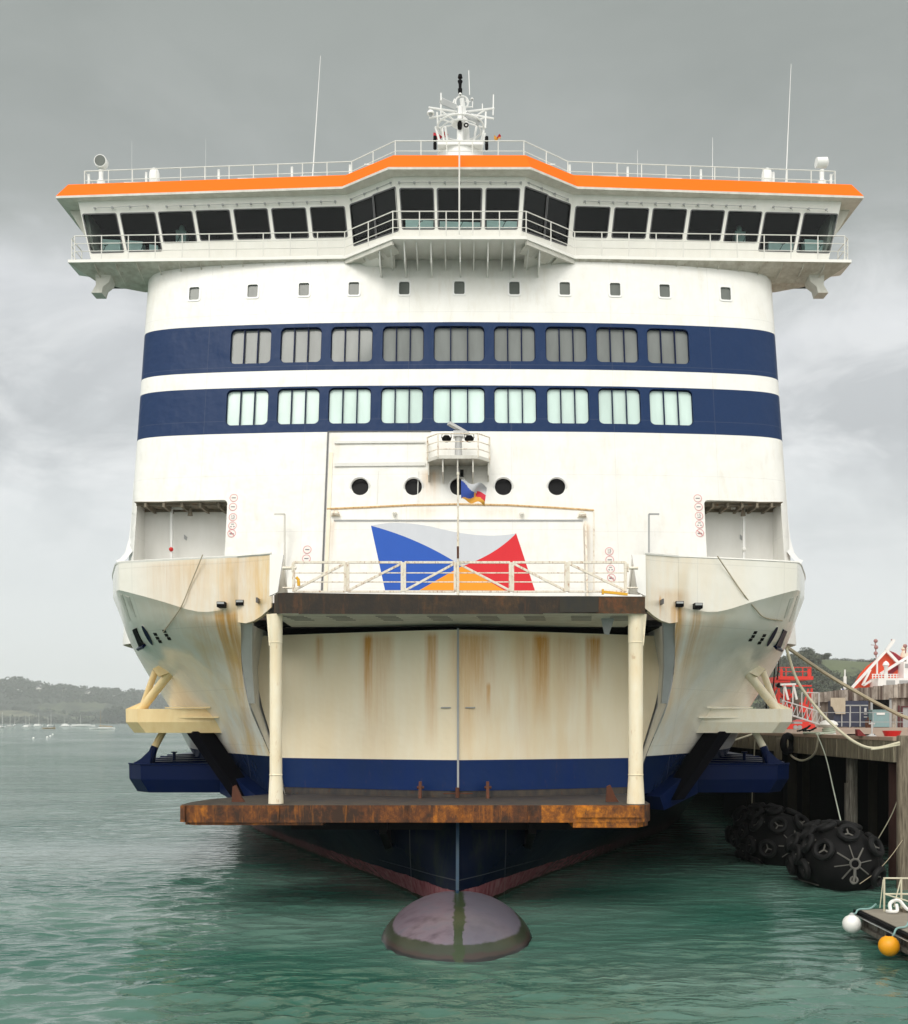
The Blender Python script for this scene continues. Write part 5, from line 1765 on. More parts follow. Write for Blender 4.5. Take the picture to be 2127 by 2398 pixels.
for k in range(90):
    L = 0.34 * 1.026 ** k * rng.uniform(0.9, 1.1)
    ang = R(-80) + rng.normal(0, 0.42)
    amp = 0.046 * L ** 0.75 / (1 + (L / 1.05) ** 3)
    kx, ky = math.cos(ang) * 2 * np.pi / L, math.sin(ang) * 2 * np.pi / L
    ph = kx * XX + ky * YY + rng.uniform(0, 6.28) + 1.1 * np.sin(XX * 0.33 + YY * .41 + k) + 0.8 * np.sin(XX * 0.9 - YY * .5 + 2 * k)
    fade = np.clip((L / dx_ - 3) / 3, 0, 1)
    Zw += amp * fade * (1 - np.abs(np.sin(ph / 2)) * 2) * 0.5 + amp * fade * 0.5 * np.sin(ph)
Zw *= gust
# swirling wash running out from the quay side near the bottom of the view
cxw, cyw = 7.2, 27.6
wx_ = XX + 0.7 * vnoise(XX * .9, YY * .9, 21)
wy_ = YY + 0.9 * vnoise(XX * .8, YY * .8, 22)
rr_ = np.hypot(wx_ - cxw, (wy_ - cyw) * 1.05)
ring = np.exp(-((rr_ - 5.6) / 2.3) ** 2) * (1 / (1 + np.exp((YY - 25.0) / 0.6)))
Zw += 0.055 * ring * np.sin(rr_ * 2 * np.pi / 0.95 + 1.2 * vnoise(XX * .6, YY * .6, 9)) * (0.6 + 0.4 * vnoise(XX * .5, YY * .5, 4))
cxl, cyl = 3.0, 29.0
wl2 = np.exp(-((np.hypot(XX - cxl, YY - cyl) - 9.5) / 1.8) ** 2) * (YY < 23)
Zw += 0.025 * wl2 * np.sin(np.hypot(wx_ - cxl, wy_ - cyl) * 2 * np.pi / 1.2)
Zw *= np.clip((2500 - YY) / 2000, 0, 1) * np.clip((YY + 60) / 60, 0, 1)
ny, nx = XX.shape
me = bpy.data.meshes.new('water')
co = np.stack([XX, YY, Zw], -1).reshape(-1, 3)
idx = np.arange(ny * nx).reshape(ny, nx)
fc = np.stack([idx[:-1, :-1], idx[:-1, 1:], idx[1:, 1:], idx[1:, :-1]], -1).reshape(-1, 4)
me.vertices.add(len(co))
me.vertices.foreach_set('co', co.ravel().astype(np.float32))
me.loops.add(fc.size)
me.loops.foreach_set('vertex_index', fc.ravel().astype(np.int32))
me.polygons.add(len(fc))
me.polygons.foreach_set('loop_start', np.arange(0, fc.size, 4, dtype=np.int32))
me.polygons.foreach_set('use_smooth', np.ones(len(fc), bool))
ga = me.attributes.new('windiness', 'FLOAT', 'POINT')
ga.data.foreach_set('value', (np.clip(gust, 0, 1.3) + 0.5 * ring).ravel().astype(np.float32))
me.update()
me.validate()
print('water verts', len(co))
m, nt, b = new_mat('sea_water')
m_w = m
big = noise(nt, coords(nt, (0.05, 0.12, 1)), 1.0, 3)
c = mixc(nt, ramp(nt, big, [(0.38, 0.0), (0.62, 1.0)]), (0.026, 0.104, 0.075), (0.105, 0.190, 0.155))
setc(nt, b, c)
b.inputs['Roughness'].default_value = 0.07
b.inputs['IOR'].default_value = 1.48
at = nt.nodes.new('ShaderNodeAttribute')
at.attribute_name = 'windiness'
wind = at.outputs['Fac']
def ridged(sx, sy, sc, det=3, dist=0.4):
    n = nt.nodes.new('ShaderNodeTexNoise')
    n.noise_type = 'RIDGED_MULTIFRACTAL'
    n.normalize = False
    for k_, v_ in (('Scale', sc), ('Detail', det), ('Roughness', 0.45), ('Lacunarity', 2.1), ('Offset', 0.9), ('Gain', 1.6), ('Distortion', dist)):
        n.inputs[k_].default_value = v_
    nt.links.new(coords(nt, (sx, sy, 1)), n.inputs['Vector'])
    return n.outputs['Fac']
h0_ = ridged(0.55, 1.25, 1.1, 3)                     # short steep ripples, crests across the view
h1 = noise(nt, coords(nt, (1.6, 3.0, 1)), 2.2, 3, 0.6, 0.5)
h2 = noise(nt, coords(nt, (0.35, 0.75, 1)), 1.3, 3, 0.5, 0.3)
h3 = noise(nt, coords(nt, (0.06, 0.12, 1)), 1.5, 5, 0.6, 0.2)
hh = mth(nt, 'ADD', mth(nt, 'MULTIPLY', h0_, 0.062), mth(nt, 'ADD', mth(nt, 'MULTIPLY', h1, 0.04), mth(nt, 'MULTIPLY', h2, 0.16)))
wx, wy, wz = xyz(nt)
far = mth(nt, 'DIVIDE', mth(nt, 'SUBTRACT', wy, 32), 60, clamp=True)
h4 = noise(nt, coords(nt, (0.16, 0.55, 1)), 1.0, 4, 0.6, 0.4)
hh = mth(nt, 'ADD', hh, mth(nt, 'MULTIPLY', h4, mth(nt, 'MULTIPLY', far, 0.55)))
hh = mth(nt, 'ADD', mth(nt, 'MULTIPLY', hh, mth(nt, 'MULTIPLY_ADD', wind, 0.95, 0.08)), mth(nt, 'MULTIPLY', h3, mth(nt, 'MULTIPLY_ADD', wind, 0.22, 0.02)))
bump(nt, b, hh, 1.0, 1.0)
me.materials.append(m)
water = bpy.data.objects.new('water', me)
COL.objects.link(water)
tag(water, kind='structure')

# ================================================================== QUAY
def timber_mat(name, c1, c2, c3, green=True):
    m, nt, b = new_mat(name)
    X, Y, Z = xyz(nt)
    g = noise(nt, coords(nt, (9, 9, 0.7)), 2.0, 7, 0.65, 0.3)
    c = ramp(nt, g, [(0.30, c1), (0.5, c2), (0.72, c3)])
    pl = ramp(nt, noise(nt, coords(nt, (2.2, 2.2, 0.03)), 3.0, 1), [(0.35, 0.35), (0.65, 0.0)])
    c = mixc(nt, pl, c, c1)
    if green:
        gf = ramp(nt, mth(nt, 'MULTIPLY_ADD', noise(nt, coords(nt), 1.2, 5), 2.2, Z), [(0.0, 1.0), (0.55, 0.8), (1.0, 0.0)])
        c = mixc(nt, mth(nt, 'MULTIPLY', gf, 0.6), c, (0.06, 0.055, 0.018))
    setc(nt, b, c)
    b.inputs['Roughness'].default_value = 0.85
    bump(nt, b, g, 0.6, 0.04)
    return m
M['pile'] = timber_mat('weathered_pile_timber', (0.055, 0.042, 0.028), (0.21, 0.175, 0.125), (0.36, 0.31, 0.23), False)
M['pilewet'] = timber_mat('wet_pile_timber', (0.035, 0.030, 0.022), (0.11, 0.10, 0.08), (0.22, 0.21, 0.18), True)
M['fascia'] = timber_mat('algae_stained_quay_face', (0.075, 0.060, 0.038), (0.20, 0.175, 0.12), (0.30, 0.27, 0.19), False)
M['concrete'] = paint('pinkish_quay_concrete', (0.40, 0.29, 0.22), 0.85, 0.5, (0.28, 0.22, 0.17), 0.1)
QX, QZ = 16.35, 5.42
quay = thing('quay', (20, 45, 0), 'concrete quay on timber piles with a stained edge beam and dark void below', 'quay')
q = MB()
q.box((QX, 38.6, QZ - 0.14), (120, 300, QZ))
q.build('deck', M['concrete'], quay)
q = MB()
q.box((QX + 0.02, 38.62, QZ - 0.95), (QX + 0.45, 300, QZ - 0.14))
q.box((QX + 0.45, 38.64, QZ - 0.95), (120, 39.1, QZ - 0.14))
for k in range(26):
    y = 39.4 + k * 1.25
    q.box((QX - 0.035, y, QZ - 0.93), (QX + .018, y + 0.42, QZ - 0.18))
q.build('edge_beam', M['fascia'], quay)
q = MB()
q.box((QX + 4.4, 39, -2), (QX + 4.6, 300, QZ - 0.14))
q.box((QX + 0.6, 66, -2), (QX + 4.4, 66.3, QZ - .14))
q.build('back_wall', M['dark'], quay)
M['shadepile'] = paint('shaded_pile_timber', (0.016, 0.014, 0.010), 0.9, 0.6, (0.03, 0.026, 0.014), spec=.1)  # darker pile copy, the shade under the quay put into its colour
k = 0
for row_x, ys_ in ((QX + 0.35, (43.6, 51.5, 59)), (QX + 2.2, (41.0, 46.0, 55.0))):
    for y in ys_:
        q = MB()
        r = 0.24 if row_x < QX + 1 else 0.2
        q.lathe([(r, -1.8), (r * 1.02, 2.0), (r, QZ - 0.96)], (row_x, y, 0), 10)
        if k == 0:
            q.box((row_x - 0.36, y - .25, 1.6), (row_x - .22, y - .1, 3.4))
        nm = ['grey bearing pile nearest the big timber fender pile, standing under the quay edge', 'grey bearing pile under the quay edge behind the lower navy belting', 'far grey bearing pile under the quay edge behind the hull',
              'dark inner pile nearest the big timber fender pile under the quay', 'dark inner pile in shadow behind the two black fenders', 'farthest dark inner pile in the shadow under the quay'][k]
        tag(q.build('timber_pile', M['pilewet'] if k == 0 else M['shadepile']), nm, 'pile', 'bearing piles under the quay')
        k += 1
q = MB()
for j, (x, y, r, h) in enumerate(((16.15, 37.05, 0.30, 5.5), (16.62, 37.0, 0.26, 5.38), (17.1, 37.1, 0.28, 5.52), (17.6, 37.15, 0.27, 5.45))):
    q.lathe([(r, -1.8), (r * 1.03, 1.0), (r * 0.98, 3.2), (r, h - .05), (r * .9, h)], (x, y, 0), 10)
q.box((16.95, 36.6, 2.9), (17.3, 36.85, 4.9))
tag(q.build('fender_pile', M['pile']), 'big weathered brown timber fender pile standing in front of the quay end', 'pile')
# end wall timbers in the shade behind the fender pile
q = MB()
q.lathe([(0.22, -1.8), (0.22, 4.4)], (16.75, 39.4, 0), 10)
tag(q.build('timber_pile', paint('dark_red_timber', (0.035, 0.012, 0.008), 0.9, 0.5)), 'dark reddish pile half hidden behind the big fender pile', 'pile')

# tyre and hanging block on the quay face
q = MB()
q.torus((QX - 0.30, 50.2, QZ - 0.50), (1, -1.1, 0), 0.40, 0.16, 24, 10)
tag(q.build('tyre_fender', M['black']), 'black tyre hung on the quay face beside the pale belting tip', 'tyre')
q = MB()
q.box((QX - 0.30, 52.0, QZ - 1.35), (QX - 0.02, 52.45, QZ - 0.25))
tag(q.build('fender_block', M['fascia']), 'mossy timber block hanging on the quay face beside the tyre', 'block')
rope([(QX - .04, 50.9, QZ - .1), (QX - .08, 50.6, QZ - .95), (QX - .12, 49.2, QZ - 1.25), (QX - .12, 48.0, QZ - 1.2), (QX - .06, 46.9, QZ - .8), (QX - .02, 46.6, QZ + .02)], 0.05, M['ropepale'], 'thick pale rope loop sagging below the quay edge beam', 'rope_loop', 20)
rope([(QX - .1, 46.6, QZ + .02), (15.9, 44.5, 4.5), (15.0, 41.0, 3.2), (14.2, 37.9, 2.05)], 0.024, M['ropegreen'], 'thin pale rope hanging from the white bollard down to the near black fender', 'hanging_rope', 24)
rope([(QX - .1, 56.5, QZ - .2), (QX - .25, 56.5, 2.4), (QX - .3, 56.5, 0.6)], 0.03, M['ropepale'], 'thin vertical rope hanging from the quay behind the pale belting', 'hanging_rope', 12)
rope([(16.0, 37.0, 3.6), (15.9, 37.6, 2.6), (15.6, 38.4, 1.4)], 0.018, M['ropepale'], 'thin slanting rope tied to the big timber fender pile', 'hanging_rope', 10)
rope([(15.0, 56, 5.0), (15.6, 56, 5.2), (QX, 56.2, 5.43)], 0.05, M['ropepale'], 'short pale rope between the hull and the quay edge', 'mooring_rope', 10)

bol = thing('bollard', (17.1, 47.5, QZ), 'white mushroom bollard with pale green rope turns on the quay edge', 'bollard')
q = MB()
q.lathe([(0.34, 0), (0.30, .06), (0.22, .1), (0.22, .28), (0.34, .34), (0.42, .44), (0.36, .56), (0.2, .64), (0.01, .66)], (17.1, 47.5, QZ), 20)
q.build('post', M['white'], bol)
q = MB()
for k in range(4):
    q.torus((17.1, 47.5, QZ + .1 + .05 * k), (0.08 * (-1) ** k, 0.1, 1), 0.27, 0.032, 20, 6)
q.tube([tuple(p) for p in catmull([(17.3, 47.2, QZ + .12), (17.0, 46.9, QZ + .06), (16.5, 46.6, QZ + .05), (QX - .12, 46.7, QZ + .0)], 12)], 0.04, 6)
q.build('rope_turns', M['ropegreen'], bol)
q = MB()
pts = catmull([(QX - .1, 46.3, QZ + .03), (QX + .3, 46.9, QZ + .05), (QX + .1, 47.8, QZ + .05), (QX - .05, 48.6, QZ + .04)], 14)
q.tube([tuple(p) for p in pts], 0.055, 6)
tag(q.build('rope_bight', M['ropegreen']), 'pale green rope bight lying on the quay edge under the white bollard', 'rope')

# small gear on the quay deck
def basin(px, Yq, w_, h, label, mt, name='basin'):
    q = MB()
    x = PX(px, Yq)
    q.lathe([(w_ * .38, 0), (w_ * .5, h), (w_ * .46, h), (w_ * .35, 0.05)], (x, Yq, QZ), 16)
    return tag(q.build(name, mt), label, 'basin')
basin(2089, 40.6, 0.72, 0.22, 'red plastic basin standing on the quay edge beside the timber pile', M['red'])
q = MB()
x = PX(2016, 41.5)
q.prism([(x - .12, 41.5, QZ), (x + .22, 41.5, QZ), (x - .05, 41.5, QZ + .27), (x - .14, 41.5, QZ + .27)], (0, .25, 0))
tag(q.build('steel_wedge', paint('dark_red_tone', (0.20, 0.02, 0.02), 0.6, 0.4)), 'dark red steel wedge standing on the quay edge left of the basin', 'wedge')
q = MB()
x = PX(2042, 41)
q.tube([(x, 41, QZ), (x, 41, QZ + .55)], 0.035, 8)
q.lathe([(0.2, 0), (0.1, .06), (0.05, .1)], (x, 41, QZ), 12)
q.tube([(x - .12, 41, QZ + .5), (x + .12, 41, QZ + .5)], 0.03, 6)
tag(q.build('hose_standpipe', M['galv']), 'thin rusty standpipe on the quay between the wedge and the basin', 'standpipe')
q = MB()
pts = [(PX(1985 + 14 * k, 43), 43 + 0.35 * math.sin(k * 1.7), QZ + .03) for k in range(6)]
q.tube([tuple(p) for p in catmull(pts, 24)], 0.035, 6)
tag(q.build('chain', M['black']), 'dark chain lying along the quay edge behind the wedge', 'chain')
q = MB()
for k in range(5):
    x = PX(1880 + 7 * k, 58)
    q.bar((x - .3, 58 + .2 * (k % 2), QZ + .05), (x + .25, 58.5, QZ + .12 + .12 * (k % 3)), 0.09, 0.07)
tag(q.build('scrap_iron', M['black']), 'black scrap iron lying on the quay below the red lift', 'scrap')

# pneumatic fenders with a net of tyres
M['rubber'] = paint('fender_rubber', (0.004, 0.004, 0.0045), 0.65, 0.6, (0.010, 0.010, 0.0095), spec=.12)
M['tyre'] = paint('tyre_rubber', (0.006, 0.006, 0.0065), 0.65, 0.5, (0.016, 0.016, 0.015), spec=.18)
M['chain'] = paint('fender_chain', (0.13, 0.125, 0.11), 0.7, 0.6, (0.03, 0.03, 0.027))
def make_fender():
    t = thing('fender', (0, 0, 0), 'black inflated fender wrapped in tyres', 'fender', 'tyre covered floating fenders by the quay')
    q = MB()
    Rf, Lh = 1.22, 1.15
    prof = [(0.02, -Lh - 1.02)] + [(Rf * math.sin(R(a)), -Lh - 1.02 * math.cos(R(a))) for a in (12, 24, 38, 54, 70, 82)] + [(Rf, -Lh), (Rf, Lh)] + [(Rf * math.sin(R(a)), Lh + 1.02 * math.cos(R(a))) for a in (82, 70, 54, 38, 24, 12)] + [(0.02, Lh + 1.02)]
    q.lathe(prof, (0, 0, 0), 28, 'Y')
    q.build('body', M['rubber'], t, angle=60)
    def tyre(p, n, r=0.29, cross=True):
        q = MB()
        p, n = Vector(p), Vector(n)
        q.mat(0).torus(p + n * 0.13, n, r, 0.105, 20, 8, 1.15)
        if cross:
            a = n.orthogonal().normalized()
            a = Matrix.Rotation(random.uniform(-.5, .5), 3, n) @ a
            b_ = n.cross(a)
            for u in (a, b_ - a * .4, -b_ - a * .4):
                q.mat(1).tube([p + n * .10, p + n * .12 + u * (r * .62)], 0.028, 5)
        q.build('tyre', [M['tyre'], M['chain']], t)
    for i, yy in enumerate((-0.85, -0.05, 0.75)):
        for k in range(9):
            a = 2 * math.pi * (k + .5 * (i % 2)) / 9
            n = Vector((math.sin(a), 0, math.cos(a)))
            if n.z < -0.75:
                continue
            tyre(n * Rf + Vector((0, yy, 0)), n)
    for e in (-1, 1):
        for k in range(6):
            a = 2 * math.pi * (k + .5) / 6 + .15
            n = Vector((math.sin(a) * 0.72, e * 0.70, math.cos(a) * .72)).normalized()
            if n.z < -0.55:
                continue
            tyre(Vector((math.sin(a) * Rf * .80, e * (Lh + 0.62), math.cos(a) * Rf * .80)), n, 0.30)
    q = MB()
    c0_ = Vector((0, -Lh - 1.06, 0))
    q.torus(c0_ + Vector((0, -.06, 0)), (0, 1, 0), 0.17, 0.04, 16, 6)
    for k in range(8):
        a = 2 * math.pi * k / 8 + .3
        e0 = c0_ + Vector((math.sin(a) * .18, -.02, math.cos(a) * .18))
        e1 = Vector((math.sin(a) * .66, -Lh - .88, math.cos(a) * .66))
        q.tube([e0, e1], 0.02 if k % 2 else 0.03, 5)
    q.tube([c0_ + Vector((0.02, -.1, -.15)), c0_ + Vector((.08, -.12, -.42)), c0_ + Vector((.12, -.08, -.7))], 0.05, 6)
    q.torus(c0_ + Vector((.1, -.12, -.55)), (0.6, 1, 0), 0.12, 0.035, 12, 6)
    q.build('end_chain', M['chain'], t)
    q = MB()
    for k in range(9):
        a = 2 * math.pi * (k + .25) / 9
        q.tube([(math.sin(a) * (Rf + .04), -1.15, math.cos(a) * (Rf + .04)), (math.sin(a) * (Rf + .04), 1.15, math.cos(a) * (Rf + .04))], 0.025, 5)
    q.build('net_chain', M['chain'], t)
    return t
fd = make_fender()
f2 = dup(fd, (13.55, 44.6, 0.92), R(9), 1.0, 'tyre covered black fender floating behind the other, close under the belting')
fd.location = (13.95, 38.2, 0.86)
fd.rotation_euler = (R(-4), R(18), R(-2))
fd['label'] = 'nearer tyre covered black fender with a pale chain ring on its end'
f2.rotation_euler = (R(3), R(-14), R(9))

# pontoon with fenders
M['pontdeck'] = paint('pontoon_deck_boards', (0.26, 0.235, 0.19), 0.85, 0.5, (0.16, 0.14, 0.11))
pt = thing('pontoon', (14, 24, 0), 'low timber pontoon with a pale pipe railing and rope along it', 'pontoon')
q = MB()
q.box((11.35, 8, 0.62), (18.5, 28.9, 0.72))
q.build('deck', M['pontdeck'], pt)
q = MB()
q.mat(0).box((11.20, 8, 0.60), (11.345, 28.95, 0.70))
q.box((11.346, 28.905, 0.58), (18.5, 29.0, 0.70))
q.mat(1).box((11.22, 8, 0.535), (11.34, 28.94, 0.565))
q.build('edge_strip', [M['black'], M['galv']], pt)
q = MB()
q.box((11.4, 8, 0.30), (18.5, 28.85, 0.6))
q.box((11.26, 8, 0.20), (11.42, 28.9, 0.30))
for k in range(13):
    y = 28.6 - k * 1.5
    q.box((11.30, y - .16, 0.3), (11.4, y, 0.53))
    q.box((11.33, y - 1.0, 0.36), (11.4, y - .5, 0.50))
q.build('side_frame', M['pilewet'], pt)
q = MB()
q.box((11.7, 8, -0.5), (18.3, 26.0, 0.28))
q.build('float', M['dark'], pt)
q = MB()
yy = 28.55
px_ = [PX(2071, yy), PX(2111, yy), PX(2111, yy) + .5, PX(2111, yy) + 1.0]
for x in px_:
    q.tube([(x, yy, .72), (x, yy, 1.66)], 0.028, 8)
for z in (1.64, 1.20):
    q.tube([(px_[0], yy, z), (px_[-1], yy, z - .01)], 0.024, 8)
q.tube([(px_[0], yy, 1.2), (px_[1] + .4, yy - 1.4, 1.0)], 0.02, 6)
q.tube([(px_[0] - .03, yy, 1.6), (px_[0] - .1, yy + .05, .8)], 0.014, 5)
q.tube([(px_[1] - .02, yy, 1.6), (px_[1] - .25, yy - .1, .85)], 0.018, 5)
q.build('railing', paint('railing_cream', (0.60, 0.56, 0.42), 0.5, 0.3), pt)
q = MB()
for k in range(4):
    q.box((12.35 + k * 1.1, 28.35, .722), (13.3 + k * 1.1, 28.8, 0.80 + .03 * (k % 2)))
q.build('kerb_board', M['pile'], pt)
rope([(11.95, 28.2, .76), (12.0, 28.35, .98), (12.25, 28.4, 1.05), (12.45, 28.3, .82), (12.7, 28.25, .80), (12.95, 28.35, .98), (13.2, 28.3, 1.0), (13.6, 28.25, .86), (14.2, 28.3, .98)], 0.05, M['white'], 'white rope draped over the pontoon end below the railing', 'coiled_rope', 50)
rope([(11.9, 28.35, .76), (11.95, 28.2, .77), (12.1, 28.15, .8), (12.15, 28.3, .95)], 0.045, M['white'], 'loose white rope end lying on the pontoon corner', 'coiled_rope', 14)
def float_ball(x, y, z, r, mt, cap, label, rope_pts):
    t = thing('fender_ball', (x, y, z - r), label, 'buoy')
    q = MB()
    q.lathe([(0.01, -r)] + [(r * math.cos(R(a)), r * math.sin(R(a))) for a in (-70, -50, -30, -10, 10, 30, 50)] + [(r * .42, r * .88), (r * .25, r * 1.02), (0.01, r * 1.06)], (x, y, z), 24)
    q.build('float', mt, t, angle=60)
    q = MB()
    q.lathe([(r * .34, r * .92), (r * .22, r * 1.12), (r * .1, r * 1.22)], (x, y, z), 12)
    q.build('eye', cap, t)
    q = MB()
    q.tube([tuple(p) for p in catmull(rope_pts, 14)], 0.026, 6)
    q.build('lanyard', paint('teal_lanyard', (0.22, 0.36, 0.34), 0.9, 0.3), t)
float_ball(PX(1995, 28.3), 28.3, PZ(2164, 28.3), 0.255, M['white'], M['grey'], 'white ball fender hanging at the pontoon corner', [(PX(1995, 28.3), 28.3, PZ(2140, 28.3)), (11.12, 28.55, .66), (11.25, 28.7, .74), (11.6, 28.75, .76), (11.75, 28.7, .9)])
float_ball(PX(2082, 25.9), 25.9, PZ(2215, 25.9), 0.262, paint('orange_yellow_float', (0.80, 0.34, 0.01), 0.4, 0.15), M['black'], 'orange yellow ball fender hanging on the pontoon side', [(PX(2082, 25.9), 25.9, PZ(2190, 25.9)), (11.10, 26.0, .58), (11.2, 26.05, .74), (11.5, 26.2, .76), (11.62, 26.3, .86)])
rope([(14.1, 36.0, 0.3), (14.8, 36.25, 0.7), (15.4, 36.5, 1.2), (15.95, 36.8, 1.75)], 0.012, M['rope'], 'thin dark line running from the near fender towards the fender pile', 'hanging_rope', 12)

# ================================================================== things on the quay
lift = thing('scissor_lift', (PX(1862, 82), 82, QZ), 'red work platform with a railed deck on a lattice frame behind the gangway', 'lift')
Yl = 82
L = lambda px, py, d=0: P(px, py, Yl + d)
g0 = QZ
q = MB()
for dy in (0, 2.2):
    for px in (1824, 1901):
        q.bar(Vector((PX(px, Yl), Yl + dy, g0)), L(px, 1612, dy), 0.14, 0.14, (0, 1, 0))
for (a, b_) in (((1824, 1660), (1860, 1620)), ((1824, 1620), (1860, 1660)), ((1826, 1690), (1850, 1655)), ((1893, 1613), (1882, 1655)), ((1882, 1655), (1900, 1690)), ((1850, 1655), (1826, 1625)), ((1824, 1632), (1858, 1632)), ((1824, 1648), (1858, 1648)), ((1824, 1664), (1858, 1664)), ((1812, 1600), (1812, 1702)), ((1836, 1614), (1836, 1702)), ((1812, 1640), (1824, 1620)), ((1812, 1660), (1824, 1640)), ((1812, 1620), (1824, 1602)), ((1824, 1606), (1901, 1606))):
    q.bar(L(*a), L(*b_), 0.12, 0.12)
q.build('frame', M['liftred'], lift)
q = MB()
q.box((L(1822, 1600).x, Yl - .2, L(0, 1592).z), (L(1903, 0).x, Yl + 2.6, L(0, 1584).z))
q.box((L(1810, 1600).x, Yl - .1, L(0, 1598).z), (L(1850, 0).x, Yl + 2.0, L(0, 1593).z))
q.build('platform', M['liftred'], lift)
q = MB()
for dy in (-.1, 2.5):
    for py in (1563, 1573):
        q.bar(L(1822, py, dy), L(1899, py, dy), 0.06, 0.06)
    q.bar(L(1822 if dy < 0 else 1899, 1563, -.1), L(1822 if dy < 0 else 1899, 1563, 2.5), 0.06, 0.06)
    for px in (1822, 1841, 1860, 1880, 1899):
        q.bar(L(px, 1563, dy), L(px, 1586, dy), 0.07, 0.07, (0, 1, 0))
for px in (1829, 1893):
    q.box((L(px - 3, 0).x, Yl - .16, L(0, 1584).z), (L(px + 3, 0).x, Yl - .1, L(0, 1566).z))
q.build('railing', M['liftred'], lift)
q = MB()
q.box((L(1826, 0).x, Yl + .4, g0), (L(1846, 0).x, Yl + 1.2, L(0, 1650).z))
q.box((L(1844, 0).x, Yl + .5, g0), (L(1856, 0).x, Yl + 1.0, L(0, 1614).z))
q.prism([L(1880, 1645, -.5), L(1893, 1652, -.5), L(1892, 1668, -.5), L(1879, 1668, -.5)], (0, .8, 0))
q.prism([Vector((L(1818, 0).x, Yl - .8, g0)), Vector((L(1905, 0).x, Yl - .8, g0)), Vector((L(1900, 0).x, Yl - .8, g0 + .35)), Vector((L(1876, 0).x, Yl - .8, g0 + .75)), Vector((L(1850, 0).x, Yl - .8, g0 + .4))], (0, 2, 0))
q.build('engine_housing', M['liftred'], lift)
q = MB()
q.lathe([(0.2, 0), (0.24, .1), (0.2, .25), (0.02, .4)], L(1825, 1610, -.6), 10)
q.tube([L(1820, 1592, -.6), L(1824, 1560, -.6), L(1822, 1530, -.6)], 0.05, 6)
q.tube([L(1805, 1660, -.6), L(1812, 1600, -.6), L(1816, 1545, -.6)], 0.05, 6)
q.build('hoist_cable', M['black'], lift)

gw = thing('gangway', (PX(1890, 76), 76, QZ), 'white lattice boarding gangway sloping down in front of the red lift', 'gangway')
Yg = 76
G_ = lambda px, py, d=0: P(px, py, Yg + d)
q = MB()
for d in (0, 1.3):
    q.bar(G_(1832, 1640, d), G_(1925, 1668, d), 0.08, 0.08)
    q.bar(G_(1834, 1668, d), G_(1925, 1698, d), 0.09, 0.12)
    for k in range(9):
        t = k / 8
        a = G_(1832, 1640, d).lerp(G_(1925, 1668, d), t)
        c2 = G_(1834, 1668, d).lerp(G_(1925, 1698, d), t)
        q.bar(a, c2, 0.05, 0.05, (0, 1, 0))
        if k < 8:
            q.bar(c2, G_(1832, 1640, d).lerp(G_(1925, 1668, d), (k + 1) / 8), 0.035, 0.035)
for k in range(7):
    t = k / 6
    a = G_(1834, 1669).lerp(G_(1925, 1699), t)
    q.bar(a, a + Vector((0, 1.3, 0)), 0.1, 0.04)
q.build('lattice', M['galv'], gw)
q = MB()
q.bar(G_(1828, 1603), G_(1864, 1602), 0.14, 0.14)
for a, b_ in (((1837, 1604), (1846, 1639)), ((1858, 1604), (1866, 1638)), ((1836, 1610), (1836, 1650)), ((1857, 1610), (1857, 1648))):
    q.bar(G_(*a, .1), G_(*b_, .1), 0.14 if a[1] == 1604 else .06, 0.14 if a[1] == 1604 else .06, (0, 1, 0))
q.build('lifting_frame', M['white_clean'], gw)
q = MB()
for a, b_ in (((1878, 1622), (1918, 1622)), ((1878, 1622), (1878, 1656)), ((1918, 1622), (1918, 1660)), ((1902, 1624), (1902, 1655)), ((1900, 1654), (1922, 1655))):
    q.bar(G_(*a, 1.3), G_(*b_, 1.3), 0.07, 0.07, (0, 1, 0))
q.build('handrail_frame', M['galv'], gw)
q = MB()
q.box((G_(1856, 0).x, Yg - .3, G_(0, 1695).z), (G_(1876, 0).x, Yg + 1.0, G_(0, 1690).z))
for px in (1860, 1870):
    q.lathe([(0.16, -.06), (0.16, .06)], (G_(px, 0).x, Yg - .3, QZ + .16), 12, 'Y')
q.build('trolley', M['grey'], gw)

# folded teal cover on a stand left of the lift
q = MB()
Yt = 70
p = P(1795, 1640, Yt)
q.mat(0).lathe([(0.30, P(0, 1640, Yt).z - p.z), (0.28, 0.5), (0.18, 1.0), (0.06, 1.35)], p, 12)
q.mat(1).lathe([(0.05, 1.3), (0.1, 1.4), (0.1, 1.55), (0.03, 1.65)], p, 10)
q.mat(1).prism([p + Vector(v) for v in ((-.22, -.31, 0), (.22, -.31, 0), (.03, -.14, .9), (-.03, -.14, .9))], (0, .06, 0))
q.mat(1).tube([(p.x, Yt, QZ), (p.x, Yt, p.z)], 0.06, 8)
tag(q.build('covered_lamp', [M['teal'], M['black']]), 'teal and black folded cover on a post left of the red lift', 'cover')

# timber shed
Ys = 104
S_ = lambda px, py, d=0: P(px, py, Ys + d)
m, nt, b = new_mat('old_shed_boards')
tc = xyz(nt)
bw = nd(nt, 'ShaderNodeTexNoise', Scale=1.0, Detail=2)
nt.links.new(coords(nt, (2.6, 0.2, 0.08)), bw.inputs['Vector'])
c = ramp(nt, bw.outputs['Fac'], [(0.34, (0.075, 0.050, 0.040)), (0.45, (0.20, 0.165, 0.135)), (0.55, (0.33, 0.29, 0.25)), (0.68, (0.47, 0.42, 0.36))])
c = mixc(nt, ramp(nt, noise(nt, coords(nt, (1.6, 1, .8)), 1.6, 6, .7), [(0.45, 0.0), (0.7, 0.8)]), c, (0.12, 0.09, 0.07))
setc(nt, b, c)
b.inputs['Roughness'].default_value = 0.9
bump(nt, b, bw.outputs['Fac'], 0.8, 0.15)
M['shed'] = m
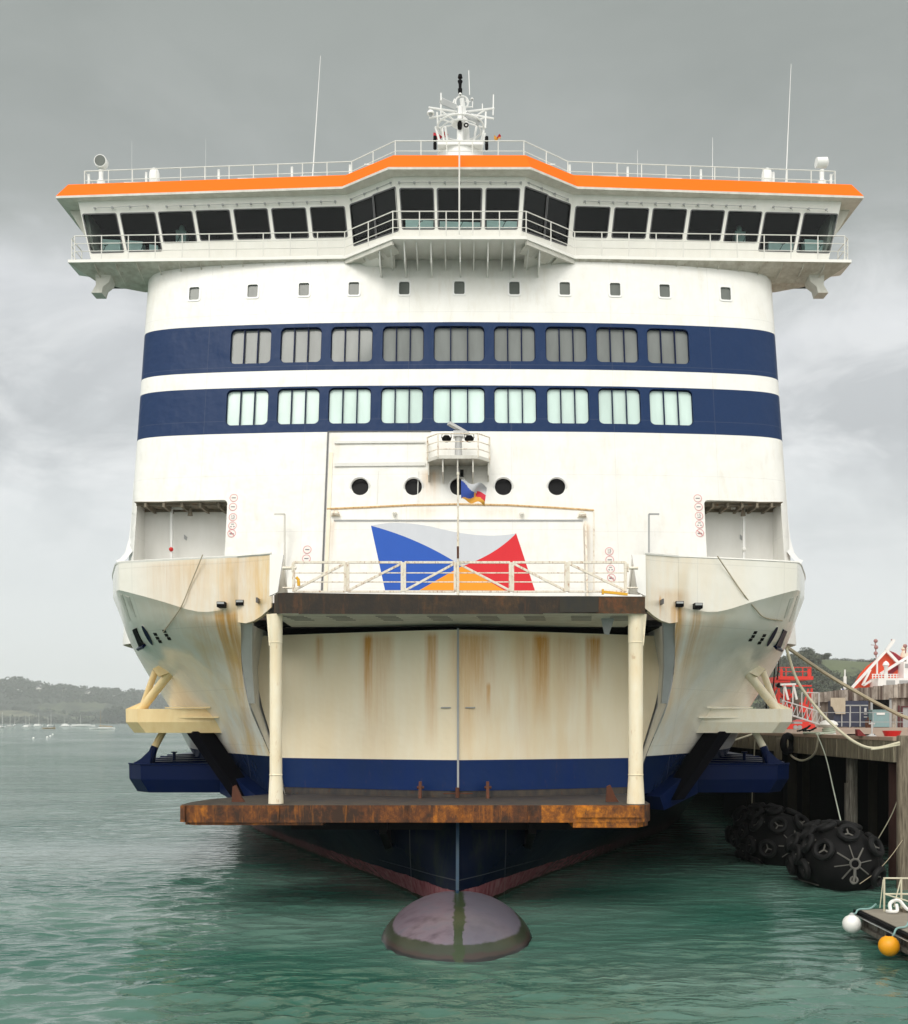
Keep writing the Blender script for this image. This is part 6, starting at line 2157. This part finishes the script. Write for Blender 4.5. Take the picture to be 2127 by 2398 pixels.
shed = thing('shed', (PX(2010, Ys), Ys, QZ), 'low weathered timber shed with a ragged boarded parapet', 'shed')
q = MB()
xa, xb = S_(1903, 0).x, S_(2300, 0).x
q.prism([(xa, Ys, QZ), (xb, Ys, QZ), (xb, Ys, S_(0, 1612).z), (xa, Ys, S_(0, 1632).z)], (0, 12, 0))
q.build('wall', M['shed'], shed)
q = MB()
n = 34
for k in range(n):
    x0 = xa + (xb - xa) * k / n
    x1 = xa + (xb - xa) * (k + 1) / n - 0.03
    tt = (x0 - xa) / (S_(2127, 0).x - xa)
    top_ = S_(0, 1622 - 23 * tt).z
    bot = S_(0, 1634 - 12 * tt).z
    if x1 - x0 > 0:
        q.box((x0, Ys - 0.32 - .03 * (k % 3), bot - .5 + random.uniform(-.08, .08)), (x1, Ys - 0.08, top_ + random.uniform(-.05, .05)))
q.build('parapet', M['shed'], shed)
q = MB()
q.mat(0).box((S_(2038, 0).x, Ys - .06, QZ), (S_(2087, 0).x, Ys + .5, S_(0, 1637).z))
q.build('doorway', M['dark'], shed)
q = MB()
for px in (2040, 2084):
    q.bar((S_(px, 0).x, Ys - .12, QZ), (S_(px, 0).x, Ys - .12, S_(0, 1636).z), 0.22, 0.14, (0, 1, 0))
q.bar((S_(2038, 0).x, Ys - .12, S_(0, 1636).z), (S_(2086, 0).x, Ys - .12, S_(0, 1636).z), 0.14, 0.2)
q.build('door_frame', M['grey'], shed)
q = MB()
q.box((S_(2110, 0).x, Ys - .1, QZ), (S_(2126, 0).x, Ys + .1, S_(0, 1655).z))
q.mat(1).bar((S_(2104, 0).x, Ys - .14, QZ), (S_(2104, 0).x, Ys - .14, S_(0, 1652).z), 0.16, 0.1, (0, 1, 0))
q.bar((S_(2111, 0).x, Ys - .14, QZ), (S_(2111, 0).x, Ys - .14, S_(0, 1654).z), 0.16, 0.1, (0, 1, 0))
q.bar((S_(2111, 0).x, Ys - .14, S_(0, 1655).z), (S_(2130, 0).x, Ys - .14, S_(0, 1655).z), 0.16, 0.14)
q.build('shed_door', [M['grey'], paint('maroon_trim', (0.11, 0.03, 0.035), 0.7, 0.3)], shed)
q = MB()
q.prism([P(*v, 100.25) for v in ((1946, 1634), (1980, 1634), (1980, 1672), (1958, 1672), (1950, 1655), (1946, 1654))][::-1], (0, .1, 0))
q.build('loose_board', paint('pale_board', (0.50, 0.44, 0.34), 0.85, 0.5, (0.30, 0.24, 0.17)), shed)

cont = thing('container', (PX(1996, 100), 100, QZ), 'dark navy steel container standing against the timber shed', 'container')
Yc = 100.5
K = lambda px, py, d=0: P(px, py, Yc + d)
q = MB()
q.box((K(1953, 0).x, Yc, QZ + .08), (K(2034, 0).x, Yc + 1.6, K(0, 1641).z))
q.build('body', M['contnavy'], cont)
q = MB()
for px in (1971, 1991, 2014):
    q.bar((K(px, 0).x, Yc - .05, QZ + .1), (K(px, 0).x, Yc - .05, K(0, 1652).z), 0.10, 0.08, (0, 1, 0))
q.bar((K(1955, 0).x, Yc - .05, K(0, 1652).z), (K(2032, 0).x, Yc - .05, K(0, 1652).z), 0.08, 0.12)
q.build('frame_bar', M['grey'], cont)
q = MB()
q.box((K(2024, 0).x, Yc - .06, K(0, 1667).z), (K(2029, 0).x, Yc - .01, K(0, 1658).z))
for py in (1672, 1679):
    q.box((K(2023, 0).x, Yc - .05, K(0, py + 1).z), (K(2031, 0).x, Yc - .01, K(0, py - 1).z))
q.build('notice_plate', M['galv'], cont)
tb = thing('cabinet', (PX(2062, 99), 99, QZ), 'pale teal steel cabinet with a white plate in front of the shed doorway', 'cabinet')
q = MB()
Yk = 99.6
q.box((PX(2043, Yk), Yk, QZ + .06), (PX(2083, Yk), Yk + 1.4, PZ(1663, Yk)))
q.box((PX(2042, Yk), Yk - .05, PZ(1664, Yk)), (PX(2084, Yk), Yk + 1.45, PZ(1662, Yk)))
q.build('body', M['teal'], tb)
q = MB()
q.box((PX(2053, Yk), Yk - .05, PZ(1674, Yk)), (PX(2072, Yk), Yk - .01, PZ(1669, Yk)))
q.build('plate', M['white_clean'], tb)
q = MB()
for k in range(5):
    q.tube([(PX(2029 + 2.5 * k, 98), 98, QZ), (PX(2027 + 3.0 * k, 98), 98 + .2 * (k % 2), QZ + .5 + .25 * ((k * 7) % 3))], 0.07, 6)
tag(q.build('rusty_scrap', M['rustyred']), 'rusty scrap heaped on the quay between container and teal cabinet', 'scrap')
q = MB()
q.bar((PX(1908, 92), 92, QZ + .55), (PX(2200, 92), 92, QZ + .55 + 0.0), 0.06, 0.06)
for px in (1935, 1990, 2045, 2100):
    q.bar((PX(px, 92), 92, QZ), (PX(px, 92), 92, QZ + .55), 0.06, 0.06, (0, 1, 0))
q.bar((PX(1908, 92), 92, QZ + 1.4), (PX(2200, 92), 92, QZ + 1.4), 0.05, 0.05)
for px in (1935, 1990, 2045, 2100):
    q.bar((PX(px, 92), 92, QZ + .5), (PX(px, 92), 92, QZ + 1.4), 0.05, 0.05, (0, 1, 0))
tag(q.build('quay_railing', M['grey']), 'thin grey railing crossing in front of the shed', 'railing')
# flag with a pale pole behind the shed
q = MB()
p = P(1979, 1625, 135)
q.mat(0).tube([p - Vector((0, 0, 4)), p + Vector((0, 0, 3.2))], 0.09, 6)
q.mat(0).tube([p + Vector((0, 0, 0.7)), p + Vector((0, 0, 2.3))], 0.2, 6)
for k in range(6):
    q.mat(1 if k % 3 == 1 else 0)
    q.poly([p + Vector((-.55 + .2 * k, .05 * (k % 2), .75 - .06 * k)), p + Vector((-.35 + .2 * k, .05 * ((k + 1) % 2), .69 - .06 * k)), p + Vector((-.35 + .2 * k, .05 * ((k + 1) % 2), -.9)), p + Vector((-.55 + .2 * k, .05 * (k % 2), -.9))])
tag(q.build('blue_flag', [M['white_clean'], fb]), 'small white and blue flag on a pole behind the shed', 'flag')

# vessel beyond the shed: white deckhouse, orange red hull and white lattice beams
Yv = 150
V = lambda px, py, d=0: P(px, py, Yv + d)
ves = thing('work_vessel', (PX(2080, Yv), Yv, 0), 'orange red work vessel with white crane beams behind the shed', 'vessel')
q = MB()
q.prism([V(1990, 1618), V(1998, 1605), V(2012, 1580), V(2030, 1560), V(2046, 1549), V(2075, 1521), V(2092, 1527), V(2110, 1540), V(2104, 1570), V(2118, 1605), V(2118, 1640), V(1990, 1640)][::-1], (1.2, 2.0, 0))
q.build('hull', paint('orange_red_hull', (0.78, 0.085, 0.025), 0.45, 0.25), ves)
q = MB()
q.prism([V(2075, 1520, -.15), V(2092, 1527, -.15), V(2112, 1540, -.15), V(2106, 1548, -.15), V(2100, 1551, -.15)][::-1], (0, .2, 0))
q.prism([V(2072, 1582, -.1), V(2102, 1555, -.1), V(2104, 1566, -.1), V(2078, 1588, -.1)][::-1], (0, .2, 0))
q.build('shadow_panel', paint('dark_red_tone', (0.28, 0.012, 0.03), 0.5, 0.3), ves)  # shaded faces of the vessel put in as thin dark red sheets
q = MB()
for a, b_, w_ in (((1996, 1610), (2076, 1523), 0.34), ((2076, 1523), (2103, 1552), 0.4), ((2062, 1578), (2127, 1538), 0.35), ((2020, 1605), (2038, 1568), 0.3), ((2076, 1523), (2094, 1498), 0.42), ((2054, 1545), (2054, 1580), 0.22), ((2124, 1538), (2126, 1560), 0.3), ((2022, 1605), (2040, 1594), 0.3)):
    q.bar(V(*a, -.6), V(*b_, -.6), w_, w_)
q.build('crane_beam', M['white_clean'], ves)
q = MB()
q.box((V(2037, 0).x, Yv - 3, V(0, 1612).z), (V(2110, 0).x, Yv + 4, V(0, 1590).z))
q.box((V(2103, 0).x, Yv - 2, V(0, 1612).z), (V(2150, 0).x, Yv + 4, V(0, 1551).z))
q.build('deckhouse', M['white_clean'], ves)
q = MB()
for a, b_ in ((2056, 2076), (2086, 2106)):
    q.box((V(a, 0).x, Yv - 3.05, V(0, 1606).z), (V(b_, 0).x, Yv - 2.9, V(0, 1595).z))
q.box((V(2106, 0).x, Yv - 2.05, V(0, 1566).z), (V(2127, 0).x, Yv - 1.95, V(0, 1556).z))
q.build('window_strip', M['grey'], ves)
q = MB()
for px in range(2044, 2104, 7):
    q.bar(V(px, 1590, -3), V(px, 1579, -3), 0.12, 0.12, (0, 1, 0))
for py in (1579, 1584):
    q.bar(V(2042, py, -3), V(2104, py, -3), 0.1, 0.1)
q.lathe([(0.25, -1.0), (0.28, 0), (0.5, .3), (0.3, .7), (0.02, .9)], V(2075, 1562, -2), 10)
q.lathe([(0.2, -1.8), (0.25, 0.2)], V(2075, 1578, -2), 10)
q.build('deck_fitting', M['white_clean'], ves)
q = MB()
for (a, b_) in (((2052, 1540), (2050, 1500)), ((2090, 1510), (2088, 1497)), ((2121, 1530), (2121, 1510))):
    q.tube([V(*a, -.5), V(*b_, -.5)], 0.09, 6)
for px, py in ((2051, 1501), (2052, 1516), (2051, 1530), (2120, 1513)):
    q.ball(V(px, py, -.5), 0.32, 0.3, 0.3, 8, 6)
q.bar(V(2040, 1510, -.5), V(2055, 1512, -.5), 0.08, 0.08)
q.build('mast', paint('mast_dull_red', (0.35, 0.18, 0.17), 0.6, 0.3), ves)
q = MB()
q.lathe([(0.6, 0), (0.5, .6), (0.3, 1.0), (0.45, 1.3), (0.1, 2.0)], V(2118, 1540, 1), 10)
q.build('ventilator', M['pale_belt'], ves)

# ================================================================== far shore
def hill(name, x0, x1, y0, y1, ridge, nx, ny, mat_, seed, zbase=-0.5):
    r = np.random.default_rng(seed)
    xs = np.linspace(x0, x1, nx)
    ys = np.linspace(y0, y1, ny)
    rows = []
    for j, y in enumerate(ys):
        t = min(1.0, (y - y0) / (0.62 * (y1 - y0)))
        s_ = t * t * (3 - 2 * t)
        s_ = 0.55 * s_ + 0.45 * t
        back = 1 if y < y0 + .62 * (y1 - y0) else 1 - 0.6 * ((y - y0 - .62 * (y1 - y0)) / (.38 * (y1 - y0))) ** 2
        row = []
        for x in xs:
            h = ridge(x) * s_ * back
            h += 0.05 * ridge(x) * math.sin(x * 0.011 + j * .5 + seed) * s_
            row.append((x, y, zbase + h))
        rows.append(row)
    q = MB()
    q.grid(rows)
    o = q.build(name, mat_, None, angle=80)
    tag(o, kind='structure')
    return BVHTree.FromPolygons(q.v, q.f)

def field_mat(name, cols, hedge, sc, hw):
    m, nt, b = new_mat(name)
    v = coords(nt, (sc, sc * 0.55, 0))
    wn = nd(nt, 'ShaderNodeTexNoise', Scale=0.8, Detail=2)
    nt.links.new(v, wn.inputs['Vector'])
    add = nt.nodes.new('ShaderNodeMixRGB')
    add.blend_type = 'ADD'
    add.inputs[0].default_value = 0.5
    nt.links.new(v, add.inputs[1])
    nt.links.new(wn.outputs['Color'], add.inputs[2])
    vo = nt.nodes.new('ShaderNodeTexVoronoi')
    vo.inputs['Scale'].default_value = 1.0
    nt.links.new(add.outputs[0], vo.inputs['Vector'])
    ve = nt.nodes.new('ShaderNodeTexVoronoi')
    ve.feature = 'DISTANCE_TO_EDGE'
    ve.inputs['Scale'].default_value = 1.0
    nt.links.new(add.outputs[0], ve.inputs['Vector'])
    sx = nt.nodes.new('ShaderNodeSeparateXYZ')
    nt.links.new(vo.outputs['Color'], sx.inputs[0])
    c = ramp(nt, sx.outputs[0], [(i / max(1, len(cols) - 1), k) for i, k in enumerate(cols)])
    c = mixc(nt, mth(nt, 'LESS_THAN', ve.outputs['Distance'], hw), c, hedge)
    wd = ramp(nt, noise(nt, coords(nt, (sc * 1.2, sc * .8, 0)), 1.3, 6, .65), [(0.52, 0.0), (0.58, 1.0)])
    c = mixc(nt, wd, c, hedge)
    setc(nt, b, c)
    b.inputs['Roughness'].default_value = 0.95
    return m
fm = field_mat('far_fields', [(0.050, 0.062, 0.035), (0.10, 0.115, 0.05), (0.13, 0.125, 0.075), (0.07, 0.09, 0.04)], (0.022, 0.030, 0.018), 0.003, 0.05)
fm2 = field_mat('near_hill_fields', [(0.085, 0.105, 0.055), (0.12, 0.145, 0.075), (0.095, 0.12, 0.06)], (0.028, 0.038, 0.022), 0.012, 0.05)
def ridge_left(x):
    px = CX + (x - CAMX) * F / 3870
    py = float(np.interp(px, [-900, -300, 0, 50, 100, 200, 300, 400, 700, 1100, 1700, 2600], [1606, 1604, 1603, 1603, 1612, 1617, 1627, 1640, 1655, 1668, 1672, 1674]))
    return CAMZ + (HZ - py) * 3870 / F
bl = hill('hills', -3225, 2850, 3075, 4350, ridge_left, 160, 36, fm, 3)
def ridge_right(x):
    px = CX + (x - CAMX) * F / 868
    py = float(np.interp(px, [1400, 1650, 1800, 1850, 1900, 1950, 2000, 2127, 2600, 3600], [1688, 1600, 1550, 1538, 1536, 1537, 1540, 1541, 1540, 1560]))
    return CAMZ + (HZ - py) * 868 / F
br_ = hill('hill', 110, 900, 620, 1020, ridge_right, 90, 40, fm2, 8)

def leaf_blob(q, c, rx, ry, rz, n, size, rnd):
    """many small leaf faces spread through a lumpy volume"""
    c = Vector(c)
    for _ in range(n):
        while True:
            d = Vector((rnd.uniform(-1, 1), rnd.uniform(-1, 1), rnd.uniform(-1, 1)))
            if 0.25 < d.length < 1:
                break
        p = c + Vector((d.x * rx, d.y * ry, d.z * rz))
        a = Vector((rnd.gauss(0, 1), rnd.gauss(0, 1), rnd.gauss(0, 1))).normalized()
        b_ = a.orthogonal().normalized()
        s_ = size * rnd.uniform(.6, 1.4)
        q.add([p - a * s_, p + b_ * s_ * .7, p + a * s_, p - b_ * s_ * .7], [(0, 1, 2, 3)])
def leaf_mat(name, c1, c2):
    m, nt, b = new_mat(name)
    c = mixc(nt, ramp(nt, noise(nt, coords(nt), 0.35, 4), [(0.35, 0.0), (0.65, 1.0)]), c1, c2)
    setc(nt, b, c)
    b.inputs['Roughness'].default_value = 0.9
    return m
M['leaf'] = leaf_mat('dark_foliage', (0.032, 0.042, 0.026), (0.060, 0.070, 0.042))
M['leaf2'] = leaf_mat('dull_foliage', (0.026, 0.038, 0.024), (0.050, 0.058, 0.036))
M['bark'] = paint('bark', (0.06, 0.05, 0.04), 0.9, 0.4)
rnd = random.Random(11)
def ground(bv, x, y):
    l, n, i, d = bv.ray_cast(Vector((x, y, 500)), Vector((0, 0, -1)))
    return l.z if l else 0
def tree(px, Y, w_, h, bv, label, grp, blobs=9, n=170, zoff=0.0):
    x = PX(px, Y)
    z = ground(bv, x, Y) + zoff
    t = thing('tree', (x, Y, z), label, 'tree', grp)
    q = MB()
    q.tube([(x, Y, z - 1), (x + .2, Y, z + h * .35), (x - .1, Y, z + h * .75)], [h * .045, h * .035, h * .012], 8)
    for k in range(6):
        a = rnd.uniform(0, 6.28)
        q.tube([(x + .1, Y, z + h * .3), (x + math.cos(a) * w_ * .3, Y + math.sin(a) * w_ * .3, z + h * rnd.uniform(.5, .85))], [h * .02, h * .006], 6)
    q.build('trunk', M['bark'], t)
    q = MB()
    for k in range(blobs):
        a = rnd.uniform(0, 6.28)
        rr = rnd.uniform(.1, .34) * w_
        leaf_blob(q, (x + math.cos(a) * rr, Y + math.sin(a) * rr, z + h * rnd.uniform(.42, .84)), w_ * rnd.uniform(.13, .24), w_ * .2, h * rnd.uniform(.11, .2), n, h * .035, rnd)
    q.build('crown', M['leaf'], t, smooth=False)
tree(1888, 850, 23, 13.5, br_, 'broad rounded tree on the green hill skyline, the larger one beside the bow', 'trees on the green hill skyline', 16, 230, -3)
tree(1931, 850, 16, 10.0, br_, 'smaller rounded tree on the green hill skyline, right of the broad one', 'trees on the green hill skyline', 13, 200, -2.5)
tree(1860, 850, 14, 8.5, br_, 'low bushy tree on the green hill skyline next to the ship hull', 'trees on the green hill skyline', 11, 180, -2)
tree(255, 3084, 51, 48, bl, 'dark tree clump by the far shore, left of the pale belting', 'dark trees by the far shore', 12, 200)
tree(277, 3087, 51, 54, bl, 'tallest dark tree by the far shore, beside the pale belting', 'dark trees by the far shore', 12, 200)
tree(300, 3090, 48, 51, bl, 'dark tree by the far shore partly behind the pale belting', 'dark trees by the far shore', 12, 200)
# woods that read as one mass
def wood(name, bv, pts, size, mt, n=55):
    q = MB()
    for (x, y, s_) in pts:
        z = ground(bv, x, y)
        leaf_blob(q, (x, y, z + s_ * .45), s_ * .75, s_ * .6, s_ * .55, n, s_ * .16, rnd)
    tag(q.build(name, mt, None, smooth=False), kind='stuff')
pts = []
for _ in range(520):
    px = rnd.uniform(-60, 520)
    y = 1.5 * (rnd.uniform(2500, 2620) if rnd.random() < .62 else rnd.uniform(2380, 2500))
    pts.append((PX(px, y), y, rnd.uniform(13, 28)))
for _ in range(170):
    px = rnd.uniform(-60, 480)
    pts.append((PX(px, 3090), rnd.uniform(3080, 3130), rnd.uniform(10, 22)))
for k in range(5):
    y0 = (2150, 2200, 2260, 2320, 2400)[k]
    pa_ = rnd.uniform(-60, 200)
    for i in range(46):
        t = i / 46
        px = pa_ + t * rnd.uniform(280, 330)
        y = 1.5 * (y0 + 70 * t * (1 if k % 2 else -.6) + rnd.uniform(-6, 6))
        pts.append((PX(px, y), y, rnd.uniform(7, 16)))
wood('far_wood', bl, pts, 1, M['leaf2'], 34)
pts = []
for _ in range(420):
    px = rnd.uniform(1780, 2140)
    y = rnd.uniform(640, 775)
    if rnd.random() < .35:
        y = rnd.uniform(760, 800)
        if 1925 < px < 2060:
            continue
    pts.append((PX(px, y), y, rnd.uniform(4.5, 10)))
for i in range(70):
    px = 1835 + i * 4.4
    y = 866 + rnd.uniform(-2, 2)
    pts.append((PX(px, y), y, rnd.uniform(1.6, 3.0)))
for i in range(60):
    px = 1830 + i * 1.4
    y = 820 + rnd.uniform(-14, 14)
    pts.append((PX(px, y), y, rnd.uniform(4, 7.5)))
wood('hillside_wood', br_, pts, 1, M['leaf'], 60)

# houses high on the far ridge, a few pixels each
for i, (px, y) in enumerate(((46, 3700), (92, 3750), (150, 3735), (205, 3780), (222, 3750), (270, 3765), (296, 3810))):
    x = PX(px, y)
    z = ground(bl, x, y)
    q = MB()
    q.mat(0).box((x - 9, y - 6, z - 2), (x + 9, y + 6, z + 9))
    q.mat(1).prism([(x - 9.6, y - 6.6, z + 9), (x - 9.6, y + 6.6, z + 9), (x - 9.6, y, z + 14)], (19.2, 0, 0))
    tag(q.build('house', [M['white'], M['dkgrey']]), 'tiny pale house among the trees on the far ridge', 'house', 'houses on the far ridge')

# ---- moored boats on the left
def make_yacht(hullm):
    t = thing('sailing_boat', (0, 0, 0), 'moored sailing boat with a bare mast', 'boat', 'moored sailing boats off the far shore')
    q = MB()
    rows = []
    for (x, hb_, zb_, zt_) in ((-5.2, .9, .1, 1.0), (-3.5, 1.35, -.2, .95), (0, 1.6, -.4, .9), (3, 1.1, -.3, 1.05), (5.0, .35, .1, 1.2), (5.6, .03, .7, 1.3)):
        rows.append([(x, hb_, zt_), (x, hb_ * .85, zt_ * .4), (x, 0, zb_), (x, -hb_ * .85, zt_ * .4), (x, -hb_, zt_)])
    q.grid(rows)
    q.add([r[0] for r in rows] + [r[-1] for r in rows][::-1], [tuple(range(12))])
    q.poly(rows[0])
    q.build('hull', hullm, t, angle=60)
    q = MB()
    q.prism([(-2.6, -.8, .9), (2.2, -.6, .9), (2.2, .6, .9), (-2.6, .8, .9)], (0, 0, .55))
    q.build('cabin', M['white_clean'], t)
    q = MB()
    q.tube([(.6, 0, .8), (.6, 0, 14.5)], [.16, .10], 6)
    q.tube([(.6, 0, 2.2), (-3.8, 0, 2.1)], .14, 6)
    q.tube([(.6, -.9, 8.5), (.6, .9, 8.5)], .05, 4)
    q.build('mast', M['white'], t)
    return t
yb_ = make_yacht(M['white_clean'])
dark_h = paint('dark_boat_hull', (0.07, 0.07, 0.08), 0.4, 0.2)
first = True
YL = ['white sailing boat at the very left edge of the bay', 'sailing boat with a thin mast next to the leftmost one', 'small sailing boat far off, third from the left', 'sailing boat with a close pair of masts beside it', 'sailing boat just right of the paired masts', 'sailing boat in the middle of the moored row', 'tall masted sailing boat above the tan open boat', 'sailing boat beside the tall masted one', 'lone far sailing boat near the pale motor boats', 'far sailing boat at the right end of the row']
for i, (px, Y, sc, rz) in enumerate(((5, 980, 1.05, 90), (23, 1150, 1.0, 60), (35, 1500, 1.1, 100), (61, 1250, 1.0, 110), (68, 1350, 1.05, 70), (90, 1400, 1.25, 30), (119, 1300, 1.25, 80), (113, 1420, 1.05, 120), (188, 1500, 1.1, 40), (150, 1600, .9, 60))):
    x = PX(px, Y)
    if first:
        o = yb_
        o.location, o.rotation_euler, o.scale = (x, Y, 0), (0, 0, R(rz)), (sc,) * 3
        first = False
    else:
        o = dup(yb_, (x, Y, 0), R(rz), sc)
    o['label'] = YL[i]
def small_boat(px, Y, L_, wd, hullm, cab, label, name='motor_boat'):
    x = PX(px, Y)
    t = thing(name, (x, Y, 0), label, 'boat')
    q = MB()
    rows = []
    for (u, hb_, zb_, zt_) in ((-.5, .8, .1, .17), (-.2, 1.0, -.1, .16), (.2, .9, -.1, .17), (.42, .45, 0, .2), (.5, .03, .12, .23)):
        rows.append([(x + u * L_, Y + hb_ * wd / 2, zt_ * wd * 1.6), (x + u * L_, Y + hb_ * wd * .4, .1), (x + u * L_, Y, zb_ * wd), (x + u * L_, Y - hb_ * wd * .4, .1), (x + u * L_, Y - hb_ * wd / 2, zt_ * wd * 1.6)])
    q.grid(rows)
    q.add([r[0] for r in rows] + [r[-1] for r in rows][::-1], [tuple(range(10))])
    q.poly(rows[0])
    q.build('hull', hullm, t, angle=60)
    q = MB()
    for (a, b_, z0, z1) in cab:
        q.box((x + a * L_, Y - wd * .35, z0), (x + b_ * L_, Y + wd * .35, z1))
    if cab:
        q.build('cabin', M['white_clean'], t)
small_boat(155, 1250, 14, 4, M['white_clean'], [(-.35, .25, 1.0, 2.6), (-.2, .1, 2.6, 3.6)], 'white motor cruiser moored among the yachts')
small_boat(195, 1270, 30, 6, M['white_clean'], [(-.45, .3, 1.4, 2.4)], 'long low white boat moored below the far fields')
small_boat(90, 1300, 12, 4, M['white_clean'], [(-.4, .2, 1.0, 3.0)], 'small white cabin boat moored between masts')
small_boat(62, 1100, 9, 3, M['white_clean'], [(-.3, .2, .8, 2.2)], 'tiny white boat moored near the left edge')
tan = paint('tan_boat_hull', (0.42, 0.30, 0.16), 0.6, 0.3)
small_boat(115, 870, 11, 3.4, tan, [], 'tan open boat with a figure-like outboard moored in front of the yachts', 'open_boat')
q = MB()
q.box((PX(127, 870) - .35, 869.6, .9), (PX(127, 870) + .35, 870.4, 2.6))
q.build('outboard', M['dkgrey'], bpy.data.objects['open_boat'])
small_boat(240, 800, 20, 4, M['white_clean'], [(-.15, .45, 1.0, 1.5)], 'white hulled open sailing boat with lowered tan gear', 'day_boat')
q = MB()
x = PX(236, 800)
q.tube([(x, 800, 1), (x, 800, 15)], [.14, .08], 6)
q.tube([(x - 1, 800, 2.8), (x + 9, 800, 2.2)], .3, 6)
q.build('mast', tan, bpy.data.objects['day_boat'])
for i, (px, py) in enumerate(((79, 1730), (111, 1728), (118, 1725), (124, 1721))):
    Y = 14400 / (py - 1690)
    q = MB()
    q.ball((PX(px, Y), Y, .2), .42, .42, .40, 12, 8)
    tag(q.build('mooring_buoy', M['white_clean']), ['lone white mooring buoy apart from the other three', 'white mooring buoy, left end of the close row of three', 'middle white mooring buoy of the close row of three', 'white mooring buoy, farthest of the close row of three'][i], 'buoy', 'white mooring buoys')

# ---- moist air over the whole harbour
q = MB()
q.box((-4200, -190, -3), (4200, 5750, 290))
m = bpy.data.materials.new('haze_air')
m.use_nodes = True
nt = m.node_tree
nt.nodes.clear()
pv = nt.nodes.new('ShaderNodeVolumePrincipled')
pv.inputs['Color'].default_value = (0.92, 0.94, 0.95, 1)
pv.inputs['Density'].default_value = 0.00013
pv.inputs['Anisotropy'].default_value = 0.0
nt.links.new(pv.outputs[0], nt.nodes.new('ShaderNodeOutputMaterial').inputs['Volume'])
tag(q.build('haze', m, None, smooth=False), kind='stuff')
S.cycles.volume_bounces = 1
